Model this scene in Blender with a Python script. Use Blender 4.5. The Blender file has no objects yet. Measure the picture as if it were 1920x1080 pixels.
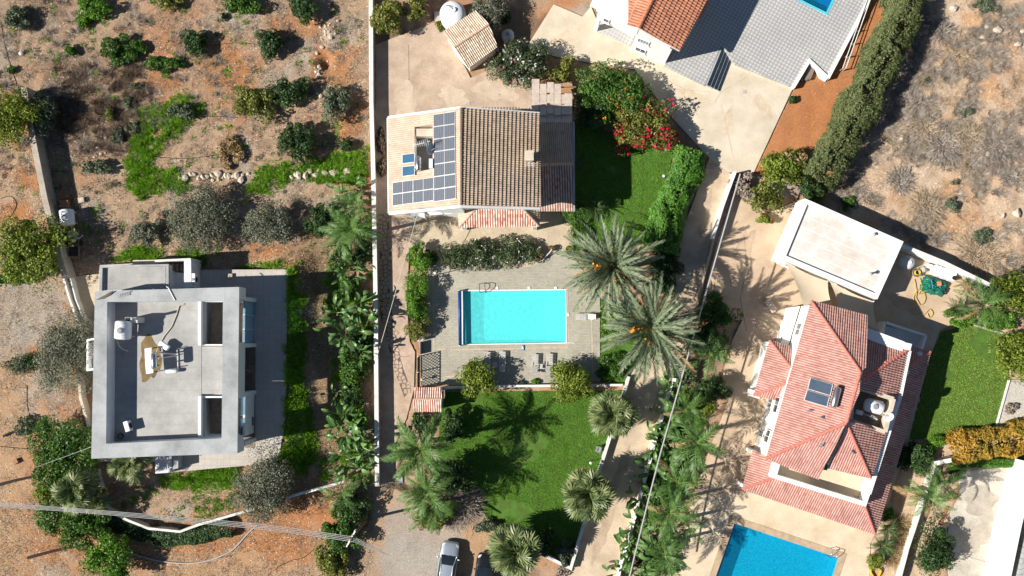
import bpy, bmesh, math, random
import numpy as np
from mathutils import Vector, Matrix, Euler

# ---------------------------------------------------------------- camera, sky, sun
SC = bpy.context.scene
H = 85.0                      # flying height in metres
FPX = 1640.0                  # focal length in photograph pixels (1920 wide)
NAD = Vector((25/FPX, -85/FPX, -1)).normalized()
RC = NAD.rotation_difference(Vector((0, 0, -1))).to_matrix()
cam_d = bpy.data.cameras.new('camera'); cam_d.sensor_width = 36.0
cam_d.lens = FPX/1920*36.0; cam_d.clip_end = 6000
cam = bpy.data.objects.new('camera', cam_d); SC.collection.objects.link(cam)
cam.matrix_world = Matrix.Translation((0, 0, H)) @ RC.to_4x4()
SC.camera = cam
SUN_EL, SUN_AZ = math.radians(37.3), math.radians(13.0)   # shadows run to +x and a little to +y
W = bpy.data.worlds.new('World'); SC.world = W; W.use_nodes = True
wn = W.node_tree.nodes; bg = wn['Background']
sky = wn.new('ShaderNodeTexSky'); sky.sky_type = 'NISHITA'; sky.sun_disc = False
sky.sun_elevation = SUN_EL; sky.altitude = 1200; sky.dust_density = 0.3
sky.sun_rotation = math.atan2(-math.cos(SUN_AZ), -math.sin(SUN_AZ))
W.node_tree.links.new(sky.outputs[0], bg.inputs[0]); bg.inputs[1].default_value = 0.05
sd = bpy.data.lights.new('sun', 'SUN'); sd.energy = 5.0; sd.angle = math.radians(0.5); sd.color = (1, 0.95, 0.87)
so = bpy.data.objects.new('sun', sd); SC.collection.objects.link(so)
so.rotation_euler = Vector((math.cos(SUN_AZ)*math.cos(SUN_EL), math.sin(SUN_AZ)*math.cos(SUN_EL), -math.sin(SUN_EL))).to_track_quat('-Z', 'Y').to_euler()
SC.view_settings.view_transform = 'Standard'; SC.view_settings.look = 'None'
SC.view_settings.exposure = 0.72; SC.view_settings.gamma = 1.0
SC.view_settings.use_curve_mapping = False

# ---------------------------------------------------------------- helpers
rng = np.random.default_rng(7); random.seed(7)
COL = SC.collection.objects
PPM = FPX/H
def ray(px, py): return RC @ Vector(((px-960)/FPX, (540-py)/FPX, -1))
def P(px, py, z=0.0):
    d = ray(px, py); t = (z-H)/d.z
    return Vector((d.x*t, d.y*t, z))
class Plane:
    def __init__(s, a, b, c):
        s.o = P(*a); s.n = (P(*b)-s.o).cross(P(*c)-s.o).normalized()
        if s.n.z < 0: s.n = -s.n
    def at(s, px, py, off=0.0):
        d = ray(px, py); o = Vector((0, 0, H)); q = s.o + s.n*off
        return o + d*((q-o).dot(s.n)/d.dot(s.n))
    @staticmethod
    def of(a, b, c):
        s = Plane.__new__(Plane); s.o = Vector(a); s.n = (Vector(b)-s.o).cross(Vector(c)-s.o).normalized()
        if s.n.z < 0: s.n = -s.n
        return s
    def pts(s, l, off=0.0): return [s.at(a, b, off) for a, b in l]
    def z(s, x, y): return s.o.z - (s.n.x*(x-s.o.x)+s.n.y*(y-s.o.y))/s.n.z
ORG = {}
def org(o):
    return ORG.get(o.name, Vector((0, 0, 0)))
def tag(o, label=None, cat=None, group=None, kind=None):
    if label: o['label'] = label
    if cat: o['category'] = cat
    if group: o['group'] = group
    if kind: o['kind'] = kind
    return o
def thing(name, label, cat, loc=(0, 0, 0), group=None):
    o = bpy.data.objects.new(name, None); COL.link(o); o.location = loc; o.empty_display_size = .3
    ORG[o.name] = Vector(loc)
    return tag(o, label, cat, group)
def link(me, name, mat, parent=None, loc=None):
    if mat is not None and not me.materials: me.materials.append(mat)
    o = bpy.data.objects.new(name, me); COL.link(o)
    if parent is not None: o.parent = parent
    if loc is not None: o.location = loc
    return o
def npmesh(name, V, F, tint=None, smooth=False):
    V = np.asarray(V, np.float32); F = np.asarray(F, np.int32)
    me = bpy.data.meshes.new(name); k = F.shape[1]
    me.vertices.add(len(V)); me.vertices.foreach_set('co', V.ravel())
    me.loops.add(F.size); me.loops.foreach_set('vertex_index', F.ravel())
    me.polygons.add(len(F)); me.polygons.foreach_set('loop_start', np.arange(0, F.size, k, dtype=np.int32))
    try: me.polygons.foreach_set('loop_total', np.full(len(F), k, np.int32))
    except Exception: pass
    if smooth: me.polygons.foreach_set('use_smooth', np.ones(len(F), bool))
    me.update(calc_edges=True)
    if tint is not None:
        a = me.attributes.new('tint', 'FLOAT', 'POINT'); a.data.foreach_set('value', np.asarray(tint, np.float32))
    return me
class MB:
    def __init__(s): s.v = []; s.f = []
    def add(s, vs, fs):
        b = len(s.v); s.v += [tuple(q) for q in vs]; s.f += [tuple(b+i for i in f) for f in fs]; return s
    def box(s, c, d, rz=0.0, m=None):
        x, y, z = d[0]/2, d[1]/2, d[2]/2
        vs = [Vector((sx*x, sy*y, sz*z)) for sz in (-1, 1) for sx, sy in ((-1, -1), (1, -1), (1, 1), (-1, 1))]
        R = m if m is not None else Matrix.Rotation(rz, 3, 'Z')
        return s.add([R @ q + Vector(c) for q in vs], [(3, 2, 1, 0), (4, 5, 6, 7), (0, 1, 5, 4), (1, 2, 6, 5), (2, 3, 7, 6), (3, 0, 4, 7)])
    def prism(s, xy, z0, z1):
        n = len(xy); a = sum(xy[i][0]*xy[(i+1) % n][1]-xy[(i+1) % n][0]*xy[i][1] for i in range(n))
        if a < 0: xy = xy[::-1]
        vs = [(q[0], q[1], z0) for q in xy]+[(q[0], q[1], z1) for q in xy]
        return s.add(vs, [tuple(range(n-1, -1, -1)), tuple(range(n, 2*n))]+[(i, (i+1) % n, n+(i+1) % n, n+i) for i in range(n)])
    def slab(s, pts, t):          # planar polygon given by its top corners, thickened downwards along the normal
        pts = [Vector(q) for q in pts]; n = len(pts)
        nr = Vector((0, 0, 0))
        for i in range(n): nr += pts[i].cross(pts[(i+1) % n])
        if nr.z < 0: pts = pts[::-1]; nr = -nr
        nr.normalize()
        vs = [q-nr*t for q in pts]+pts
        return s.add(vs, [tuple(range(n-1, -1, -1)), tuple(range(n, 2*n))]+[(i, (i+1) % n, n+(i+1) % n, n+i) for i in range(n)])
    def skirt(s, pts, z0):        # polygon of 3-d top corners dropped vertically to z0
        pts = [Vector(q) for q in pts]; n = len(pts)
        a = sum(pts[i].x*pts[(i+1) % n].y-pts[(i+1) % n].x*pts[i].y for i in range(n))
        if a < 0: pts = pts[::-1]
        vs = [(q.x, q.y, z0) for q in pts]+pts
        return s.add(vs, [tuple(range(n-1, -1, -1)), tuple(range(n, 2*n))]+[(i, (i+1) % n, n+(i+1) % n, n+i) for i in range(n)])
    def tube(s, pts, r, n=8, r1=None, cap=True):
        pts = [Vector(q) for q in pts]; k = len(pts); b = len(s.v); r1 = r if r1 is None else r1
        up = None
        for i, q in enumerate(pts):
            d = (pts[min(i+1, k-1)]-pts[max(i-1, 0)]).normalized()
            if up is None or abs(d.dot(up)) > .95: up = Vector((0, 0, 1)) if abs(d.z) < .9 else Vector((1, 0, 0))
            x = d.cross(up).normalized(); y = x.cross(d)
            rr = r[i] if isinstance(r, (list, tuple)) else r+(r1-r)*i/max(1, k-1)
            s.v += [tuple(q+x*rr*math.cos(2*math.pi*j/n)+y*rr*math.sin(2*math.pi*j/n)) for j in range(n)]
        for i in range(k-1):
            for j in range(n):
                s.f.append((b+i*n+j, b+i*n+(j+1) % n, b+(i+1)*n+(j+1) % n, b+(i+1)*n+j))
        if cap:
            s.f.append(tuple(b+j for j in range(n))); s.f.append(tuple(b+(k-1)*n+j for j in range(n-1, -1, -1)))
        return s
    def lathe(s, prof, c=(0, 0, 0), n=20, m=None):   # prof: list of (r, h)
        b = len(s.v); c = Vector(c)
        for r, h in prof:
            for j in range(n):
                q = Vector((r*math.cos(2*math.pi*j/n), r*math.sin(2*math.pi*j/n), h))
                if m is not None: q = m @ q
                s.v.append(tuple(q+c))
        for i in range(len(prof)-1):
            for j in range(n): s.f.append((b+i*n+j, b+i*n+(j+1) % n, b+(i+1)*n+(j+1) % n, b+(i+1)*n+j))
        s.f.append(tuple(b+j for j in range(n-1, -1, -1))); s.f.append(tuple(b+(len(prof)-1)*n+j for j in range(n)))
        return s
    def strip(s, pl, t, z0, z1):  # wall along a polyline (mitred), thickness t
        L, R = offset_line(pl, t/2)
        n = len(pl)
        for i in range(n-1):
            pass
        xy = L+R[::-1]
        return s.prism([(q.x, q.y) for q in xy], z0, z1)
    def build(s, name, mat, parent=None, loc=None, smooth=False):
        o0 = Vector(loc) if loc is not None else (org(parent) if parent is not None else Vector((0, 0, 0)))
        me = bpy.data.meshes.new(name)
        me.from_pydata([(v[0]-o0.x, v[1]-o0.y, v[2]-o0.z) for v in s.v], [], s.f); me.update()
        if smooth: me.polygons.foreach_set('use_smooth', np.ones(len(me.polygons), bool))
        o = link(me, name, mat, parent)
        if parent is None and loc is not None: o.location = loc
        ORG[o.name] = o0
        return o
def offset_line(pl, h):
    pl = [Vector((q[0], q[1], 0)) for q in pl]; n = len(pl); L = []; R = []
    for i in range(n):
        d0 = (pl[i]-pl[i-1]).normalized() if i > 0 else None
        d1 = (pl[i+1]-pl[i]).normalized() if i < n-1 else None
        if d0 is None: d0 = d1
        if d1 is None: d1 = d0
        m = (d0+d1).normalized(); nn = Vector((-m.y, m.x, 0)); k = 1/max(.4, m.dot(d0))
        L.append(pl[i]+nn*h*k); R.append(pl[i]-nn*h*k)
    return L, R
def bevel(o, w=.02, seg=1):
    m = o.modifiers.new('bevel', 'BEVEL'); m.width = w; m.segments = seg; m.limit_method = 'ANGLE'; return o
def PX(pts, z=0.0): return [P(a, b, z) for a, b in pts]
def inpoly(x, y, poly):
    c = np.zeros(np.shape(x), bool); n = len(poly)
    for i in range(n):
        x0, y0 = poly[i][0], poly[i][1]; x1, y1 = poly[(i+1) % n][0], poly[(i+1) % n][1]
        if y0 == y1: continue
        t = ((y0 > y) != (y1 > y)) & (x < (x1-x0)*(y-y0)/(y1-y0)+x0)
        c ^= t
    return c
def scatter(poly, dens, r=None):
    r = r or rng
    xs = [q[0] for q in poly]; ys = [q[1] for q in poly]
    n = int((max(xs)-min(xs))*(max(ys)-min(ys))*dens)
    p = np.column_stack([r.uniform(min(xs), max(xs), n), r.uniform(min(ys), max(ys), n)])
    return p[inpoly(p[:, 0], p[:, 1], poly)]
_nz = {}
def vnoise(x, y, sc, seed=0):
    if seed not in _nz: _nz[seed] = np.random.default_rng(1000+seed).random((256, 256))
    g = _nz[seed]; u = np.asarray(x)/sc+500.3; v = np.asarray(y)/sc+500.7
    i = np.floor(u).astype(int); j = np.floor(v).astype(int); fu = u-i; fv = v-j
    fu = fu*fu*(3-2*fu); fv = fv*fv*(3-2*fv)
    a = g[i % 256, j % 256]; b = g[(i+1) % 256, j % 256]; c = g[i % 256, (j+1) % 256]; d = g[(i+1) % 256, (j+1) % 256]
    return (a*(1-fu)+b*fu)*(1-fv)+(c*(1-fu)+d*fu)*fv
def fbm(x, y, sc, seed=0, o=4):
    s = 0; a = .5; t = 0
    for k in range(o): s = s+a*vnoise(x, y, sc/2**k, seed+k); t += a; a *= .55
    return s/t

# ---------------------------------------------------------------- materials
class NT:
    def __init__(s, name):
        s.m = bpy.data.materials.new(name); s.m.use_nodes = True; s.t = s.m.node_tree
        s.b = s.t.nodes['Principled BSDF']; s.out = s.t.nodes['Material Output']
        s.pos = s.n('ShaderNodeNewGeometry').outputs['Position']
    def n(s, ty, **kw):
        q = s.t.nodes.new(ty)
        for k, v in kw.items(): setattr(q, k, v)
        return q
    def l(s, a, b): s.t.links.new(a, b)
    def noise(s, scale, detail=4, rough=.6, vec=None):
        q = s.n('ShaderNodeTexNoise'); q.inputs['Scale'].default_value = scale; q.inputs['Detail'].default_value = detail
        q.inputs['Roughness'].default_value = rough; s.l(vec or s.pos, q.inputs['Vector']); return q.outputs['Fac']
    def ramp(s, fac, stops):
        q = s.n('ShaderNodeValToRGB'); e = q.color_ramp.elements
        while len(e) < len(stops): e.new(.5)
        for i, (p, c) in enumerate(stops):
            e[i].position = p; e[i].color = (*c, 1) if len(c) == 3 else c
        s.l(fac, q.inputs[0]); return q.outputs[0]
    def mix(s, fac, a, b, mode='MIX'):
        q = s.n('ShaderNodeMix'); q.data_type = 'RGBA'; q.blend_type = mode
        for v, i in ((fac, 0), (a, 6), (b, 7)):
            if hasattr(v, 'is_linked') or hasattr(v, 'links'): s.l(v, q.inputs[i])
            elif i == 0: q.inputs[0].default_value = v
            else: q.inputs[i].default_value = (*v, 1)
        return q.outputs[2]
    def math(s, op, a, b=0.0):
        q = s.n('ShaderNodeMath', operation=op)
        for v, i in ((a, 0), (b, 1)):
            if hasattr(v, 'links'): s.l(v, q.inputs[i])
            else: q.inputs[i].default_value = v
        return q.outputs[0]
    def bump(s, h, st=.3, dist=.05):
        q = s.n('ShaderNodeBump'); q.inputs['Strength'].default_value = st; q.inputs['Distance'].default_value = dist
        s.l(h, q.inputs['Height']); s.l(q.outputs[0], s.b.inputs['Normal'])
    def rot(s, a, sc=(1, 1, 1)):
        q = s.n('ShaderNodeMapping'); q.inputs['Rotation'].default_value = (0, 0, a); q.inputs['Scale'].default_value = sc
        s.l(s.pos, q.inputs[0]); return q.outputs[0]
    def col(s, c):
        if hasattr(c, 'links'): s.l(c, s.b.inputs['Base Color'])
        else: s.b.inputs['Base Color'].default_value = (*c, 1)
    def fin(s, rough=.8, spec=.3, metal=0.0):
        s.b.inputs['Roughness'].default_value = rough; s.b.inputs['Specular IOR Level'].default_value = spec
        s.b.inputs['Metallic'].default_value = metal; return s.m
def sc3(c, k): return tuple(min(1, x*k) for x in c)
def mat(name, c, rough=.8, var=.15, scale=1.5, bump=.15, bscale=30, metal=0.0, spec=.3, c2=None, fine=.12):
    n = NT(name); c2 = c2 or sc3(c, 1-2.2*var)
    a = n.ramp(n.noise(scale, 6, .65), [(.3, c2), (.62, sc3(c, 1+.5*var))])
    if fine:
        f = n.ramp(n.noise(bscale, 3, .7), [(.3, (1-2*fine,)*3), (.7, (1+fine*.6,)*3)])
        a = n.mix(1.0, a, f, 'MULTIPLY')
    n.col(a)
    if bump: n.bump(n.noise(bscale, 4, .7), bump, .03)
    return n.fin(rough, spec, metal)
LEAFK = {'weed_blades': 1.55, 'lawn_blades': 1.3, 'yellower_lawn_blades': 1.25, 'olive_leaves': 1.1, 'mid_green_leaves': 1.2, 'date_palm_leaflets': 1.25, 'hedge_leaves': 1.1}
def leafmat(name, c1, c2, rough=.5, tr=.25):
    n = NT(name); k = LEAFK.get(name, 1.12); c1 = sc3(c1, k); c2 = sc3(c2, k)
    at = n.n('ShaderNodeAttribute'); at.attribute_name = 'tint'
    big = n.noise(.9, 3, .6)
    f = n.math('ADD', n.math('MULTIPLY', at.outputs['Fac'], .8), n.math('MULTIPLY', n.math('SUBTRACT', big, .5), .7))
    c = n.ramp(f, [(.05, c1), (.75, c2)])
    n.col(c); n.fin(rough, .35)
    t = n.n('ShaderNodeBsdfTranslucent'); n.l(n.mix(1.0, c, (1.0, 1.15, .55), 'MULTIPLY'), t.inputs[0])
    mx = n.n('ShaderNodeMixShader'); mx.inputs[0].default_value = tr
    n.l(n.b.outputs[0], mx.inputs[1]); n.l(t.outputs[0], mx.inputs[2]); n.l(mx.outputs[0], n.out.inputs[0])
    return n.m
def pavemat(name, c1, c2, mortar, w, h, ang=0.0, msize=.012, off=.5, rough=.85, stain=.25, tone=(1, 1, 1)):
    n = NT(name); b = n.n('ShaderNodeTexBrick'); n.l(n.rot(ang), b.inputs['Vector'])
    b.offset = off; b.inputs['Scale'].default_value = 1.0; b.inputs['Brick Width'].default_value = w; b.inputs['Row Height'].default_value = h
    b.inputs['Mortar Size'].default_value = msize; b.inputs['Mortar Smooth'].default_value = .3; b.inputs['Bias'].default_value = 0
    b.inputs['Color1'].default_value = (*c1, 1); b.inputs['Color2'].default_value = (*c2, 1); b.inputs['Mortar'].default_value = (*mortar, 1)
    s = n.ramp(n.noise(.35, 6, .7), [(.3, (1-stain,)*3), (.65, (1.06,)*3)])
    g = n.ramp(n.noise(14, 4, .75), [(.25, (.78,)*3), (.7, (1.1,)*3)])
    c = n.mix(1.0, n.mix(1.0, b.outputs['Color'], s, 'MULTIPLY'), g, 'MULTIPLY')
    n.col(c); n.bump(n.math('SUBTRACT', n.math('MULTIPLY', n.noise(18, 4, .7), .5), b.outputs['Fac']), .35, .02)
    return n.fin(rough, .25)
def crackmat(name, c1, c2, joint, scale, w=.05, rough=.85):
    n = NT(name)
    v = n.n('ShaderNodeTexVoronoi'); v.feature = 'DISTANCE_TO_EDGE'; v.inputs['Scale'].default_value = scale; n.l(n.pos, v.inputs['Vector'])
    v2 = n.n('ShaderNodeTexVoronoi'); v2.inputs['Scale'].default_value = scale; n.l(n.pos, v2.inputs['Vector'])
    sep = n.n('ShaderNodeSeparateColor'); n.l(v2.outputs['Color'], sep.inputs[0])
    c = n.mix(sep.outputs[0], c1, c2)
    g = n.ramp(n.noise(9, 5, .75), [(.25, (.75,)*3), (.7, (1.1,)*3)])
    s = n.ramp(n.noise(.3, 5, .7), [(.3, (.8,)*3), (.65, (1.07,)*3)])
    c = n.mix(1.0, n.mix(1.0, c, g, 'MULTIPLY'), s, 'MULTIPLY')
    e = n.ramp(v.outputs['Distance'], [(0.0, (0, 0, 0)), (w, (1, 1, 1))])
    n.col(n.mix(e, joint, c)); n.bump(e, .3, .02)
    return n.fin(rough, .25)
def watermat(name, tint, scat=(.1, .8, .8), sk=.0):
    n = NT(name); n.t.nodes.remove(n.b)
    tr = n.n('ShaderNodeBsdfTransparent'); tr.inputs[0].default_value = (*tint, 1)
    gl = n.n('ShaderNodeBsdfGlossy'); gl.inputs['Roughness'].default_value = .06
    bp = n.n('ShaderNodeBump'); bp.inputs['Strength'].default_value = .35; bp.inputs['Distance'].default_value = .04
    n.l(n.noise(5.5, 3, .6), bp.inputs['Height']); n.l(bp.outputs[0], gl.inputs['Normal'])
    mx = n.n('ShaderNodeMixShader'); mx.inputs[0].default_value = .045; n.l(tr.outputs[0], mx.inputs[1]); n.l(gl.outputs[0], mx.inputs[2])
    df = n.n('ShaderNodeBsdfDiffuse'); n.l(n.ramp(n.noise(2.6, 5, .7), [(.35, sc3(scat, .80)), (.65, scat)]), df.inputs[0]); m2 = n.n('ShaderNodeMixShader'); m2.inputs[0].default_value = sk
    n.l(mx.outputs[0], m2.inputs[1]); n.l(df.outputs[0], m2.inputs[2]); n.l(m2.outputs[0], n.out.inputs[0]); return n.m
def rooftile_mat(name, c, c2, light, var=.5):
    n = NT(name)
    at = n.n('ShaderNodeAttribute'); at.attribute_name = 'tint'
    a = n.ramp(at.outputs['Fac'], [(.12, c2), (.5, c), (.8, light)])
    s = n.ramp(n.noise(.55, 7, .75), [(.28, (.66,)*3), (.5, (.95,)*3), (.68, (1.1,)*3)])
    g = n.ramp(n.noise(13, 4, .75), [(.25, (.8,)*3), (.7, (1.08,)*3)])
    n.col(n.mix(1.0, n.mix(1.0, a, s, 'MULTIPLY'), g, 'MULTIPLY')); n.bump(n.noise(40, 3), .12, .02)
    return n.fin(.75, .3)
MT = {}
def setup_mats():
    m = MT
    m['white'] = mat('white_render', (.80, .79, .76), .8, .05, .8, .1, 20, fine=.04)
    m['whitecap'] = mat('white_coping', (.74, .72, .67), .85, .10, 1.2, .15, 12, fine=.1)
    m['cream'] = mat('cream_render', (.62, .53, .42), .85, .1, 1, .15, 20)
    m['concrete'] = mat('wall_concrete', (.44, .38, .31), .9, .14, .9, .2, 14)
    m['villa_top'] = mat('roof_membrane_grey', (.44, .455, .455), .85, .16, .35, .35, 16, fine=.22)
    m['villa_deck'] = pavemat('roof_deck_screed', (.41, .40, .38), (.39, .385, .365), (.31, .305, .29), 4.0, 1.05, 0.0, .010, .5, .85, .3)
    m['villa_wall'] = mat('villa_white_wall', (.66, .68, .70), .8, .05, .7, .05, 20, fine=.05)
    m['villa_terrace'] = pavemat('villa_terrace_tiles', (.50, .45, .40), (.46, .42, .37), (.34, .31, .28), .6, .6, 0, .012, 0, .7, .12)
    m['aluminium'] = mat('brushed_aluminium', (.62, .63, .65), .35, .05, 3, .05, 40, metal=.7)
    m['steel'] = mat('stainless_steel', (.6, .6, .6), .22, .05, 3, .02, 40, metal=.9)
    m['black'] = mat('black_metal', (.025, .025, .028), .5, .1, 3, .05, 40)
    m['rubber'] = mat('black_rubber', (.02, .02, .02), .85, .1, 3, .1, 60)
    m['grey_plastic'] = mat('grey_plastic', (.30, .30, .31), .5, .08, 3, .05, 40)
    m['tank'] = mat('white_plastic_tank', (.80, .81, .82), .4, .05, 1.2, .05, 10, fine=.05)
    m['gtank'] = mat('grey_white_tank', (.60, .61, .60), .5, .1, 1.2, .05, 10)
    m['canvas'] = mat('tan_shade_cloth', (.56, .46, .33), .9, .04, .6, .2, 60, fine=.1)
    m['tarp'] = mat('green_tarpaulin', (.012, .16, .105), .45, .25, 3, .6, 5)
    m['lounger'] = mat('weathered_white_plastic', (.52, .50, .46), .6, .1, 3, .05, 30)
    m['yellow'] = mat('yellow_hose', (.62, .42, .03), .5, .15, 4, .05, 30)
    m['hose'] = mat('pale_hose', (.55, .50, .40), .6, .1, 4, .05, 30)
    m['orange'] = mat('orange_plastic', (.7, .25, .15), .6, .1, 4, .05, 30)
    m['blue'] = mat('blue_cover', (.012, .06, .22), .4, .15, 3, .1, 20)
    m['bluefloat'] = mat('blue_tray', (.05, .28, .5), .4, .1, 3, .1, 20)
    m['timber'] = mat('weathered_timber', (.30, .22, .15), .85, .25, 4, .3, 20)
    m['darkwood'] = mat('dark_timber', (.045, .03, .025), .9, .25, 4, .3, 20)
    m['pole'] = mat('creosote_pole', (.20, .11, .06), .85, .25, 4, .3, 20)
    m['rust'] = mat('rusty_box', (.42, .2, .12), .8, .2, 6, .2, 30)
    m['wire'] = mat('cable_grey', (.42, .41, .40), .6, .05, 4, .02, 30)
    m['paintwhite'] = mat('white_metal_paint', (.80, .80, .79), .4, .04, 4, .03, 40, fine=.03)
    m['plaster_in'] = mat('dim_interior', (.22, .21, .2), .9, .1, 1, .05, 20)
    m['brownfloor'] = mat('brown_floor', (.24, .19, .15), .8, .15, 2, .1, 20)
    m['pergola'] = mat('pergola_panel', (.60, .50, .42), .8, .10, 2, .1, 25)
    m['bark'] = mat('bark', (.17, .12, .085), .9, .3, 5, .8, 18)
    m['palmbark'] = mat('palm_bark', (.22, .16, .11), .9, .35, 6, .9, 10)
    m['stone'] = mat('limestone', (.56, .49, .40), .9, .22, 4, .5, 9, c2=(.40, .31, .22))
    m['pot'] = mat('terracotta_pot', (.36, .17, .09), .8, .15, 4, .2, 20)
    m['brick_dark'] = mat('parapet_grey', (.40, .41, .42), .85, .1, 1, .1, 20)
    # paving
    m['patio'] = mat('pink_screed', (.51, .39, .29), .9, .13, .7, .3, 16, c2=(.40, .30, .22), fine=.16)
    m['path'] = mat('brown_screed', (.50, .375, .285), .9, .16, .8, .3, 14, c2=(.38, .275, .20), fine=.14)
    m['terrace'] = crackmat('crazy_paving_beige', (.55, .455, .33), (.50, .41, .29), (.40, .32, .22), 2.2, .05)
    m['deck'] = pavemat('pool_deck_pavers', (.46, .425, .34), (.38, .355, .285), (.28, .26, .21), .30, .15, 0, .012, .5, .85, .2)
    m['drive'] = mat('cream_concrete', (.62, .54, .42), .85, .10, .35, .25, 10, c2=(.50, .42, .31), fine=.08)
    m['lane'] = mat('lane_concrete', (.58, .46, .33), .9, .16, .45, .3, 9, c2=(.40, .31, .22), fine=.1)
    m['drive2'] = mat('beige_drive', (.56, .425, .295), .9, .15, .4, .25, 10, c2=(.44, .325, .22), fine=.1)
    m['patio2'] = mat('pool_patio_cream', (.64, .525, .38), .85, .1, .5, .2, 8, c2=(.54, .42, .29), fine=.06)
    m['yard'] = mat('yard_concrete', (.56, .45, .32), .85, .12, .5, .2, 10, c2=(.46, .36, .26), fine=.08)
    m['se_concrete'] = mat('worn_concrete', (.55, .50, .42), .9, .18, .35, .35, 7, c2=(.38, .34, .28), fine=.12)
    m['chevron'] = pavemat('grey_roof_boards', (.40, .41, .39), (.36, .37, .35), (.16, .16, .16), 1.2, .42, -.35, .02, .5, .8, .1)
    m['gravelwhite'] = mat('white_gravel', (.62, .58, .50), .9, .25, 9, .9, 14, c2=(.36, .32, .26), fine=.25)
    m['coping'] = mat('sandstone_coping', (.50, .37, .245), .85, .12, 2, .2, 20)
    m['copingw'] = mat('white_pool_edge', (.80, .80, .78), .6, .04, 2, .05, 20)
    n = NT('checker_tiles'); k = n.n('ShaderNodeTexVoronoi'); k.feature = 'F1'; k.distance = 'MANHATTAN'
    k.inputs['Scale'].default_value = 2.9; k.inputs['Randomness'].default_value = 0.0; n.l(n.rot(.52), k.inputs['Vector'])
    c = n.ramp(k.outputs['Distance'], [(.14, (.70, .69, .67)), (.30, (.36, .355, .34)), (.60, (.27, .265, .26)), (.85, (.48, .475, .46))])
    s_ = n.ramp(n.noise(.3, 5, .7), [(.3, (.86,)*3), (.65, (1.05,)*3)]); n.col(n.mix(1.0, c, s_, 'MULTIPLY'))
    n.bump(k.outputs['Distance'], .2, .01); m['checker'] = n.fin(.6, .3)
    # roofs
    m['tile_tan'] = rooftile_mat('tan_clay_tile', (.54, .395, .295), (.43, .29, .21), (.61, .475, .37))
    m['tile_brown'] = rooftile_mat('brown_clay_tile', (.39, .29, .205), (.25, .165, .11), (.49, .385, .29))
    m['tile_red'] = rooftile_mat('rose_clay_tile', (.43, .20, .165), (.32, .12, .095), (.54, .345, .29))
    m['tile_porch'] = rooftile_mat('pale_red_tile', (.50, .20, .13), (.36, .09, .06), (.78, .66, .56))
    m['tile_terra'] = rooftile_mat('terracotta_tile', (.52, .20, .11), (.36, .10, .05), (.66, .32, .20))
    m['tile_cream'] = rooftile_mat('cream_tile', (.52, .38, .26), (.22, .12, .07), (.78, .68, .54))
    m['ridge_red'] = mat('rose_ridge_tile', (.58, .20, .15), .75, .15, 5, .1, 30)
    m['ridge_tan'] = mat('tan_ridge_tile', (.60, .40, .28), .75, .15, 5, .1, 30)
    m['ridge_terra'] = mat('terracotta_ridge_tile', (.55, .21, .11), .75, .15, 5, .1, 30)
    # glass
    n = NT('solar_glass'); t = n.n('ShaderNodeTexCoord').outputs['UV']
    b = n.n('ShaderNodeTexBrick'); b.offset = 0; b.inputs['Scale'].default_value = 1; b.inputs['Brick Width'].default_value = .165; b.inputs['Row Height'].default_value = .09
    b.inputs['Mortar Size'].default_value = .012; b.inputs['Color1'].default_value = (.045, .052, .068, 1); b.inputs['Color2'].default_value = (.062, .070, .090, 1); b.inputs['Mortar'].default_value = (.20, .22, .25, 1)
    n.l(t, b.inputs['Vector']); n.col(b.outputs['Color']); m['solar'] = n.fin(.22, .5)
    m['collector'] = mat('collector_glass', (.06, .085, .12), .12, .1, 1, 0, 20, fine=0, spec=.6)
    m['glass'] = mat('dark_glass', (.02, .03, .04), .06, .1, 1, 0, 20, fine=0, spec=.7)
    m['blueglass'] = mat('blue_tinted_glass', (.045, .12, .2), .06, .08, 1, 0, 20, fine=0, spec=.7)
    m['paleglass'] = mat('pale_glass', (.25, .32, .36), .08, .08, 1, 0, 20, fine=0, spec=.7)
    # pools
    m['water1'] = watermat('pool_water_turquoise', (.55, .97, .98), (.15, .88, .89), .56); m['water2'] = watermat('pool_water_blue', (.50, .92, .96), (.008, .35, .58), .24)
    m['basin1'] = mat('turquoise_liner', (.14, .80, .80), .6, .08, .5, .05, 10, fine=.05)
    n = NT('blue_mosaic'); b = n.n('ShaderNodeTexVoronoi'); b.inputs['Scale'].default_value = 13; n.l(n.pos, b.inputs['Vector'])
    sp = n.n('ShaderNodeSeparateColor'); n.l(b.outputs['Color'], sp.inputs[0])
    n.col(n.ramp(sp.outputs[0], [(0.0, (.008, .29, .47)), (1.0, (.03, .50, .66))])); m['basin2'] = n.fin(.4, .4)
    m['basin3'] = mat('deep_blue_mosaic', (.012, .13, .42), .4, .1, 1, .05, 12)
    m['basin3e'] = mat('pool_edge_turquoise', (.10, .55, .66), .5, .05, 1, .05, 12)
    # cars
    def paint(nm, c, met, ro):
        n = NT(nm); n.col(c); n.b.inputs['Coat Weight'].default_value = .6; n.b.inputs['Coat Roughness'].default_value = .08
        return n.fin(ro, .5, met)
    m['silver'] = paint('silver_car_paint', (.42, .47, .53), .55, .35)
    m['darkpaint'] = paint('black_car_paint', (.012, .012, .015), .2, .3)
    m['lamp'] = mat('lamp_glass', (.7, .7, .68), .1, .05, 2, 0, 20, fine=0, spec=.7)
    # leaves
    L = leafmat
    m['l_olive'] = L('olive_leaves', (.085, .095, .06), (.23, .24, .17), .6, .12)
    m['l_greygreen'] = L('grey_green_leaves', (.06, .085, .05), (.17, .20, .12), .6, .15)
    m['l_citrus'] = L('citrus_leaves', (.06, .085, .015), (.25, .25, .05), .45)
    m['l_green'] = L('mid_green_leaves', (.028, .075, .012), (.10, .20, .03), .5)
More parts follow.
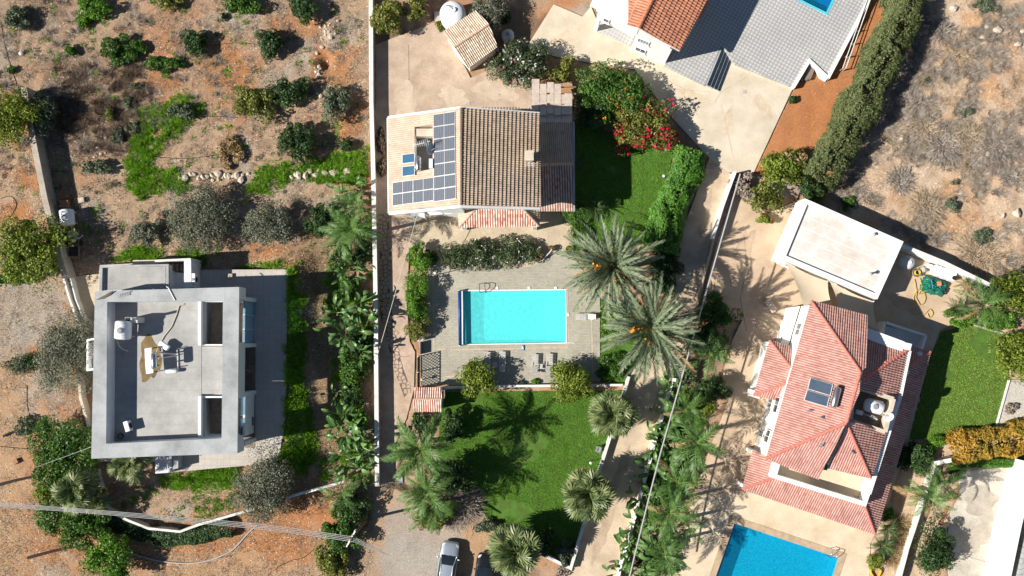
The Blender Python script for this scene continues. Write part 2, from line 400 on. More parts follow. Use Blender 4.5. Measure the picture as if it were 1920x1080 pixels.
    m['l_dark'] = L('dark_green_leaves', (.018, .045, .012), (.065, .125, .035), .5)
    m['l_bright'] = L('bright_green_leaves', (.05, .13, .012), (.17, .33, .03), .5)
    m['l_yellow'] = L('yellow_green_leaves', (.075, .11, .012), (.24, .30, .035), .5)
    m['l_hedge'] = L('hedge_leaves', (.05, .072, .022), (.18, .20, .075), .6)
    m['l_oleander'] = L('oleander_leaves', (.035, .06, .025), (.13, .17, .075), .5)
    m['l_lantana'] = L('box_hedge_leaves', (.03, .10, .01), (.12, .28, .03), .5)
    m['l_orange'] = L('orange_flowering_leaves', (.12, .16, .02), (.62, .31, .05), .6)
    m['l_dry'] = L('dry_twigs', (.17, .13, .10), (.37, .31, .26), .8, .05)
    m['l_drybrown'] = L('dry_brown_blades', (.20, .13, .06), (.42, .30, .15), .8, .1)
    m['l_brush'] = L('dead_brush', (.05, .03, .02), (.17, .115, .08), .85, .05)
    m['l_straw'] = L('straw_blades', (.24, .175, .115), (.47, .365, .25), .85, .1)
    m['l_scrub'] = L('grey_scrub_blades', (.15, .125, .10), (.40, .345, .29), .85, .05)
    m['l_weed'] = L('weed_blades', (.05, .13, .01), (.20, .34, .03), .5, .3)
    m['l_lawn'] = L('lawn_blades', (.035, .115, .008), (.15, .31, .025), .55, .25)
    m['l_lawn2'] = L('yellower_lawn_blades', (.09, .16, .018), (.27, .36, .06), .55, .25)  # lighter, yellower green of the east lawn
    m['l_date'] = L('date_palm_leaflets', (.055, .085, .045), (.22, .26, .15), .5, .15)
    m['l_queen'] = L('feather_palm_leaflets', (.035, .09, .02), (.15, .26, .06), .45, .25)
    m['l_fan'] = L('fan_palm_leaves', (.05, .09, .025), (.28, .31, .13), .45, .25)
    m['l_banana'] = L('broad_paddle_leaves', (.03, .08, .02), (.14, .25, .07), .4, .2)
    m['l_cycad'] = L('cycad_leaflets', (.02, .05, .015), (.08, .14, .035), .45, .1)
    m['f_red'] = L('crimson_flowers', (.30, .004, .02), (.58, .015, .07), .6, .25)
    m['f_orange'] = L('orange_flowers', (.55, .20, .01), (.75, .35, .03), .6, .25)
    m['f_white'] = L('white_flowers', (.6, .58, .55), (.8, .78, .75), .6, .2)
    m['f_pink'] = L('pink_flowers', (.6, .08, .22), (.75, .2, .35), .6, .2)
    m['f_date'] = L('date_fruit', (.45, .16, .01), (.75, .34, .03), .6, .1)
setup_mats()
n = NT('clear_blue_glass'); n.t.nodes.remove(n.b); tr = n.n('ShaderNodeBsdfTransparent'); tr.inputs[0].default_value = (.62, .80, .92, 1)
gl = n.n('ShaderNodeBsdfGlossy'); gl.inputs['Roughness'].default_value = .05; mx = n.n('ShaderNodeMixShader'); mx.inputs[0].default_value = .25
n.l(tr.outputs[0], mx.inputs[1]); n.l(gl.outputs[0], mx.inputs[2]); n.l(mx.outputs[0], n.out.inputs[0]); MT['seeglass'] = n.m
# ---------------------------------------------------------------- generators: tiled roofs
def tiled(name, pts, w, c, amp, mt, parent, lift=.035, base=True, off=.02, basemat=None):
    pts = [Vector(q) for q in pts]; n = Vector((0, 0, 0)); k = len(pts)
    for i in range(k): n += pts[i].cross(pts[(i+1) % k])
    if n.z < 0: pts = pts[::-1]; n = -n
    n.normalize()
    d = Vector((0, 0, -1)); d = (d-n*d.dot(n)).normalized(); u = n.cross(d).normalized(); o = pts[0]
    us = [(q-o).dot(u) for q in pts]; vs = [(q-o).dot(d) for q in pts]
    nu = int((max(us)-min(us))/w)+2; nv = int((max(vs)-min(vs))/c)+2
    pro = np.array([0, .75, 1.0, .75]); K = nu*4+1
    uu = min(us)-w*.3+np.arange(K)*w/4; hh = amp*np.append(np.tile(pro, nu), 0)
    V = []; F = []; T = []
    tid = np.minimum(np.arange(K)//4, nu-1); b = 0
    un, dn, nn, on = (np.array(q) for q in (u, d, n, o))
    for j in range(nv):
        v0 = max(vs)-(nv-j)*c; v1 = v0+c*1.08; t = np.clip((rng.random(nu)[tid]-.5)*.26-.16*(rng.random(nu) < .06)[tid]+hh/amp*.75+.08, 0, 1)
        top = on+np.outer(uu, un)+dn*v0+np.outer(hh*.85+off, nn)
        bot = on+np.outer(uu, un)+dn*v1+np.outer(hh+off+lift, nn)
        V += [top, bot]; T += [t, t]
        i = np.arange(K-1); F.append(np.column_stack([b+i, b+K+i, b+K+i+1, b+i+1])); b += 2*K
    me = npmesh(name, np.vstack(V), np.vstack(F), np.concatenate(T))
    bm = bmesh.new(); bm.from_mesh(me)
    for i in range(k):
        e = pts[(i+1) % k]-pts[i]
        if e.length < 1e-4: continue
        out = e.cross(n).normalized()
        bmesh.ops.bisect_plane(bm, geom=bm.verts[:]+bm.edges[:]+bm.faces[:], plane_co=pts[i], plane_no=out, clear_outer=True)
    oo = org(parent)
    for v in bm.verts: v.co -= oo
    bm.to_mesh(me); bm.free(); me.update()
    ob = link(me, name, mt, parent); tag(ob, kind='stuff'); ORG[ob.name] = oo
    if base:
        s = MB().slab(pts, .16).build('roof_deck', basemat or MT['white'], parent)
    return ob
def capline(name, a, b, r, mt, parent, seg=.38):
    a = Vector(a); b = Vector(b); n = max(2, int((b-a).length/seg)); m = MB(); pts = []; rr = []
    for i in range(n):
        pts += [a.lerp(b, i/n), a.lerp(b, (i+.97)/n)]; rr += [r*1.14, r*.9]
    m.tube(pts, rr, 8); return m.build(name, mt, parent, smooth=False)

# ---------------------------------------------------------------- generators: plants
def unit(n, r=None):
    v = (r or rng).normal(size=(n, 3)); return v/np.linalg.norm(v, axis=1)[:, None]
def leaves(c, nr, s, asp=.45, r=None):
    r = r or rng; n = len(c); s = np.broadcast_to(s, (n,))[:, None]
    t = np.cross(nr, unit(n, r)); t /= np.linalg.norm(t, axis=1)[:, None]+1e-9; b = np.cross(nr, t)
    V = np.stack([c-t*s, c+b*s*asp+nr*s*.12, c+t*s-nr*s*.15, c-b*s*asp+nr*s*.12], 1).reshape(-1, 3)
    return V, np.arange(4*n).reshape(n, 4)
def blob(n, rx, ry, rz, lumps, lr, r):
    cen = unit(lumps, r)*(r.uniform(.2, .92, lumps)[:, None]); cen[:, 2] = np.abs(cen[:, 2])*.9-.12
    rad = r.uniform(.42, 1.15, lumps)*lr
    k = r.integers(0, lumps, n); d = unit(n, r); d[:, 2] += .35; d /= np.linalg.norm(d, axis=1)[:, None]
    p = cen[k]+d*(rad[k]*r.uniform(.55, 1.06, n)**.6)[:, None]
    nr = d+unit(n, r)*.75; nr /= np.linalg.norm(nr, axis=1)[:, None]
    return p*np.array([rx, ry, rz]), nr, r.random(n)*.6+.4*r.random(lumps)[k], cen*np.array([rx, ry, rz])
def plant(name, label, cat, px, py, rx, ry, h, mt, leaf=.14, dens=260, lumps=None, lr=.42, trunk=None, group=None, seed=None, flowers=None, asp=.45, rot=0.0, z0=0.0, low=.12, twigs=True, barkm='bark'):
    """rx, ry in photograph pixels; h height in metres"""
    r = np.random.default_rng(seed if seed is not None else int(px*7+py*13))
    zc = z0+h*.55; c = P(px, py, zc); k = (H-zc)/H/PPM*1.16; rx *= k; ry *= k
    base = Vector((c.x, c.y, z0)); t = thing(name, label, cat, base, group)
    rz = h*(.5 if trunk else .56); cz = h-rz*.98
    lumps = lumps or max(9, int(9+5*rx*ry)); n = int(max(160, 1.3*dens*math.pi*rx*ry))
    p, nr, tn, cen = blob(n, rx, ry, rz, min(lumps, 60), lr, r)
    if rot:
        q = np.array(Matrix.Rotation(rot, 3, 'Z')); p = p @ q.T; nr = nr @ q.T; cen = cen @ q.T
    p[:, 2] += cz; cen[:, 2] += cz; ok = p[:, 2] > low*h*r.random(n); p = p[ok]; nr = nr[ok]; tn = tn[ok]
    V, F = leaves(p, nr, leaf*r.uniform(.7, 1.3, len(p)), asp, r)
    link(npmesh('crown', V, F, np.repeat(tn, 4)), 'crown', mt, t)
    m = MB(); th = cz*.75 if trunk else max(.12, cz*.5); tr = trunk or max(.04, min(rx, ry)*.06)
    m.tube([(0, 0, -.1), (.04*th, .03*th, th*.5), (0, .02, th)], tr, 7, tr*.7)
    for q in cen[:(9 if trunk else 6)]:
        e = Vector(q); s = Vector((0, 0, th*.92)); mid = s.lerp(e, .5)+Vector((0, 0, .1*h))
        m.tube([s, mid, e], tr*.55, 5, tr*.15)
    o = m.build('trunk' if trunk else 'stem', MT[barkm]); o.parent = t
    if flowers:
        for fm, nf, fl, zone in flowers:
            kk = r.choice(len(p), size=min(len(p), nf*6), replace=False); q = p[kk]; sel = q[:, 2] > h*.35
            if zone: sel &= ((q[:, 0]/rx-zone[0])**2+(q[:, 1]/ry-zone[1])**2) < zone[2]**2
            q = q[sel][:nf]
            if not len(q): continue
            cl = np.repeat(q, 5, 0)+r.normal(size=(len(q)*5, 3))*fl*.9+np.array([0, 0, fl*.7])
            V, F = leaves(cl, unit(len(cl), r)+np.array([0, 0, .8]), fl, .7, r)
            tag(link(npmesh('flowers', V, F, np.repeat(r.random(len(cl)), 4)), 'flowers', MT[fm], t), kind='stuff')
    return t
def hedge(name, label, pxline, wpx, h, mt, leaf=.1, dens=420, cat='hedge', wob=.12, z0=0.0, flowers=None):
    r = np.random.default_rng(int(sum(a for q in pxline for a in q)))
    ln = [P(a, b, h) for a, b in pxline]; ln = [Vector((q.x, q.y, 0)) for q in ln]
    w = wpx/PPM*(H-h)/H; base = sum(ln, Vector())/len(ln); t = thing(name, label, cat, (base.x, base.y, z0))
    Vs, Fs, Ts, nb = [], [], [], 0; m = MB()
    for a, b in zip(ln[:-1], ln[1:]):
        L = (b-a).length; d = (b-a).normalized(); s = Vector((-d.y, d.x, 0))
        n = int(dens*(L+w*.3)*(w+1.2*h)); u = r.uniform(-.15*w, L+.15*w, n)
        th = r.uniform(-.1, math.pi+.1, n); e = .55
        cx = np.sign(np.cos(th))*np.abs(np.cos(th))**e; cz = np.abs(np.sin(th))**e
        k = r.uniform(.80, 1.02, n)
        off = cx*w/2*k; z = cz*h*k
        X = a.x+d.x*u+s.x*off; Y = a.y+d.y*u+s.y*off
        q = 1+wob*2.2*(fbm(X, Y, 1.6, 31, 3)-.5); q2 = 1+wob*2*(fbm(X, Y, 1.1, 41, 3)-.5)
        X = a.x+d.x*u+s.x*off*q; Y = a.y+d.y*u+s.y*off*q; z = z*q2
        p = np.column_stack([X, Y, z])-np.array([base.x, base.y, 0])
        nr = np.column_stack([s.x*cx, s.y*cx, cz+.2])+unit(n, r)*.7; nr /= np.linalg.norm(nr, axis=1)[:, None]
        V, F = leaves(p, nr, leaf*r.uniform(.7, 1.3, n), .5, r); Vs.append(V); Fs.append(F+nb); nb += len(V)
        Ts.append(np.repeat(np.clip(r.random(n)*.65+.35*fbm(X, Y, 1.3, 51, 2), 0, 1), 4))
        k = max(1, int(L/1.2))
        for i in range(k+1):
            q0 = a.lerp(b, i/k)-base
            m.tube([(q0.x, q0.y, -.05), (q0.x+.05, q0.y, h*.45), (q0.x-.1, q0.y+.1, h*.85)], .05, 5, .02)
    link(npmesh('foliage', np.vstack(Vs), np.vstack(Fs), np.concatenate(Ts)), 'foliage', mt, t)
    o = m.build('stems', MT['bark']); o.parent = t; tag(o, kind='stuff')
    return t
def blades(pts, hgt, wid, lean=.5, r=None, zf=None, nper=1, spread=.0):
    r = r or rng; p = np.repeat(pts, nper, 0); n = len(p)
    if spread: p = p+r.normal(size=p.shape)*spread
    z = zf(p[:, 0], p[:, 1]) if zf is not None else np.zeros(n)
    a = r.uniform(0, 2*math.pi, n); hh = hgt*r.uniform(.55, 1.35, n); ww = wid*r.uniform(.6, 1.3, n)
    b = np.column_stack([p, z]); d = np.column_stack([np.cos(a), np.sin(a), np.zeros(n)]); s = np.column_stack([-np.sin(a), np.cos(a), np.zeros(n)])
    tip = b+d*(hh*lean*r.uniform(.3, 1.4, n))[:, None]+np.array([0, 0, 1])*hh[:, None]
    V = np.stack([b-s*ww[:, None], b+s*ww[:, None], tip], 1).reshape(-1, 3)
    return V, np.arange(3*n).reshape(n, 3), np.repeat(r.random(n), 3)
def clumps(name, label, cat, poly, dens, n, R, hgt, wid, mt, lean=.7, zf=None, cl=None, mask=None, hvar=.6, edge=.6):
    c = scatter(poly, dens)
    if edge:
        d0 = pdist(c[:, 0], c[:, 1], [Vector((q[0], q[1], 0)) for q in poly]); c = c[d0 > edge*(rng.random(len(c))**1.6*1.2-.1)]
    if cl: c = c[fbm(c[:, 0], c[:, 1], cl[0], cl[2], 3)+rng.normal(size=len(c))*.05 > cl[1]]
    if mask is not None: c = c[~mask(c[:, 0], c[:, 1])]
    k = len(c); m = rng.integers(int(n*.5), int(n*1.5), k); i = np.repeat(np.arange(k), m); q = len(i)
    rr = R*rng.uniform(.5, 1.35, k); a = rng.uniform(0, 6.283, q); d = np.sqrt(rng.random(q))
    p = c[i]+np.column_stack([np.cos(a), np.sin(a)])*(d*rr[i])[:, None]*.75
    z = zf(p[:, 0], p[:, 1]) if zf is not None else np.zeros(q)
    hc = hgt*(1-hvar+2*hvar*rng.random(k)); hh = hc[i]*(1.05-.6*d)*rng.uniform(.7, 1.3, q); a2 = a+rng.normal(size=q)*.6
    b = np.column_stack([p, z]); dr = np.column_stack([np.cos(a2), np.sin(a2), np.zeros(q)]); s = np.column_stack([-np.sin(a2), np.cos(a2), np.zeros(q)])
    w = wid*rng.uniform(.6, 1.4, q); tip = b+dr*(hh*lean*(.25+d)*rng.uniform(.5, 1.3, q))[:, None]+np.array([0, 0, 1])*hh[:, None]
    V = np.stack([b-s*w[:, None], b+s*w[:, None], tip], 1).reshape(-1, 3); t = np.clip(rng.random(k)[i]*.55+.5*rng.random(q), 0, 1)
    o = link(npmesh(name, V, np.arange(3*q).reshape(q, 3), np.repeat(t, 3)), name, mt); tag(o, label, cat, kind='stuff'); return o
def stuff_grass(name, label, cat, poly, dens, hgt, wid, mt, lean=.6, zf=None, cl=None, parent=None, mask=None, edge=0.0):
    p = scatter(poly, dens)
    if cl:
        p = p[fbm(p[:, 0], p[:, 1], cl[0], cl[2]) > cl[1]]
    if mask is not None: p = p[~mask(p[:, 0], p[:, 1])]
    if edge:
        w = [Vector((q[0], q[1], 0)) for q in poly]; d = pdist(p[:, 0], p[:, 1], w); p = p[d > edge*(fbm(p[:, 0], p[:, 1], 1.3, 77)*1.6-.45+.35*rng.random(len(p)))]
    V, F, T = blades(p, hgt, wid, lean, zf=zf)
    if edge: V[2::3, 2] += (hgt*1.6*np.clip(fbm(p[:, 0], p[:, 1], .9, 33)-.4, 0, 1))
    o = link(npmesh(name, V, F, T), name, mt, parent); tag(o, label, cat, kind='stuff'); return o
def tuft(name, label, cat, px, py, rpx, h, mt, n=420, group=None, z0=0.0, wid=.018):
    r = np.random.default_rng(int(px*3+py*17)); c = P(px, py, h*.4); R = rpx/PPM
    t = thing(name, label, cat, (c.x, c.y, z0), group)
    a = r.uniform(0, 2*math.pi, n); q = np.sqrt(r.random(n)); b = np.column_stack([np.cos(a)*q*R*.3, np.sin(a)*q*R*.3, np.zeros(n)])
    b[:, :2] += r.normal(size=(n, 2))*R*.16; a = a+r.normal(size=n)*.75
    el = np.clip(1.45-q*1.15+r.normal(size=n)*.25, .1, 1.5); L = R*r.uniform(.4, 1.05, n)
    d = np.column_stack([np.cos(a)*np.cos(el), np.sin(a)*np.cos(el), np.sin(el)*h/max(R, .1)])
    s = np.column_stack([-np.sin(a), np.cos(a), np.zeros(n)])*wid
    mid = b+d*(L*.6)[:, None]; tip = b+d*(L)[:, None]-np.array([0, 0, 1])*(L*.18)[:, None]+r.normal(size=(n, 3))*.03
    V = np.stack([b-s*.6, b+s*.6, mid+s, tip, mid-s], 1)
    V = np.concatenate([V[:, [0, 1, 2, 4]].reshape(-1, 3), V[:, [4, 2, 3, 3]].reshape(-1, 3)]); F = np.arange(8*n).reshape(2*n, 4)
    V[:, 2] = np.maximum(V[:, 2], .02)
    link(npmesh('blades', V, F, np.tile(np.repeat(r.random(n), 4), 2)), 'blades', mt, t)
    m = MB(); m.lathe([(R*.16, 0), (R*.2, h*.12), (R*.1, h*.2)], (0, 0, 0), 9); o = m.build('crown_base', MT['bark']); o.parent = t
    return t
def frond_mesh(name, L, nl, ll, e0, bend, fan=(62, 25), droop=.25, r=None, wid=.028, vee=.25):
    r = r or rng; ns = 14; s = np.linspace(0, 1, ns); ang = e0-bend*s**1.25
    dx = np.cos(ang)*L/(ns-1); dz = np.sin(ang)*L/(ns-1)
    X = np.concatenate([[0], np.cumsum(dx[:-1])]); Z = np.concatenate([[0], np.cumsum(dz[:-1])])
    V = []; F = []; T = []
    for side in (1, -1):
        q = np.linspace(.14, 1, nl)+r.normal(size=nl)*.004; q = np.clip(q, .1, 1)
        x = np.interp(q, s, X); z = np.interp(q, s, Z); a = np.interp(q, s, ang)
        f = np.radians(np.interp(q, [0, 1], fan)+r.normal(size=nl)*6)
        le = ll*np.interp(q, [0, .12, .35, .7, 1], [.45, .75, 1, .85, .4])*r.uniform(.85, 1.12, nl)
        tx, tz = np.cos(a), np.sin(a); up = vee+r.normal(size=nl)*.12
        D = np.column_stack([np.cos(f)*tx-np.sin(f)*up*tz*.5, np.sin(f)*side, np.cos(f)*tz+np.sin(f)*up])
        B = np.column_stack([x, np.zeros(nl), z]); mid = B+D*(le*.45)[:, None]; tip = B+D*le[:, None]; tip[:, 2] -= droop*le
        w = np.column_stack([tx, np.zeros(nl), tz])*wid
        V.append(np.stack([B, mid+w, tip, mid-w], 1).reshape(-1, 3)); T.append(np.repeat(r.random(nl)*.8+.05, 4))
    V = np.vstack(V); F = np.arange(len(V)).reshape(-1, 4); b = len(V)
    rw = np.interp(s, [0, .2, 1], [.05, .03, .008])*(L/3.5)**.5
    A = np.column_stack([X, rw, Z+.01]); B = np.column_stack([X, -rw, Z+.01]); V = np.vstack([V, A, B])
    i = np.arange(ns-1); F = np.vstack([F, np.column_stack([b+i, b+i+1, b+ns+i+1, b+ns+i])])
    T = np.concatenate(T+[np.full(2*ns, .95)])
    return npmesh(name, V, F, T)
def fan_mesh(name, pet, R, r, e0=.5):
    n = 26; V = []; F = []; T = []; a = np.linspace(-2.45, 2.45, n)+r.normal(size=n)*.03
    d0 = np.array([math.cos(e0), 0, math.sin(e0)]); c = d0*pet; s0 = np.array([0, 1, 0]); up = np.cross(d0, s0); up = up if up[2] > 0 else -up
    e1 = e0-.45; d1 = np.array([math.cos(e1), 0, math.sin(e1)])
    for k in range(n):
        d = d1*math.cos(a[k])+s0*math.sin(a[k]); le = R*(1-.12*(abs(a[k])/2.45)**2)*r.uniform(.92, 1.06)
        w = np.cross(up, d)*R*.085; mid = c+d*le*.55+up*(.05*R*(1 if k % 2 else -1)); tip = c+d*le-np.array([0, 0, 1])*le*r.uniform(.12, .3)
        b = len(V); V += [c, mid+w, tip, mid-w]; F.append((b, b+1, b+2, b+3)); T += [r.random()*.8]*4
    b = len(V); V += [np.zeros(3)+s0*.03, c+s0*.02, c-s0*.02, np.zeros(3)-s0*.03]; F.append((b, b+1, b+2, b+3)); T += [.9]*4
    return npmesh(name, np.array(V), np.array(F), T)
def paddle_mesh(name, pet, L, Wd, e0, bend, r):
    ns = 9; s = np.linspace(0, 1, ns); V = []; F = []; T = []
    ang = e0-bend*s; X = np.concatenate([[0], np.cumsum(np.cos(ang[:-1])*L/(ns-1))]); Z = np.concatenate([[0], np.cumsum(np.sin(ang[:-1])*L/(ns-1))])
    ax = math.cos(e0+.15)*pet; az = math.sin(e0+.15)*pet; wd = Wd*np.sin(np.pi*np.clip(s*.93+.05, 0, 1))**.65
    tv = r.random()*.7
    for sd in (1, -1):
        b = len(V)
        for i in range(ns):
            V.append((ax+X[i], 0, az+Z[i]))
            j = r.uniform(.86, 1.06); V.append((ax+X[i]+.05, sd*wd[i]*j, az+Z[i]+wd[i]*.32*r.uniform(.5, 1.3)))
            T += [tv+.25, tv]
        for i in range(ns-1): F.append((b+2*i, b+2*i+2, b+2*i+3, b+2*i+1))
    b = len(V); V += [(0, .03, 0), (ax, .02, az+.01), (ax, -.02, az+.01), (0, -.03, 0)]; T += [.9]*4; F.append((b, b+1, b+2, b+3))
    return npmesh(name, np.array(V, float), np.array(F), T)
_r = np.random.default_rng(99)
FR = {'date': [frond_mesh('date_frond', 4.6, 54, .62, e, bd, (52, 20), .10, _r, .062, .5) for e, bd in ((1.25, .9), (1.0, 1.0), (.72, .95), (.45, .85), (.15, .7), (-.15, .55))],
      'queen': [frond_mesh('queen_frond', 3.0, 36, .64, e, bd, (62, 28), .38, _r, .042, .25) for e, bd in ((1.2, 1.35), (.95, 1.4), (.65, 1.3), (.35, 1.15), (.0, .9))],
      'cycad': [frond_mesh('cycad_frond', 1.05, 26, .17, e, bd, (70, 40), .05, _r, .014, .3) for e, bd in ((1.1, .9), (.75, .9), (.4, .7))],
      'fan': [fan_mesh('fan_leaf', pt, .92, _r, e) for pt, e in ((.55, 1.25), (.8, .95), (1.0, .65), (1.05, .35), (1.05, .02), (1.0, -.3))],
      'paddle': [paddle_mesh('paddle_leaf', pt, L, w, e, bd, _r) for pt, L, w, e, bd in ((.9, .95, .17, 1.25, .9), (1.0, 1.0, .19, 1.0, 1.3), (.9, 1.1, .2, .75, 1.3), (.7, .9, .17, .5, 1.1), (.8, 1.05, .19, 1.1, 1.8), (.6, .8, .16, .9, 1.7))]}
for k, mm in (('date', 'l_date'), ('queen', 'l_queen'), ('cycad', 'l_cycad'), ('fan', 'l_fan'), ('paddle', 'l_banana')):
    for q in FR[k]: q.materials.append(MT[mm])
DEAD = {k: [q.copy() for q in FR[k]] for k in ('date', 'queen', 'fan')}
for k in DEAD:
    for q in DEAD[k]: q.materials.clear(); q.materials.append(MT['l_drybrown'])
def palm(name, label, kind, px, py, h, n, scale, part, group=None, tr=.2, lean=(0, 0), seed=None, z0=0.0, cat='palm tree', fruit=0, order=None):
    r = np.random.default_rng(seed if seed is not None else int(px*5+py*11)); c = P(px, py, z0+h)
    base = Vector((c.x-lean[0], c.y-lean[1], z0)); t = thing(name, label, cat, base, group)
    m = MB(); k = 9; pts = []; rr = []
    for i in range(k+1):
        f = i/k; pts.append((lean[0]*f**1.5, lean[1]*f**1.5, h*f-.05)); rr.append(tr*(1.25-.35*f)*(1+.10*(i % 2)))
    m.tube(pts, rr, 10); o = m.build('trunk', MT['palmbark']); o.parent = t
    top = Vector((lean[0], lean[1], h)); nv = len(FR[kind]); ga = 2.39996
    for i in range(n):
        f = (i+.5)/n; v = min(nv-1, int(f*nv)); a = i*ga+r.normal()*.15
        dead = kind in DEAD and f > .72 and r.random() < {'fan': .4, 'queen': .3, 'date': .3}[kind]
        fr = bpy.data.objects.new(part, (DEAD if dead else FR)[kind][v]); COL.link(fr); fr.parent = t
        q = tr*(.3+.6*f); fr.location = top+Vector((math.cos(a)*q, math.sin(a)*q, .35*tr*(1-f)*3))
        s = scale*r.uniform(.74, 1.12)*(.75+.25*min(1, f*3)); fr.scale = (s, s, s)
        fr.rotation_euler = (r.normal()*.25, r.normal()*.16+(.25 if dead else 0), a+r.normal()*.12)
        if kind == 'paddle':
            u = r.uniform(0, 6.283); v2 = .75*math.sqrt(r.random()); fr.location = top+Vector((math.cos(u)*v2, math.sin(u)*v2, r.uniform(-.75, .35))); s = scale*r.uniform(.6, 1.15); fr.scale = (s, s*r.uniform(.8, 1.3), s)
            fr.rotation_euler = (r.normal()*.45, r.normal()*.4, u+r.normal()*.9)
    for i in range(fruit):
        a = [2.6, 2.9, 3.3, 4.6, 5.9, 1.3, 3.6][i % 7]+r.normal()*.12; rd = r.uniform(1.1, 1.7); nn = 90
        q = r.normal(size=(nn, 3))*np.array([.2, .2, .22])
        V, F = leaves(q, unit(nn, r), .12, .7, r)
        fo = link(npmesh('fruit_bunch', V, F, np.repeat(r.random(nn), 4)), 'fruit_bunch', MT['f_date'], t); tag(fo, kind='stuff'); fo.location = top+Vector((math.cos(a)*rd, math.sin(a)*rd, .95))
        MBs = MB().tube([(0, 0, 0), (-math.cos(a)*rd*.5, -math.sin(a)*rd*.5, .25), (-math.cos(a)*rd, -math.sin(a)*rd, -.6)], .03, 5).build('fruit_stalk', MT['f_date'], fo)
        MBs.parent = fo
    return t
def stones(name, label, cat, poly, dens, s0, s1, mt, zf=None, mask=None):
    p = scatter(poly, dens)
    if mask is not None: p = p[~mask(p[:, 0], p[:, 1])]
    n = len(p); s = s0+(s1-s0)*rng.random(n)**3; z = zf(p[:, 0], p[:, 1]) if zf is not None else np.zeros(n)
    base = np.array([(1, 0, 0), (.3, .95, 0), (-.8, .6, 0), (-.8, -.6, 0), (.3, -.95, 0), (0, 0, .8)], float)
    a = rng.uniform(0, 6.3, n); ca, sa = np.cos(a), np.sin(a); jit = rng.uniform(.6, 1.3, (n, 6, 1)); B = base[None]*jit
    X = (B[..., 0]*ca[:, None]-B[..., 1]*sa[:, None])*s[:, None]+p[:, 0:1]; Y = (B[..., 0]*sa[:, None]+B[..., 1]*ca[:, None])*s[:, None]*.8+p[:, 1:2]
    Z = B[..., 2]*s[:, None]+z[:, None]-.01
    V = np.stack([X, Y, Z], -1).reshape(-1, 3); f = np.array([(0, 1, 5), (1, 2, 5), (2, 3, 5), (3, 4, 5), (4, 0, 5)])
    F = (f[None]+6*np.arange(n)[:, None, None]).reshape(-1, 3)
    o = link(npmesh(name, V, F, np.repeat(rng.random(n), 6)), name, mt); tag(o, label, cat, kind='stuff'); return o
def rock_mesh(name, r, s=(1, 1, .7)):
    bm = bmesh.new(); bmesh.ops.create_icosphere(bm, subdivisions=1, radius=1)
    for v in bm.verts: v.co *= r.uniform(.75, 1.2); v.co = Vector((v.co.x*s[0], v.co.y*s[1], v.co.z*s[2]))
    me = bpy.data.meshes.new(name); bm.to_mesh(me); bm.free(); return me
def voronoi_cells(pts, sub, bound=1.2):
    """convex cells of the points whose index is in sub (half-plane clipping)"""
    out = []
    for i in sub:
        c = pts[i]; poly = [np.array(c)+np.array(q)*bound for q in ((-1, -1), (1, -1), (1, 1), (-1, 1))]
        d2 = ((pts-c)**2).sum(1); near = np.argsort(d2)[1:16]
        for j in near:
            mid = (pts[j]+c)/2; nrm = pts[j]-c; new = []
            for a, b in zip(poly, poly[1:]+poly[:1]):
                da = (a-mid) @ nrm; db = (b-mid) @ nrm
                if da <= 0: new.append(a)
                if (da < 0 < db) or (db < 0 < da): new.append(a+(b-a)*(da/(da-db)))
            poly = new
            if len(poly) < 3: break
        if len(poly) >= 3: out.append((c, poly))
    return out
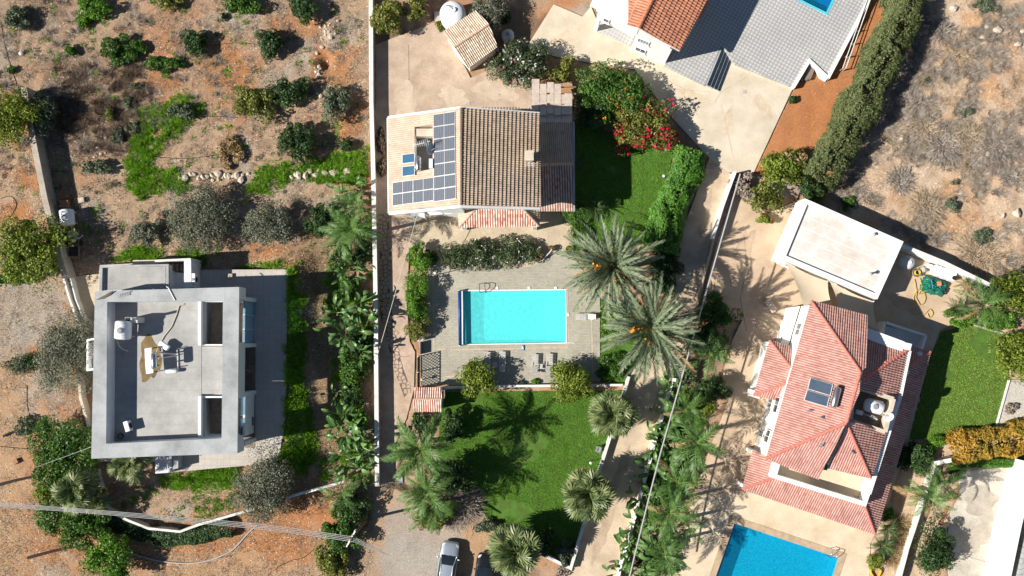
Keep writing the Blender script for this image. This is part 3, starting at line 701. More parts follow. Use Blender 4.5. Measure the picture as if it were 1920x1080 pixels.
# ---------------------------------------------------------------- ground, paving, lawns, pools
POOL1 = [(868, 546), (1060, 544), (1061, 642), (868, 645)]
POOL2 = [(1377, 981), (1572, 1046), (1530, 1175), (1332, 1110)]
POOL3 = [(1549, 23), (1463, -20), (1494, -85), (1580, -42)]
PAVE = {
 'patio': ('patio', [(704, 84), (735, 72), (817, 41), (838, 60), (882, 146), (925, 128), (1000, 160), (1012, 212), (1078, 216), (1078, 300), (704, 300)], []),
 'garden_path': ('path', [(704, 300), (760, 300), (760, 400), (768, 470), (762, 560), (768, 640), (778, 660), (776, 730), (762, 785), (742, 830), (738, 905), (708, 912), (706, 600)], []),
 'terrace_paving': ('terrace', [(760, 300), (1078, 300), (1076, 462), (1040, 470), (1000, 500), (830, 500), (800, 490), (768, 470), (760, 400)], []),
 'pool_deck': ('deck', [(800, 490), (830, 500), (1000, 500), (1040, 470), (1076, 462), (1076, 480), (1125, 560), (1125, 715), (1000, 722), (790, 722), (786, 640), (800, 632)], [POOL1]),
 'concrete_drive': ('drive', [(1038, 8), (1092, 31), (1108, 12), (1120, 40), (1245, 100), (1345, 150), (1372, 112), (1490, 158), (1412, 326), (1366, 323), (1330, 296), (1255, 215), (1190, 130), (1060, 110), (985, 92)], []),
 'lane': ('lane', [(1330, 296), (1366, 323), (1376, 330), (1340, 450), (1313, 560), (1301, 625), (1262, 716), (1238, 790), (1206, 900), (1178, 1010), (1155, 1100), (1030, 1100), (1072, 1068), (1095, 985), (1130, 868), (1172, 722), (1190, 690), (1245, 640), (1262, 560), (1272, 470), (1285, 420)], []),
 'driveway': ('drive2', [(1386, 332), (1440, 400), (1505, 372), (1695, 455), (1850, 536), (1830, 560), (1780, 610), (1762, 620), (1740, 680), (1700, 840), (1672, 925), (1302, 925), (1330, 845), (1366, 752), (1352, 716), (1372, 640), (1392, 600), (1335, 600), (1318, 560), (1345, 455)], []),
 'pool_patio': ('patio2', [(1302, 925), (1672, 925), (1660, 960), (1632, 1020), (1625, 1200), (1240, 1200), (1258, 1080)], [POOL2]),
 'parking_slab': ('se_concrete', [(1800, 884), (1925, 872), (1990, 872), (1960, 1120), (1788, 1120), (1772, 1040), (1782, 960), (1800, 930)], []),
 'side_path': ('terrace', [(128, 520), (192, 512), (182, 610), (172, 650), (143, 606)], []),
 'gravel_bed': ('gravelwhite', [(1895, 712), (1990, 712), (1990, 800), (1868, 802)], []),
}
ZP = .10
LAWNS = {
 'lower': [(836, 735), (1168, 732), (1128, 868), (1093, 985), (1070, 1050), (1015, 1035), (960, 990), (900, 965), (840, 900), (820, 860), (825, 780)],
 'upper': [(1080, 225), (1180, 262), (1262, 285), (1240, 400), (1225, 455), (1130, 470), (1080, 430)],
 'palms': [(1127, 560), (1262, 600), (1190, 688), (1170, 721), (1127, 715)],
 'east': [(1766, 622), (1850, 600), (1895, 640), (1890, 712), (1865, 800), (1770, 818), (1704, 825), (1745, 672)],
}
PLINTH_Z = 1.2
PLINTH = [(187, 497), (345, 489), (372, 506), (540, 505), (538, 600), (534, 800), (520, 868), (292, 888), (290, 866), (182, 866), (172, 640), (182, 560)]
plinth_w = PX(PLINTH, PLINTH_Z)
pave_w = {k: PX(v[1], ZP) for k, v in PAVE.items()}
lawn_w = {k: PX(v, .05) for k, v in LAWNS.items()}
TERR_Z = .62
TERR = [(1245, 122), (1270, 60), (1325, -40), (1650, -40), (1552, 145), (1517, 114), (1488, 163), (1378, 119), (1352, 86), (1322, 159)]
terr_w = PX(TERR, TERR_Z)
def hard(x, y):
    m = np.zeros(np.shape(x), bool)
    for q in list(pave_w.values())+[plinth_w, terr_w]: m |= inpoly(x, y, q)
    return m
def hard_or_lawn(x, y):
    m = hard(x, y)
    for q in lawn_w.values(): m |= inpoly(x, y, q)
    return m
def pdist(x, y, poly):
    d = np.full(np.shape(x), 1e9); n = len(poly)
    for i in range(n):
        a, b = poly[i], poly[(i+1) % n]; ex, ey = b.x-a.x, b.y-a.y; L = ex*ex+ey*ey+1e-9
        t = np.clip(((x-a.x)*ex+(y-a.y)*ey)/L, 0, 1); d = np.minimum(d, np.hypot(x-a.x-t*ex, y-a.y-t*ey))
    return d
pl_e = P(500, 700, 0)
def gz(x, y):
    x = np.asarray(x, float); y = np.asarray(y, float)
    z = .16*(fbm(x, y, 6, 3)-.5)+.10*(fbm(x, y, 1.1, 9)-.5)
    hl = P(1560, 250); hill = np.clip((x-hl.x-(hl.y-y)*-.55)/8, 0, 1); z = z*(1+1.6*hill)+.5*hill*(fbm(x, y, 7, 21)-.35)
    near = (np.abs(x+25) < 22) & (np.abs(y+3) < 22)
    if near.any():
        d = np.where(near, pdist(x, y, plinth_w), 99); side = np.clip((x-P(480, 700).x)/2, 0, 1)+np.clip((P(400, 850).y-y)/2, 0, 1)
        z = z+np.clip(side, 0, 1)*1.12*np.clip(1-d/2.6, 0, 1)
    c = P(610, 118); z = z-.9*np.exp(-((x-c.x)**2+(y-c.y)**2)/.5)
    c = P(625, 60); z = z+.5*np.exp(-((x-c.x)**2/.9+(y-c.y)**2/1.1))*(.4+fbm(x, y, .5, 5))
    return np.where(np.hypot(x, y) > 95, 0, z)
def build_ground():
    f = np.arange(-56, 56.01, .25); out = np.array([60, 66, 75, 88, 105, 130, 170, 300, 700, 2000, 4500.])
    xs = np.concatenate([-out[::-1], f, out]); f = np.arange(-33, 42.01, .25); oy = np.array([46, 52, 60, 72, 88, 105, 130, 170, 300, 700, 2000, 4500.]); ys = np.concatenate([-oy[::-1]+8, f, oy])
    X, Y = np.meshgrid(xs, ys); x = X.ravel(); y = Y.ravel(); z = gz(x, y)
    h = hard_or_lawn(x, y); z = np.where(h, -.08, z)
    for pl in (POOL1, POOL2, POOL3):
        q = PX(pl, 0); c = sum(q, Vector())/4; z = np.where(inpoly(x, y, [c+(a-c)*1.12 for a in q]), -3.2, z)
    z = np.where(inpoly(x, y, plinth_w), .2, z)
    V = np.column_stack([x, y, z]); nx, ny = len(xs), len(ys)
    i = np.arange(nx-1)[None]+nx*np.arange(ny-1)[:, None]; i = i.ravel(); F = np.column_stack([i, i+1, i+nx+1, i+nx])
    me = npmesh('ground', V, F, smooth=True)
    # natural colour of the soil, place by place
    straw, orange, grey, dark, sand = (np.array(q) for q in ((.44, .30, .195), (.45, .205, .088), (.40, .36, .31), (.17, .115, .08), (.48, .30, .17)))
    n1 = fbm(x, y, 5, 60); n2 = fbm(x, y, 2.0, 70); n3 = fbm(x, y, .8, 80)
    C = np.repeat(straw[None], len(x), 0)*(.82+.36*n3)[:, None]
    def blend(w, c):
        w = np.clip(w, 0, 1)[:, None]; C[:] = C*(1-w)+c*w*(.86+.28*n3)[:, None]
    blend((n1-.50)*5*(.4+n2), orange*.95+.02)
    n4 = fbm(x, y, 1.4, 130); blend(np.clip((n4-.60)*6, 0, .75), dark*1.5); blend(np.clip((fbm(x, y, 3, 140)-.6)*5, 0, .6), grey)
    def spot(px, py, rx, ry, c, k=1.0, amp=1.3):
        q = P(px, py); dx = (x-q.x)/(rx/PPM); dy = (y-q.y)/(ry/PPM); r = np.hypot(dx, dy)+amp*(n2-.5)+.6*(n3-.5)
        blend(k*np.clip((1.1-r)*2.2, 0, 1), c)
    for a in ((420, 130, 60, 40), (300, 150, 40, 20), (628, 120, 45, 50), (560, 50, 50, 25), (660, 230, 36, 45), (60, 250, 50, 40), (410, 95, 50, 30), (230, 55, 14, 10),
              (60, 330, 60, 30), (20, 400, 40, 30), (505, 470, 40, 20), (500, 1000, 130, 70), (330, 1035, 150, 45), (560, 950, 60, 35), (620, 960, 40, 40),
              (60, 660, 60, 25), (70, 860, 50, 60), (120, 1000, 90, 60), (30, 1000, 50, 90), (1870, 110, 40, 30), (1860, 330, 50, 30), (1760, 100, 30, 40), (1900, 200, 30, 40), (1690, 60, 30, 50)):
        spot(*a, orange)
    for a in ((15, 780, 40, 120), (30, 940, 45, 130), (0, 1020, 60, 80), (880, 1030, 60, 40), (850, 980, 50, 30), (760, 950, 50, 40), (400, 1060, 120, 30)): spot(*a, sand, .8)
    for a in ((60, 590, 110, 75), (30, 640, 60, 40), (790, 1010, 70, 70), (770, 1060, 60, 50), (1700, 280, 60, 70), (1800, 60, 60, 50)): spot(*a, grey, .75)
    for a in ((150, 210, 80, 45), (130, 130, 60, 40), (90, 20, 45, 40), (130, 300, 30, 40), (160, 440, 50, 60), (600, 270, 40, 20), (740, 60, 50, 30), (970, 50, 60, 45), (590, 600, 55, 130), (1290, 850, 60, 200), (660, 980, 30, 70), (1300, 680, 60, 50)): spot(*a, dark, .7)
    o = inpoly(x, y, PX([(1490, 165), (1520, 120), (1545, 150), (1625, -10), (1640, -40), (1690, -40), (1660, 60), (1600, 160), (1560, 230), (1520, 330), (1412, 327)]))
    blend(np.where(o, .92, 0), np.array([.46, .19, .075]))
    hl = P(1600, 250); hill = np.clip((x-hl.x-(hl.y-y)*-.55)/4, 0, 1); blend(hill*.8, np.array([.62, .46, .32])); blend(hill*np.clip((n2-.52)*5, 0, .85), np.array([.55, .31, .16]))
    far = np.clip((np.maximum(np.abs(x)-55, np.maximum(y-41, -y-32)))/6, 0, 1)[:, None]; C[:] = C*(1-far)+np.array([.40, .28, .19])*far
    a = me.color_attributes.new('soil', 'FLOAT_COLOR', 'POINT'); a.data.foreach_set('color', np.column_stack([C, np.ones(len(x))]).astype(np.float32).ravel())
    n = NT('soil'); at = n.n('ShaderNodeAttribute'); at.attribute_name = 'soil'
    c = n.mix(1.0, at.outputs['Color'], n.ramp(n.noise(7, 8, .8), [(.28, (.45,)*3), (.5, (.92,)*3), (.72, (1.3,)*3)]), 'MULTIPLY')
    c = n.mix(1.0, c, n.ramp(n.noise(28, 5, .8), [(.3, (.6,)*3), (.55, (1.0,)*3), (.75, (1.25,)*3)]), 'MULTIPLY')
    n.col(c); n.bump(n.noise(16, 8, .8), .8, .06); n.fin(.95, .15)
    g = link(me, 'ground', n.m); tag(g, kind='structure'); return g
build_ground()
from mathutils.geometry import delaunay_2d_cdt
def paved(name, outer, holes, z0, z1, mt, kind='structure'):
    loops = [outer]+holes; vs = []; es = []
    for lp in loops:
        b = len(vs); n = len(lp); vs += [Vector((q.x, q.y)) for q in lp]; es += [(b+i, b+(i+1) % n) for i in range(n)]
    v, e, f, *_ = delaunay_2d_cdt(vs, es, [], 0, 1e-5)
    m = MB(); keep = []
    for t in f:
        c = sum((v[i] for i in t), Vector((0, 0)))/len(t)
        if inpoly(np.array(c.x), np.array(c.y), outer) and not any(inpoly(np.array(c.x), np.array(c.y), h) for h in holes): keep.append(t)
    m.add([(q.x, q.y, z1) for q in v], keep)
    for lp in loops:
        n = len(lp); m.add([(q.x, q.y, z1) for q in lp]+[(q.x, q.y, z0) for q in lp], [(i, (i+1) % n, n+(i+1) % n, n+i) for i in range(n)])
    bm = bmesh.new(); o = m.build(name, mt); bm.from_mesh(o.data); bmesh.ops.recalc_face_normals(bm, faces=bm.faces); bm.to_mesh(o.data); bm.free()
    return tag(o, kind=kind)
for i, (k, (mm, poly, holes)) in enumerate(PAVE.items()):
    paved(k, pave_w[k], [PX(h, ZP) for h in holes], -.3, ZP+(.004*(i % 3)), MT[mm])
paved('tiled_terrace', terr_w, [PX(POOL3, TERR_Z)], -.2, TERR_Z, MT['checker'])
mlawn = mat('lawn_soil', (.07, .16, .02), .95, .3, 1.2, .5, 12, c2=(.07, .10, .02))
for k, q in lawn_w.items(): paved('lawn', q, [], -.1, .05, mlawn)
# joints in the paving: thin recessed lines read as saw cuts
def joint(a, b, parent, w=.035, z=ZP+.012, mt=None):
    MB().strip([P(*a, z), P(*b, z)], w, z-.006, z+.001).build('joint', mt or MT['deckline'], parent)
MT['deckline'] = mat('light_band_paver', (.56, .45, .33), .85, .1, 3, .1, 20)
MT['darkline'] = mat('joint_dark', (.16, .12, .09), .9, .1, 3, .1, 20)
OB = bpy.data.objects
for a, b in (((812, 505), (814, 655)), ((818, 655), (835, 654)), ((845, 656), (1066, 651)), ((1066, 651), (1064, 540)), ((1108, 560), (1112, 700)), ((835, 706), (860, 705))): joint(a, b, OB['pool_deck'], .12)
for a, b in (((766, 84), (769, 300)),): joint(a, b, OB['patio'], .03, ZP+.01, MT['darkline'])
for a, b in (((708, 564), (764, 562)), ((708, 670), (768, 668)), ((706, 408), (762, 406))): joint(a, b, OB['garden_path'], .03, ZP+.012, MT['darkline'])
for a, b in (((1330, 805), (1412, 838)), ((1310, 960), (1345, 940)), ((1295, 1005), (1330, 960))): joint(a, b, OB['driveway'] if a[1] < 925 else OB['pool_patio'], .04, ZP+.014, MT['darkline'])
joint((1640, 652), (1760, 685), OB['driveway'], .04, ZP+.014, MT['darkline'])
joint((1790, 1036), (1870, 1060), OB['parking_slab'], .03, ZP+.014, MT['darkline'])
# crazy paving bands on the garden path: every stone is a piece of its own
def crazy(parent, band, seedn, size=.40):
    xs = [q.x for q in band]; ys = [q.y for q in band]; r = np.random.default_rng(seedn)
    gx, gy = np.meshgrid(np.arange(min(xs)-1, max(xs)+1, size), np.arange(min(ys)-1, max(ys)+1, size))
    p = np.column_stack([gx.ravel(), gy.ravel()])+r.uniform(-.4, .4, (gx.size, 2))*size
    sub = np.nonzero(inpoly(p[:, 0], p[:, 1], band))[0]
    for c, poly in voronoi_cells(p, sub, 1.0):
        ctr = np.mean(poly, 0); q = [Vector((ctr[0]+(a[0]-ctr[0])*.84, ctr[1]+(a[1]-ctr[1])*.84, 0)) for a in poly]
        MB().prism(q, ZP-.02, ZP+.03+r.random()*.015).build('paving_stone', MT['path'], parent)
bed = [(711, 402), (728, 402), (733, 470), (731, 560), (742, 625), (752, 680), (770, 730), (758, 745), (738, 690), (726, 640), (713, 590), (712, 480)]
MB().prism(PX(bed, ZP+.012), ZP-.02, ZP+.012).build('mortar_bed', MT['darkline'], OB['garden_path'])
crazy(OB['garden_path'], PX(bed, ZP), 5)
# pools
def pool(name, label, quad, ztop, depth, mwater, mbasin, mcop, copw, rim=None, sills=None):
    q = PX(quad, ztop); c = sum(q, Vector())/4; t = thing(name, label, 'pool', (c.x, c.y, ztop-depth))
    m = MB(); n = 4; zb = ztop-depth
    bot = [Vector((a.x, a.y, zb)) for a in [c+(v-c)*.995 for v in q]]
    top = [Vector((v.x, v.y, ztop-.02)) for v in q]
    m.add(bot+top, [(3, 2, 1, 0)]+[(i, (i+1) % 4, 4+(i+1) % 4, 4+i) for i in range(4)])
    o = m.build('basin', mbasin, t); bm = bmesh.new(); bm.from_mesh(o.data); bmesh.ops.recalc_face_normals(bm, faces=bm.faces); bmesh.ops.reverse_faces(bm, faces=bm.faces); bm.to_mesh(o.data); bm.free()
    w = MB(); w.add([Vector((v.x, v.y, ztop-.16)) for v in q], [(0, 1, 2, 3)] if (q[1]-q[0]).cross(q[2]-q[0]).z > 0 else [(3, 2, 1, 0)])
    w.build('water', mwater, t)
    for i in range(4):
        a, b = q[i], q[(i+1) % 4]; d = (b-a).normalized(); nn = Vector((d.y, -d.x, 0))
        if nn.dot(a-c) < 0: nn = -nn
        e = d*copw
        MB().prism([a-d*0, b+e*0, b+nn*copw+e, a+nn*copw-e], ztop-.03, ztop+.035).build('coping', mcop, t)
    return t
p1 = pool('swimming_pool', 'bright turquoise rectangular pool in the grey paved deck', POOL1, ZP, 1.1, MT['water1'], MT['basin1'], MT['copingw'], .10)
a, b, c_, d_ = PX(POOL1, ZP)
m = MB(); dz = ZP-1.1
s = [b+(a-b).normalized()*1.9, b, c_, c_+(d_-c_).normalized()*1.9]
m.add([Vector((s[0].x, s[0].y-.05, dz+.01)), Vector((s[1].x-.03, s[1].y-.05, ZP-.3)), Vector((s[2].x-.03, s[2].y+.05, ZP-.3)), Vector((s[3].x, s[3].y+.05, dz+.01))], [(0, 3, 2, 1)])
m.build('sloping_floor', MT['basin1'], p1)
pool('swimming_pool', 'blue mosaic pool with tan stone edge below the red roofed house', POOL2, ZP, 1.7, MT['water2'], MT['basin2'], MT['coping'], .62)
pool('swimming_pool', 'corner of deep blue pool on the chequered terrace at the top edge', POOL3, TERR_Z, 1.4, MT['water2'], MT['basin3'], MT['basin3e'], .22)
# terrace steps
tst = thing('terrace_steps', 'flight of four steps with painted riser shade down to the cream drive', 'steps', P(1346, 130, 0))
for i in range(4):
    z = TERR_Z-.02-(i)*.13; a0 = Vector((1352+i*6.2, 88+i*2.5, 0)); b0 = Vector((1323+i*6.5, 158+i*3.2, 0))
    q = [P(a0.x, a0.y, z), P(a0.x+6.2, a0.y+2.5, z), P(b0.x+6.5, b0.y+3.2, z), P(b0.x, b0.y, z)]
    MB().prism(q, 0, z).build('step', MT['brick_dark'], tst)
    d = [q[0].lerp(q[1], .42), q[1].lerp(q[0], .02), q[2].lerp(q[3], .02), q[3].lerp(q[2], .42)]
    MB().prism(d, z, z+.008).build('riser_shade', MT['glass'], tst)  # black strip on each tread, standing for the shade of the riser

# wear on the paving: cracks, tyre marks and spills with shapes of their own
def stain(parent, px, py, rx, ry, ang, z, mt, seedn):
    r = np.random.default_rng(seedn); pts = []; ph = r.uniform(0, 6.3, 4)
    for i in range(30):
        a = i/30*6.283; k = 1+.22*math.sin(2*a+ph[0])+.14*math.sin(5*a+ph[1])+.08*math.sin(9*a+ph[2])
        x, y = rx*math.cos(a)*k, ry*math.sin(a)*k; pts.append(P(px+x*math.cos(ang)-y*math.sin(ang), py+x*math.sin(ang)+y*math.cos(ang), z))
    MB().prism(pts, z-.004, z+.001).build('stain', mt, OB[parent])
def softmat(name, c, c2): return mat(name, c, .9, .2, .9, .2, 9, c2=c2, fine=.12)
MT['st_drive'] = softmat('drive_wear', (.58, .48, .35), (.50, .40, .28)); MT['st_lane'] = softmat('lane_wear', (.46, .35, .25), (.36, .27, .19)); MT['st_drive2'] = softmat('driveway_wear', (.50, .37, .26), (.40, .29, .19)); MT['st_patio'] = softmat('patio_wear', (.55, .44, .33), (.46, .36, .27)); MT['st_slab'] = softmat('slab_wear', (.44, .39, .32), (.33, .29, .24))
for i, (pa, px, py, rx, ry, an, mm) in enumerate((('concrete_drive', 1364, 228, 9, 24, .2, 'st_drive'), ('concrete_drive', 1300, 180, 30, 9, .5, 'st_drive'), ('concrete_drive', 1430, 200, 22, 12, 1.0, 'st_drive'), ('concrete_drive', 1060, 70, 26, 12, -.6, 'st_drive'), ('lane', 1322, 400, 9, 40, .3, 'st_lane'), ('lane', 1230, 770, 10, 36, .3, 'st_lane'), ('lane', 1165, 880, 9, 40, .3, 'st_lane'), ('lane', 1130, 1000, 12, 46, .3, 'st_lane'), ('driveway', 1390, 480, 14, 60, .3, 'st_drive2'), ('driveway', 1420, 560, 20, 40, .2, 'st_drive2'), ('driveway', 1370, 820, 14, 40, .3, 'st_drive2'), ('driveway', 1700, 570, 34, 16, .3, 'st_drive2'), ('patio', 930, 170, 36, 20, .2, 'st_patio'), ('patio', 850, 180, 30, 16, .1, 'st_patio'), ('patio', 760, 200, 24, 40, .1, 'st_patio'), ('parking_slab', 1840, 940, 34, 24, .4, 'st_slab'), ('parking_slab', 1830, 1010, 22, 30, .4, 'st_slab'), ('parking_slab', 1870, 1060, 20, 14, .4, 'st_slab'))):
    stain(pa, px, py, rx, ry, an, ZP+.009+.002*(i % 3), MT[mm], i)
for pl in ([(1452, 98), (1436, 112), (1412, 130), (1395, 148), (1372, 160), (1352, 172), (1340, 192)], [(1352, 196), (1362, 240), (1374, 290), (1384, 318)], [(1250, 150), (1285, 168), (1330, 172)]):
    MB().strip([P(a, b, ZP+.016) for a, b in pl], .045, ZP+.008, ZP+.015).build('crack', MT['lane'], OB['concrete_drive'])
for pl in ([(1395, 440), (1400, 500), (1388, 560), (1400, 620)], [(1450, 640), (1430, 700), (1418, 760)]):
    MB().strip([P(a, b, ZP+.018) for a, b in pl], .03, ZP+.008, ZP+.017).build('crack', MT['darkline'], OB['driveway'])
# ---------------------------------------------------------------- buildings
def part(name, mt, parent, fn, **kw):
    m = MB(); fn(m); return m.build(name, mt, parent, **kw)
def pprism(name, mt, parent, poly, z0, z1, zr=None, **kw):
    return MB().prism(PX(poly, z1 if zr is None else zr), z0, z1).build(name, mt, parent, **kw)
def window_on(parent, a, b, z0, z1, out, mt_glass='paleglass', bars=2, name='window', frame='paintwhite'):
    """window on a vertical wall: a, b ground points (Vector xy) along the wall, out = outward unit vector"""
    a = Vector((a.x, a.y, 0)); b = Vector((b.x, b.y, 0)); d = (b-a).normalized(); L = (b-a).length; rz = math.atan2(d.y, d.x); c = (a+b)/2
    w = MB().box((c.x+out.x*.02, c.y+out.y*.02, (z0+z1)/2), (L, .06, z1-z0), rz).build(name, MT[mt_glass], parent)
    m = MB(); zz = (z0+z1)/2
    for q, l, hgt in ((a, .07, z1-z0+.1), (b, .07, z1-z0+.1)): m.box((q.x+out.x*.05, q.y+out.y*.05, zz), (l, .09, hgt), rz)
    for z in (z0, z1): m.box((c.x+out.x*.05, c.y+out.y*.05, z), (L-.07, .08, .07), rz)
    m.build('frame', MT[frame], w)
    for i in range(1, bars):
        q = a.lerp(b, i/bars); MB().box((q.x+out.x*.06, q.y+out.y*.06, zz), (.05, .05, z1-z0-.08), rz).build('mullion', MT[frame], w)
    MB().box((c.x+out.x*.09, c.y+out.y*.09, z0-.09), (L+.25, .2, .06), rz).build('sill', MT['white'], w)
    return w
MT['tile_porch_shaded'] = rooftile_mat('shaded_red_tile', (.36, .19, .135), (.25, .10, .075), (.60, .49, .41))  # porch tile in a darker copy, the eave's shade put into the colour
# ---- centre house with the tan and brown tiled gable roof
hc = thing('tiled_house', 'white house with tan and brown tiled gable roof carrying dark solar panels', 'house', P(868, 300, 0))
LP = Plane((730, 398, 5.8), (728, 222, 5.8), (862, 293, 9.1))
RA, RB = LP.at(863, 203), LP.at(863, 385)
RP = Plane.of(RA, RB, P(1012, 300, 7.0))
WELL = [(778, 238), (812, 233), (812, 317), (778, 323)]
for q in ([(728, 222), (778, 215), (778, 391.5), (730, 398)], [(778, 215), (812, 210.2), (812, 233), (778, 238)], [(778, 323), (812, 317), (812, 388.5), (778, 391.5)], [(812, 210.2), (863, 203), (863, 385), (812, 388.5)]):
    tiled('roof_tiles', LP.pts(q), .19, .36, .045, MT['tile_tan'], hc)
    c = (sum(a for a, b in q)/4, sum(b for a, b in q)/4)
    ins = [(min(max(a, 742), 870), 228+(863-max(a, 742))*.05 if b < 225 else (min(b, 384) if b > 330 else b)) for a, b in q]
    MB().skirt(LP.pts(ins, -.17), 0).build('wall', MT['white'], hc)
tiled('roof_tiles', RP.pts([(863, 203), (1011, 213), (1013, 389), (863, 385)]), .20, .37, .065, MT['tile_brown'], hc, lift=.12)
MB().skirt(RP.pts([(863.5, 210), (1000, 220), (1002, 381), (863.5, 377)], -.18), 0).build('wall', MT['white'], hc)
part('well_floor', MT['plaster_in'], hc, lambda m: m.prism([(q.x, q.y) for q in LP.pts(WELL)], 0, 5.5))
part('well_wall', MT['cream'], hc, lambda m: [m.slab([LP.at(*WELL[0], .03), LP.at(*WELL[1], .03), LP.at(WELL[1][0], WELL[1][1]-4, .03), LP.at(WELL[0][0], WELL[0][1]-4, .03)], .9)])
part('flue_box', MT['cream'], hc, lambda m: m.box(LP.at(795, 246)-Vector((0, 0, .9)), (1.5, .7, .9)))
capline('ridge_cap', RA+Vector((0, 0, .08)), RB+Vector((0, 0, .08)), .17, MT['ridge_tan'], hc)
for e in ([(727, 222), (863, 203), (863, 199.5), (727, 218)], [(729, 398), (863, 385), (863, 389.5), (729, 403)]):
    MB().slab(LP.pts(e, .07), .35).build('barge_board', MT['white'], hc)
for e in ([(863, 203), (1012, 213), (1012, 210), (863, 199.5)], [(863, 385), (1013, 389), (1013, 393), (863, 389.5)]):
    MB().slab(RP.pts(e, .07), .35).build('barge_board', MT['white'], hc)
part('gutter', MT['white'], hc, lambda m: m.tube([LP.at(727, 221, -.05), LP.at(729, 400, -.05)], .09, 6))
# lower wing with its own east-west ridge
W1, W2 = P(1012, 310, 4.5), P(1075, 307, 4.5)
WS = Plane.of(W1, W2, P(1040, 395, 3.3)); WN = Plane.of(W1, W2, P(1040, 231, 3.3))
tiled('roof_tiles', WS.pts([(1006, 310), (1074, 307), (1073, 396), (1006, 396)]), .235, .36, .08, MT['tile_porch_shaded'], hc)
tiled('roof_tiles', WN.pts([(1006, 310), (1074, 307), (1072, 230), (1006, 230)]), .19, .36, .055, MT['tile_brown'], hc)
capline('ridge_cap', W1-Vector((.3, 0, -.06)), W2+Vector((0, 0, .06)), .14, MT['ridge_tan'], hc)
MB().skirt(WS.pts([(1000, 310), (1070, 307.5), (1069, 388), (1000, 388)], -.18), 0).build('wall', MT['white'], hc)
MB().skirt(WN.pts([(1000, 309.5), (1070, 307), (1068, 238), (1000, 238)], -.18), 0).build('wall', MT['white'], hc)
part('gutter', MT['brick_dark'], hc, lambda m: m.box((P(1076, 313, 3.9)+Vector((0, 0, 0))), (.16, 8.4, .14)))
# porch
T1, T2 = P(858, 391, 3.8), P(1012, 391, 3.8)
PS = Plane.of(P(892, 391, 3.8), P(980, 391, 3.8), P(930, 425, 2.8)); h1, h2 = P(861, 426, 2.8), P(1011, 423.5, 2.8)
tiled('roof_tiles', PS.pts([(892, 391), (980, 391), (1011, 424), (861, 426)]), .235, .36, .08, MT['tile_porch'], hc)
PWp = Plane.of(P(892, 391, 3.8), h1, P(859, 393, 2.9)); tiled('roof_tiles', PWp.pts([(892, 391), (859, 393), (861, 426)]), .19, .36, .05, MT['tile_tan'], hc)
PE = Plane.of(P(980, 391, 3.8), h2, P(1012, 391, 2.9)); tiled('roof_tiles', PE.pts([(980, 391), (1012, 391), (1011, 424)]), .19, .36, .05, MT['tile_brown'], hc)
capline('hip_cap', PS.at(892, 391, .06), PS.at(861, 426, .06), .11, MT['ridge_tan'], hc); capline('hip_cap', PS.at(980, 391, .06), PS.at(1011, 424, .06), .11, MT['ridge_tan'], hc)
for px in (869, 1003):
    c = P(px, 424, 2.6); MB().box((c.x, c.y+.12, 1.35), (.42, .42, 2.55)).build('porch_column', MT['white'], hc)
# window bay, awning and shutters under the south gable
aw = P(800, 404, 2.6)
window_on(hc, P(778, 402, 1), P(800, 401, 1), .9, 2.2, Vector((0, -1, 0)), 'glass')
window_on(hc, P(822, 401, 1), P(846, 400, 1), .9, 2.2, Vector((0, -1, 0)), 'glass')
part('chimney', MT['cream'], hc, lambda m: (m.box(RP.at(992, 297)+Vector((0, 0, .35)), (.62, .72, 1.7)), m.box(RP.at(992, 297)+Vector((0, 0, 1.27)), (.8, .9, .12))))
part('chimney_flashing', MT['whitecap'], hc, lambda m: m.slab(RP.pts([(984, 305), (1004, 306), (1004, 312), (984, 311)], .14), .1))
for i in range(17):
    a = 906+i*5.6; c = P(a, 209, 6.3); MB().box((c.x, c.y, 6.35), (.10, .75, .12)).build('rafter_tail', MT['pergola'], hc)
# ---- panelled pergola
pg = thing('pergola', 'pergola roofed with overlapping pale pink boards beside the tiled house', 'pergola', P(1036, 185, 0))
cols = [(997, 1011.5, 148, 0), (1012, 1025, 157, 9), (1025.5, 1038.5, 154, 0), (1039, 1052, 157, 10), (1052.5, 1073, 175, 2)]
for ci, (x0, x1, ys, o) in enumerate(cols):
    y = ys+o*0; k = 0
    while y < 226:
        y1 = min(y+19.5, 229); z = 3.05+.05*(ci % 2)
        MB().slab([P(x0+.3, y, z), P(x1-.3, y, z), P(x1-.3, y1, z+.24), P(x0+.3, y1, z+.24)], .05).build('board', MT['pergola'], pg); y += 19.5; k += 1
for y in (163, 176, 188, 199, 210, 221):
    a, b = P(996, y, 2.85), P(1080, y+1, 2.85); MB().box((a+b)/2, ((b-a).length, .09, .16)).build('beam', MT['timber'], pg)
for x, y in ((998, 152), (1071, 176), (1072, 226), (1000, 226)):
    c = P(x, y, 2.8); MB().box((c.x, c.y, 1.4), (.14, .14, 2.75)).build('post', MT['timber'], pg)
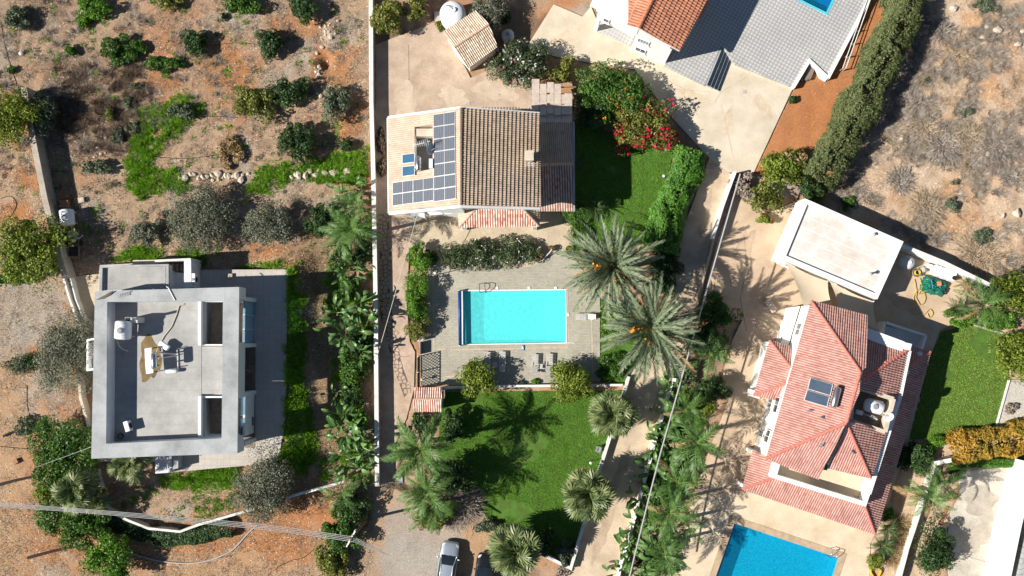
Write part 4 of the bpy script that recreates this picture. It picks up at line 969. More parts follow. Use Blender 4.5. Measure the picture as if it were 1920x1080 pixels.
# ---- shed beside the round tank
sh = thing('shed', 'small white shed with cream and brown striped tile roof', 'shed', P(882, 80, 0))
SR1, SR2 = P(852, 89, 3.0), P(917, 46, 3.0)
S1 = Plane.of(SR1, SR2, P(831, 60, 2.35)); S2 = Plane.of(SR1, SR2, P(878, 128, 2.35))
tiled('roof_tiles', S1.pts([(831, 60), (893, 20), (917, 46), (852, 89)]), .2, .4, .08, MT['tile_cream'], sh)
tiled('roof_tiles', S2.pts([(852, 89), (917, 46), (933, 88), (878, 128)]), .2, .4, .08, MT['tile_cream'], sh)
capline('ridge_cap', SR1+Vector((0, 0, .05)), SR2+Vector((0, 0, .05)), .12, MT['ridge_tan'], sh)
MB().skirt(S1.pts([(837, 62), (893, 26), (915, 48), (853, 88)], -.18), 0).build('wall', MT['white'], sh)
MB().skirt(S2.pts([(853, 88), (915, 48), (928, 88), (879, 121)], -.18), 0).build('wall', MT['white'], sh)
d = (P(928, 88, 1)-P(879, 121, 1)).normalized(); out = Vector((d.y, -d.x, 0))
dr = P(916, 97, 1.2); MB().box((dr.x+out.x*.04, dr.y+out.y*.04, 1.0), (.85, .06, 1.95), math.atan2(d.y, d.x)).build('door', MT['timber'], sh)
# ---- gate roof by the pool
gr = thing('gate_canopy', 'small gate canopy with white and red striped tiles on the garden path', 'canopy', P(802, 748, 0))
G1, G2 = P(775, 748, 2.75), P(829, 748, 2.75)
GA = Plane.of(G1, G2, P(802, 727, 2.3)); GB = Plane.of(G1, G2, P(802, 771, 2.3))
tiled('roof_tiles', GA.pts([(777, 727), (827, 727), (829, 748), (775, 748)]), .21, .36, .08, MT['tile_porch'], gr)
tiled('roof_tiles', GB.pts([(775, 748), (829, 748), (828, 771), (776, 771)]), .21, .36, .08, MT['tile_porch'], gr)
capline('ridge_cap', G1+Vector((0, 0, .05)), G2+Vector((0, 0, .05)), .1, MT['ridge_tan'], gr)
for x, y in ((780, 732), (780, 766), (823, 732), (823, 766)):
    c = P(x, y, 2.2); MB().box((c.x, c.y, 1.1), (.3, .3, 2.25)).build('post', MT['white'], gr)
part('gate_leaf', MT['bluefloat'], gr, lambda m: m.box((P(830, 749, 1).x, P(830, 749, 1).y, 1.0), (.06, 1.6, 1.9)))
# ---- modern grey-roofed villa on its plinth
vz = PLINTH_Z
paved('villa_plinth', plinth_w, [], -.1, vz, MT['villa_terrace'])
vi = thing('flat_roof_villa', 'modern villa with flat grey roof, broad parapet and two rectangular roof wells', 'house', P(310, 700, vz))
ZT, ZD = 6.5, 4.9
OUT = [(178, 546), (448.5, 538), (445, 850), (171, 860)]; INN = [(201, 566), (418, 564), (415.5, 822), (199, 832)]
for i in range(4):
    j = (i+1) % 4; q = [OUT[i], OUT[j], INN[j], INN[i]]
    if i == 1:
        MB().prism(PX(q, ZT), 6.3, ZT-.1).build('parapet', MT['villa_wall'], vi)
        for f0, f1 in ((0, .07), (.335, .67), (.93, 1)):
            a0, a1 = Vector(OUT[1]), Vector(OUT[2]); b0, b1 = Vector(INN[1]), Vector(INN[2]); qq = [a0.lerp(a1, f0), a0.lerp(a1, f1), b0.lerp(b1, f1), b0.lerp(b1, f0)]
            MB().prism(PX([(v.x, v.y) for v in qq], ZT), 4.62, 6.3).build('parapet', MT['villa_wall'], vi)
    else: MB().prism(PX(q, ZT), 4.62, ZT-.1).build('parapet', MT['villa_wall'], vi)
    c = [(x*1.0, y*1.0) for x, y in q]; MB().prism(PX(c, ZT), ZT-.1, ZT).build('parapet_top', MT['villa_top'], vi)
dk = [(197, 562), (366, 560), (366, 824), (195, 836)]
MB().prism(PX(dk, ZT-.1), 4.62, ZD).build('roof_deck', MT['villa_deck'], vi)
MB().prism(PX([(366, 650), (420, 650), (419, 741), (366, 741)], ZT), 4.62, ZD).build('roof_deck', MT['villa_deck'], vi)
for y0, y1 in ((563, 648), (743, 824)):
    MB().prism(PX([(366, y0), (372, y0), (372, y1), (366, y1)], ZT-.5), ZD, ZD+.45).build('well_kerb', MT['villa_wall'], vi)
    MB().prism(PX([(372, y0), (378.5, y0), (378.5, y1), (372, y1)], ZD+.2), 4.3, ZD+.2).build('well_kerb', MT['villa_top'], vi)
    MB().prism(PX([(378.5, y1-2.5), (417, y1-2.5), (417, y1), (378.5, y1)], ZD+.2), 4.62, ZD+.2).build('well_kerb', MT['white'], vi)
    MB().prism(PX([(378.5, y0), (417, y0), (417, y0+3), (378.5, y0+3)], ZD+.2), 4.62, ZD+.2).build('well_kerb', MT['white'], vi)
for k_, (a, b) in enumerate((((287, 541), (287, 566)), ((422, 539), (421, 565)), ((174, 700), (200, 698)), ((420, 640), (447, 640)), ((395, 824), (394, 853)), ((250, 830), (250, 857)), ((421, 822), (445, 822)), ((173, 792), (199, 790)))):
    MB().strip([P(*a, ZT), P(*b, ZT)], .05, ZT-.02, ZT+.004).build('membrane_joint', MT['brick_dark'], vi)
MB().slab([P(179, 563, ZT+.02), P(213, 544, ZT+.25), P(208, 553, ZT+.05), P(196, 560, ZT+.02)], .03).build('corner_flashing', MT['darkline'], vi)
for y0, y1 in ((563, 648), (743, 824)):
    a_, b_ = P(440, y0, ZT), P(440, y1, ZT); l_ = P(380, y0, ZD)
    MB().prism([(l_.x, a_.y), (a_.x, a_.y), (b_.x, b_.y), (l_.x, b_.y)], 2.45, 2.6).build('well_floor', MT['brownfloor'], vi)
    MB().prism([(a_.x-.05, a_.y), (a_.x+.15, a_.y), (a_.x+.15, b_.y), (a_.x-.05, b_.y)], vz, 3.95).build('well_outer_wall', MT['villa_wall'], vi)
    for yy in (a_.y, b_.y): MB().box(((l_.x+a_.x)/2, yy, 3.4), (a_.x-l_.x, .16, 2.4)).build('well_side_wall', MT['villa_wall'], vi)
rm = [(182, 556), (372, 552), (370, 832), (176, 846)]
MB().prism(PX(rm, 4.62), vz, 4.615).build('rooms', MT['villa_wall'], vi)
MB().prism(PX([(392, 552), (480, 560), (478, 840), (392, 835)], vz), vz, vz+.03).build('loggia_floor', MT['brownfloor'], vi)
MB().prism(PX([(376, 652), (392, 652), (391, 741), (376, 741)], 4.4), vz, 4.5).build('loggia_wall', MT['villa_wall'], vi)
for y in (563, 647, 735, 824):
    c = P(481, y, vz); MB().box((c.x-.32, c.y, (vz+4.62)/2), (.62, .36, 4.62-vz)).build('column', MT['villa_wall'], vi)
ca, cb = P(481, 566, vz), P(481, 644, vz)
for i in range(3):
    y0 = ca.y+(cb.y-ca.y)*(i+.04)/3; y1 = ca.y+(cb.y-ca.y)*(i+.96)/3
    w = MB().box((ca.x-.18, (y0+y1)/2, (vz+4.5)/2+.1), (.05, abs(y1-y0), 4.3-vz)).build('glass_panel', MT['seeglass'], vi)
    MB().box((ca.x-.18, y0, (vz+4.5)/2+.1), (.09, .07, 4.35-vz)).build('mullion', MT['aluminium'], w)
MB().box((ca.x-.1, (ca.y+cb.y)/2, vz+.12), (.2, abs(cb.y-ca.y), .16)).build('threshold', MT['villa_top'], vi)
c0 = P(481, 735, vz); c1 = P(478, 818, vz)
for i in range(2):
    y0 = c0.y+(c1.y-c0.y)*(i+.06)/2; y1 = c0.y+(c1.y-c0.y)*(i+.94)/2
    MB().box((c0.x-.5, (y0+y1)/2, (vz+4.3)/2), (.05, abs(y1-y0), 4.2-vz)).build('glass_panel', MT['seeglass'], vi)
# low north roof, stair, side walls
MB().prism(PX([(188, 499), (314, 496), (314, 541), (187, 548)], 3.9), vz, 3.7).build('annex', MT['villa_wall'], vi)
MB().prism(PX([(196, 503), (310, 500), (310, 541), (196, 545)], 3.75), 3.7, 3.75).build('annex_roof', MT['villa_deck'], vi)
for q in ([(187, 498), (316, 495), (316, 499), (187, 502)], [(187, 502), (192, 502), (191, 545), (186, 545)], [(311, 499), (316, 499), (316, 541), (311, 541)]):
    MB().prism(PX(q, 4.05), 3.7, 4.05).build('annex_parapet', MT['villa_top'], vi)
for i in range(5):
    x = 319+i*5.2; MB().prism(PX([(x, 495), (x+5.2, 495), (x+5.2, 509), (x, 509)], 2+.18*i), vz, 3.1-.32*i).build('stair_tread', MT['brownfloor'], vi)
MB().prism(PX([(318, 509), (345, 512), (345, 540), (318, 540)], 2.4), vz, 2.2).build('stair_landing', MT['villa_wall'], vi)
MB().prism(PX([(345, 489), (358, 487), (359, 538), (345, 540)], 3.4), vz, 3.4).build('stair_wall', MT['villa_wall'], vi)
MB().prism(PX([(290, 487), (357, 484), (358, 488), (290, 491)], 3.5), vz-.3, 3.5).build('stair_wall', MT['whitecap'], vi)
MB().prism(PX([(249, 488), (290, 487), (290, 495), (249, 496)], 2.2), .2, 2.2).build('stair_wall', MT['cream'], vi)
for q in ([(162, 636), (176, 634), (176, 638), (162, 639)], [(162, 692), (176, 690), (176, 694), (162, 696)], [(162, 639), (165.5, 639), (165.5, 692), (162, 692)]):
    MB().prism(PX(q, 3.0), 0, 3.0).build('bay_wall', MT['white'], vi)
MB().prism(PX([(291, 854), (322, 854), (322, 886), (291, 888)], 2.0), .1, 2.0).build('planter', MT['villa_wall'], vi)
MB().prism(PX([(324, 856), (334, 856), (334, 878), (324, 880)], 2.4), .1, 2.4).build('planter', MT['brick_dark'], vi)
# ---- white flat-roofed garage
ga = thing('garage', 'white flat-roofed garage with stained roof and low parapet', 'garage', P(1575, 470, 0))
GQ = [(1509, 372), (1694, 453), (1645, 561), (1463, 484)]
gw = PX(GQ, 3.2); gc = sum(gw, Vector())/4
MB().prism(gw, 0, 2.98).build('wall', MT['white'], ga)
def inset(pts, k):
    n = len(pts); out = []; a = sum(pts[i].x*pts[(i+1) % n].y-pts[(i+1) % n].x*pts[i].y for i in range(n)); sg = 1 if a > 0 else -1
    for i in range(n):
        p, q, r_ = pts[i-1], pts[i], pts[(i+1) % n]; d0 = (q-p).normalized(); d1 = (r_-q).normalized()
        n0 = Vector((-d0.y, d0.x, 0))*sg; n1 = Vector((-d1.y, d1.x, 0))*sg; m = (n0+n1).normalized(); out.append(q+m*(k/max(.3, m.dot(n0))))
    return out
gi = inset([Vector((q.x, q.y, 0)) for q in gw], .42)
MT['garage_roof'] = mat('stained_white_roof', (.66, .64, .61), .85, .05, .8, .15, 10, c2=(.57, .49, .41), fine=.05)
MB().prism(gi, 2.98, 3.0).build('roof', MT['garage_roof'], ga)
for i in range(4):
    j = (i+1) % 4; MB().prism([gw[i], gw[j], gi[j], gi[i]], 2.985, 3.22).build('parapet', MT['white'], ga)
for k in range(1, 5):
    a = gi[0].lerp(gi[3], k/5); b = gi[1].lerp(gi[2], k/5); MB().strip([a, b], .05, 3.0, 3.006).build('seam', MT['white'], ga)
d = (gw[2]-gw[3]).normalized(); out = Vector((d.y, -d.x, 0))
for f0, f1 in ((.1, .32), (.55, .7)):
    window_on(ga, gw[3].lerp(gw[2], f0), gw[3].lerp(gw[2], f1), 1.0, 2.2, out, 'glass', 3)
for n_, (px, py), hh in (('vent_pipe', (1628, 514), .65), ('vent_pipe', (1637, 440), .35)):
    c = P(px, py, 3.1); t = thing(n_, 'stubby vent pipe standing near the south corner of the garage roof' if hh > .5 else 'short vent pipe near the north edge of the garage roof', 'vent pipe', (c.x, c.y, 3.0))
    MB().lathe([(.09, 0), (.09, hh), (.08, hh)], (c.x, c.y, 3.0), 12).build('pipe', MT['whitecap'], t)
    MB().lathe([(.05, hh), (.17, hh+.03), (.17, hh+.1), (.02, hh+.2)], (c.x, c.y, 3.0), 12).build('cowl', MT['brick_dark'], t)
# ---- shade sails
def sail(label, cs, zs, sag):
    q = [P(a, b, z) for (a, b), z in zip(cs, zs)]; n = 10; V = []; F = []; cen = sum(q, Vector())/4
    for i in range(n+1):
        for j in range(n+1):
            u, v = i/n, j/n
            p = (q[0]*(1-u)+q[1]*u)*(1-v)+(q[3]*(1-u)+q[2]*u)*v
            e = max(4*u*(1-u)*(abs(2*v-1)**3), 4*v*(1-v)*(abs(2*u-1)**3)); p = p.lerp(cen, .13*e)
            p.z -= sag*4*u*(1-u)*4*v*(1-v); V.append(p)
    F = [(i*(n+1)+j, i*(n+1)+j+1, (i+1)*(n+1)+j+1, (i+1)*(n+1)+j) for i in range(n) for j in range(n)]
    t = thing('shade_sail', label, 'shade sail', Vector((cen.x, cen.y, 0)), None)
    MB().add(V, F).build('cloth', MT['canvas'], t, smooth=True)
    for k in range(4):
        MB().tube([(q[k].x, q[k].y, .1), (q[k].x, q[k].y, q[k].z+.05)], .05, 8).build('post', MT['paintwhite'], t)
    return t
sail('pale tan shade sail in full sun beside the garage wall', [(1471, 489), (1552, 527), (1567, 588), (1508, 577)], (2.9, 2.9, 2.6, 2.6), .2)
sail('shade sail lying mostly in the shadow of the garage and gable', [(1555, 526), (1638, 565), (1650, 622), (1572, 590)], (2.8, 2.8, 2.5, 2.5), .2)
# ---- house with the rose-red hipped roofs
rh = thing('red_roof_house', 'white house with rose-red hipped tile roofs and a wraparound veranda', 'house', P(1560, 780, 0))
TR = dict(w=.215, c=.37, amp=.085)
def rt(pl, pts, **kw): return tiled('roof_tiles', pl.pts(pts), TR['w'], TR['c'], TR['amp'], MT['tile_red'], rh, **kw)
A, D_ = (1521, 564), (1436, 860)
WP = Plane((*A, 5.3), (*D_, 5.3), (1613, 697, 7.9)); Bp, Cp = (1613, 697), (1587, 793)
NP = Plane.of(P(*A, 5.3), P(1625, 592, 5.3), WP.at(*Bp)); SP = Plane.of(P(*D_, 5.3), P(1533, 898, 5.3), WP.at(*Cp))
rt(WP, [A, Bp, (1612, 735), Cp, D_]); rt(NP, [A, (1626, 592), (1623, 690), Bp]); rt(SP, [Cp, (1534, 898), D_])
MB().skirt(WP.pts([(1523, 572), (1611, 698), (1586, 790), (1440, 857)], -.2), 0).build('wall', MT['white'], rh)
MB().skirt(NP.pts([(1523, 572), (1620, 598), (1619, 690), (1611, 698)], -.2), 0).build('wall', MT['white'], rh)
MB().skirt(SP.pts([(1585, 793), (1533, 892), (1442, 857)], -.2), 2).build('wall', MT['white'], rh)
for a, b, pl in ((A, Bp, WP), (D_, Cp, WP), (Bp, Cp, WP)): capline('hip_cap', pl.at(*a, .06), pl.at(*b, .06), .15, MT['ridge_red'], rh)
zG = 6.7; G_, H_ = (1617, 712), (1701, 657)
N2 = Plane.of(P(*H_, 4.9), P(1622, 634, 4.9), P(*G_, zG)); E2 = Plane.of(P(*H_, 4.9), P(1682, 752, 4.9), P(*G_, zG))
J_ = (1590, 800); S2_ = Plane.of(P(1633, 897, 4.9), P(1551, 877, 4.9), E2.at(*J_))
rt(N2, [(1620, 633), H_, G_]); rt(E2, [G_, H_, (1681, 752), (1611, 729)]); rt(E2, [J_, (1605, 792), (1661, 811), (1633, 897)]); rt(S2_, [J_, (1633, 897), (1551, 877)])
capline('hip_cap', E2.at(*G_, .06), E2.at(*H_, .06), .15, MT['ridge_red'], rh); capline('hip_cap', E2.at(*J_, .06), E2.at(1633, 897, .06), .13, MT['ridge_red'], rh)
MB().prism(PX([(1600, 600), (1700, 655), (1632, 893), (1545, 872)], 4.6), 0, 4.6).build('wall', MT['white'], rh)
MB().skirt(N2.pts([(1619, 640), (1692, 658), (1616, 708)], -.2), 4.55).build('wall', MT['white'], rh)
MB().skirt(E2.pts([(1614, 714), (1693, 664), (1676, 748), (1612, 727)], -.2), 4.55).build('wall', MT['white'], rh)
MB().skirt(E2.pts([(1590, 802), (1606, 794), (1656, 811), (1631, 890)], -.2), 4.55).build('wall', MT['white'], rh)
WL = [(1609, 727), (1676, 748), (1660, 810), (1602, 791)]
for i, (a, b) in enumerate(zip(WL, WL[1:]+WL[:1])):
    if i == 3: continue
    w = MB().strip([P(*a, 5.75), P(*b, 5.75)], .36, 4.6, 5.75+.004*i).build('well_wall', MT['cream'], rh)
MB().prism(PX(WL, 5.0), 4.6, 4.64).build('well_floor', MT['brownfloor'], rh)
MB().prism(PX([(1624, 614), (1697, 641), (1691, 660), (1622, 634)], 5.1), 4.2, 5.1).build('parapet', MT['white'], rh)
MB().prism(PX([(1697, 642), (1710, 645), (1707, 657), (1694, 653)], 5.6), 3, 5.6).build('parapet_pier', MT['white'], rh)
MB().strip([P(1705, 657, 4.95), P(1687, 745, 4.95), P(1651, 858, 4.95), P(1629, 926, 4.95)], .42, 2.4, 4.95).build('parapet', MT['white'], rh)
# balcony
ZB = 3.5
MB().prism(PX([(1456, 866), (1648, 868), (1622, 944), (1452, 894)], ZB), 0, ZB).build('balcony_floor', MT['patio2'], rh)
MB().strip([P(1459, 869, 4.6), P(1452, 893, 4.6), P(1621, 945, 4.6), P(1634, 905, 4.6)], .4, 2.9, 4.6).build('balcony_wall', MT['white'], rh)
# veranda
V1 = Plane((1391, 917, 2.6), (1411, 843, 2.6), (1452, 896, 3.5)); V2 = Plane((1391, 917, 2.6), (1641, 1002, 2.6), (1452, 896, 3.5)); V3 = Plane((1641, 1002, 2.6), (1744, 660, 2.6), (1621, 948, 3.5)); V4 = Plane.of(P(1744, 660, 2.6), P(1706, 647, 2.6), V3.at(1698, 692))
rt(V1, [(1391, 917), (1411, 843), (1457, 868), (1452, 896)]); rt(V2, [(1391, 917), (1452, 896), (1621, 948), (1641, 1002)]); rt(V3, [(1641, 1002), (1621, 948), (1698, 692), (1744, 660)]); rt(V4, [(1744, 660), (1698, 692), (1704, 648)])
for a, b, pl in (((1391, 917), (1452, 896), V2), ((1641, 1002), (1621, 948), V2), ((1744, 660), (1698, 692), V3)): capline('hip_cap', pl.at(*a, .06), pl.at(*b, .06), .13, MT['ridge_red'], rh)
MB().prism(PX([(1700, 662), (1731, 672), (1640, 985), (1612, 958)], 1.0), 0, 1.0).build('veranda_dwarf_wall', MT['white'], rh)
for px, py in ((1397, 912), (1478, 940), (1560, 968), (1634, 992), (1665, 905), (1697, 800), (1733, 672), (1414, 848)):
    c = P(px, py, 2.5); MB().box((c.x, c.y, 1.25), (.34, .34, 2.45)).build('veranda_column', MT['white'], rh)
# west porch
X1 = Plane((1443, 638, 2.9), (1413, 741, 2.9), (1483, 690, 4.1)); X2 = Plane.of(P(1443, 638, 2.9), P(1481, 651, 2.9), X1.at(1483, 690)); X3 = Plane.of(P(1413, 741, 2.9), P(1465, 752, 2.9), X1.at(1477, 718))
rt(X1, [(1443, 638), (1483, 690), (1477, 718), (1413, 741)]); rt(X2, [(1443, 638), (1480, 650), (1490, 672), (1483, 690)]); rt(X3, [(1413, 741), (1477, 718), (1466, 752)])
for a, b in (((1443, 638), (1483, 690)), ((1413, 741), (1477, 718))): capline('hip_cap', X1.at(*a, .06), X1.at(*b, .06), .12, MT['ridge_red'], rh)
for px, py in ((1446, 645), (1419, 736), (1463, 747)):
    c = P(px, py, 2.8); MB().box((c.x, c.y, 1.4), (.4, .4, 2.75)).build('porch_column', MT['white'], rh)
MB().prism(PX([(1428, 648), (1452, 654), (1424, 748), (1402, 742)], .3), 0, .3).build('porch_step', MT['whitecap'], rh)
# west wall windows and the lower white block at the north-west corner
MB().prism(PX([(1487, 576), (1500, 574), (1478, 648), (1464, 644)], 2.2), 0, 2.2).build('side_block', MT['white'], rh)
wa = WP.at(1523, 572); wb = WP.at(1440, 857); d = Vector((wb.x-wa.x, wb.y-wa.y, 0)).normalized(); out = Vector((d.y, -d.x, 0)); out = out if out.x < 0 else -out
for f0, f1, z0, z1 in ((.12, .2, 2.9, 4.2), (.62, .72, 2.9, 4.2), (.84, .92, 2.9, 4.2), (.64, .7, .9, 2.1), (.86, .9, .9, 2.1)):
    window_on(rh, wa+(wb-wa)*f0, wa+(wb-wa)*f1, z0, z1, out, 'glass', 2)
# garden room roofed in glass below the north parapet
MB().prism(PX([(1660, 610), (1738, 633), (1728, 662), (1655, 640)], .9), 0, .9).build('terrace_base', MT['villa_wall'], rh)
for a, b in (((1660, 604), (1737, 629)), ((1737, 629), (1726, 664)), ((1660, 604), (1655, 632))):
    MB().strip([P(*a, 1.8), P(*b, 1.8)], .2, .2, 1.8).build('terrace_wall', MT['white'], rh)
# ---- terracotta-roofed house at the top
th = thing('terracotta_house', 'two-storey white house with terracotta gable roof at the top edge', 'house', P(1220, 60, 0))
ZE = 5.2
r1 = P(1197.5, 53, 6.9); r2 = P(1247, -50, 6.9)
TW = Plane.of(r1, r2, P(1106, 11, ZE)); TE = Plane.of(r1, r2, P(1274, 96, ZE))
tiled('roof_tiles', TW.pts([(1106, 11), (1178, 38), (1178, 46), (1240, -90), (1155, -90)]), .27, .42, .06, MT['tile_terra'], th)
tiled('roof_tiles', TW.pts([(1178, 38), (1176, 48), (1197.5, 53.5), (1247, -50), (1218, -60)]), .27, .42, .06, MT['tile_terra'], th)
tiled('roof_tiles', TE.pts([(1197.5, 53.5), (1274, 96), (1346, -40), (1247, -50)]), .27, .46, .06, MT['tile_terra'], th, lift=.06)
capline('ridge_cap', r1+Vector((0, 0, .07)), r2+Vector((0, 0, .07)), .17, MT['ridge_terra'], th)
e0, e1, k = (1181, 95), (1245, 122), (60, -126)
fe = PX([e0, e1, (e1[0]+k[0], e1[1]+k[1]), (e0[0]+k[0], e0[1]+k[1])], 0); MB().prism(fe, 0, ZE-.15).build('wall', MT['white'], th)
w0, w1 = (1113, 57), (1181, 88)
fw = PX([w0, w1, (w1[0]+k[0], w1[1]+k[1]), (w0[0]+k[0], w0[1]+k[1])], 0); MB().prism(fw, 3.1, ZE-.15).build('wall', MT['white'], th)
bk = [fw[0].lerp(fw[3], .45), fw[1].lerp(fw[2], .45), fw[2], fw[3]]; MB().prism(bk, 0, 3.098).build('carport_back', MT['white'], th)
MB().prism([fw[0], fw[0].lerp(fw[1], .09), fw[0].lerp(fw[1], .09)+(fw[3]-fw[0])*.06, fw[0].lerp(fw[3], .06)], 0, 3.098).build('carport_pillar', MT['white'], th)
MB().prism([fw[0].lerp(fw[1], .1), fw[1], fw[1].lerp(fw[2], .45), fw[0].lerp(fw[3], .45)], .05, .17).build('carport_floor', MT['checker'], th)
def gable(pl, pts): MB().skirt(pl.pts(pts, -.2), ZE-.2).build('gable_wall', MT['white'], th)
gable(TE, [(1198, 56), (1256, 90), (1326, -40), (1247, -48)]); gable(TW, [(1182, 49), (1197, 55), (1245, -48), (1225, -50)]); gable(TW, [(1118, 19), (1180, 40), (1225, -50), (1165, -70)])
d = (fe[1]-fe[0]).normalized(); out = Vector((d.y, -d.x, 0))
window_on(th, fe[0].lerp(fe[1], .10), fe[0].lerp(fe[1], .40), 3.3, 4.3, out, 'paleglass', 4); window_on(th, fe[0].lerp(fe[1], .12), fe[0].lerp(fe[1], .40), .9, 1.9, out, 'glass', 2)
window_on(th, fw[0].lerp(fw[1], .18), fw[0].lerp(fw[1], .32), 3.6, 4.4, Vector((d.y, -d.x, 0)), 'glass', 1)
TL = Plane.of(P(1306, 36, 4.0), P(1340, -40, 4.0), P(1316, 38, 3.7)); tiled('roof_tiles', TL.pts([(1303, 37), (1312, 36), (1350, -40), (1330, -40)]), .27, .42, .06, MT['tile_terra'], th)
# retaining edge, steps and railings of the tiled terrace
te = thing('terrace_edge', 'white kerbed edge of the chequered terrace above the orange soil', 'kerb wall', P(1580, 60, 0))
MB().strip([P(1650, -40, .8), P(1553, 146, .8)], .3, -.1, .8).build('kerb', MT['white'], te)
MB().strip([P(1553, 146, .802), P(1518, 113, .802), P(1488, 163, .802)], .3, -.1, .802).build('kerb', MT['white'], te)
MB().prism(PX([(1520, 116), (1552, 132), (1548, 152), (1538, 146)], .3), -.1, .3).build('landing', MT['whitecap'], te)
for i in range(3):
    a = [(1505+i*6, 152-i*2), (1516+i*5, 118+i*4)]; MB().strip([P(*a[0], .2+.12*i), P(*a[1], .2+.12*i)], .3, -.1, .2+.12*i).build('step', MT['brownfloor'], te)
for k_, (a, b) in enumerate((((1640, -40), (1580, 128)), ((1646, -40), (1586, 128)))):
    p, q = P(*a, .9), P(*b, .9); t = thing('pipe_rail', ('inner' if k_ == 0 else 'outer')+' of two pale parallel rails beside the chequered terrace', 'railing', P(*b, 0))
    MB().tube([p, q], .04, 6).build('rail', MT['whitecap'], t)
    for i in range(8):
        c = p.lerp(q, i/7); MB().tube([(c.x, c.y, -.05), (c.x, c.y, .9)], .035, 6).build('post', MT['brick_dark'], t)
# ---------------------------------------------------------------- walls and fences
def wall(label, line, t, h, mt, z0=-.15, name='garden_wall', cap=None, cat='wall', capw=.06):
    w = PX(line, h); c = w[len(w)//2]; th_ = thing(name, label, cat, (c.x, c.y, 0))
    MB().strip(w, t, z0, h-.06 if cap else h).build('wall_body', MT[mt], th_)
    if cap: MB().strip(w, t+capw, h-.06, h).build('coping', MT[cap], th_)
    return th_
wall('long concrete wall on the left with a white tank beside it', [(44, 163), (62, 265), (84, 375), (110, 480), (122, 520)], .5, 1.7, 'concrete', cap='concrete')
wall('low white wall beside the pale path left of the villa', [(118, 520), (130, 560), (146, 606)], .18, 1.0, 'whitecap')
wall('thin inner wall running down the pale path left of the villa', [(131, 520), (142, 562), (158, 602)], .12, .9, 'whitecap')
wall('long straight pale boundary wall between dry land and the paved garden', [(695, -30), (696, 190), (700, 335), (704, 560), (707, 912)], .34, 1.15, 'concrete', cap='whitecap')
wall('angled white garden wall curving below the villa', [(183, 880), (188, 930), (196, 955), (240, 976), (278, 991), (337, 997), (372, 984), (470, 956), (560, 927), (646, 903)], .22, 1.0, 'whitecap')
wall('short cream wall under the olive tree left of the villa', [(146, 690), (150, 745), (166, 800)], .25, 1.0, 'cream')
wall('bright white wall along the upper lane', [(1379, 322), (1356, 385), (1337, 446)], .22, 1.5, 'white')
wall('shaded lower wall along the lane beneath the overhead cable', [(1337, 450), (1322, 510), (1308, 566), (1298, 612)], .16, .7, 'concrete')
wall('white lane wall overgrown by paddle-leaved plants', [(1262, 712), (1246, 770), (1228, 830), (1210, 900), (1188, 980), (1165, 1060), (1157, 1095)], .22, 1.1, 'white')
wall('white wall on the lane side of the lower lawn', [(1179, 706), (1170, 738), (1138, 838), (1125, 880), (1096, 980), (1070, 1066), (1015, 1039)], .22, .8, 'white', cap='whitecap')
wall('low wall dividing the pool deck from the lawn', [(832, 727), (960, 724), (1168, 722)], .22, .6, 'whitecap')
wall('white yard wall behind the plastic tanks', [(1694, 461), (1770, 492), (1856, 534)], .28, 1.7, 'white', cap='whitecap')
wall('broad bright white parapet at the lower right corner', [(1934, 868), (1905, 980), (1880, 1100)], 1.15, 2.6, 'white')
wall('white upstand wall above the parking slab by the orange hedge', [(1754, 869), (1792, 861)], .4, 1.2, 'white')
wall('low retaining kerb under the shrubs by the east lawn', [(1828, 610), (1905, 632)], .16, .3, 'concrete')
wall('pale kerb between east lawn and gravel bed', [(1893, 712), (1868, 802)], .14, .25, 'whitecap')
MB_ = thing('roof_beyond_parapet', 'grey boarded roof beyond the white parapet at the lower right', 'roof', P(1925, 1050, 0))
MB().prism(PX([(1905, 1100), (1932, 985), (1990, 985), (1990, 1100)], 2.3), 0, 2.3).build('boards', MT['chevron'], MB_)
sf = thing('slatted_fence', 'white slatted fence running down beside the feather palm', 'fence', P(1722, 975, 0))
ln = PX([(1756, 868), (1742, 912), (1722, 976), (1704, 1030), (1687, 1095)], 1.3)
for a, b in zip(ln[:-1], ln[1:]):
    for k in range(4):
        d = (b-a).normalized(); s_ = Vector((0, 0, 0))
        MB().strip([a+s_, b+s_], .10, .22+.28*k, .42+.28*k).build('slat', MT['whitecap'], sf)
    for f in (0, .5):
        c = a.lerp(b, f); MB().box((c.x, c.y, .6), (.1, .1, 1.25)).build('post', MT['paintwhite'], sf)
rb = thing('planting_border', 'thin terracotta kerb along the edge of the parking slab', 'kerb', P(1765, 960, 0))
MB().strip([P(1776, 950, .25), P(1762, 985, .25)], .3, -.1, .25).build('kerb', MT['pot'], rb)
MB().strip([P(1745, 1060, .25), P(1732, 1100, .25)], .5, -.1, .25).build('kerb', MT['pot'], rb)
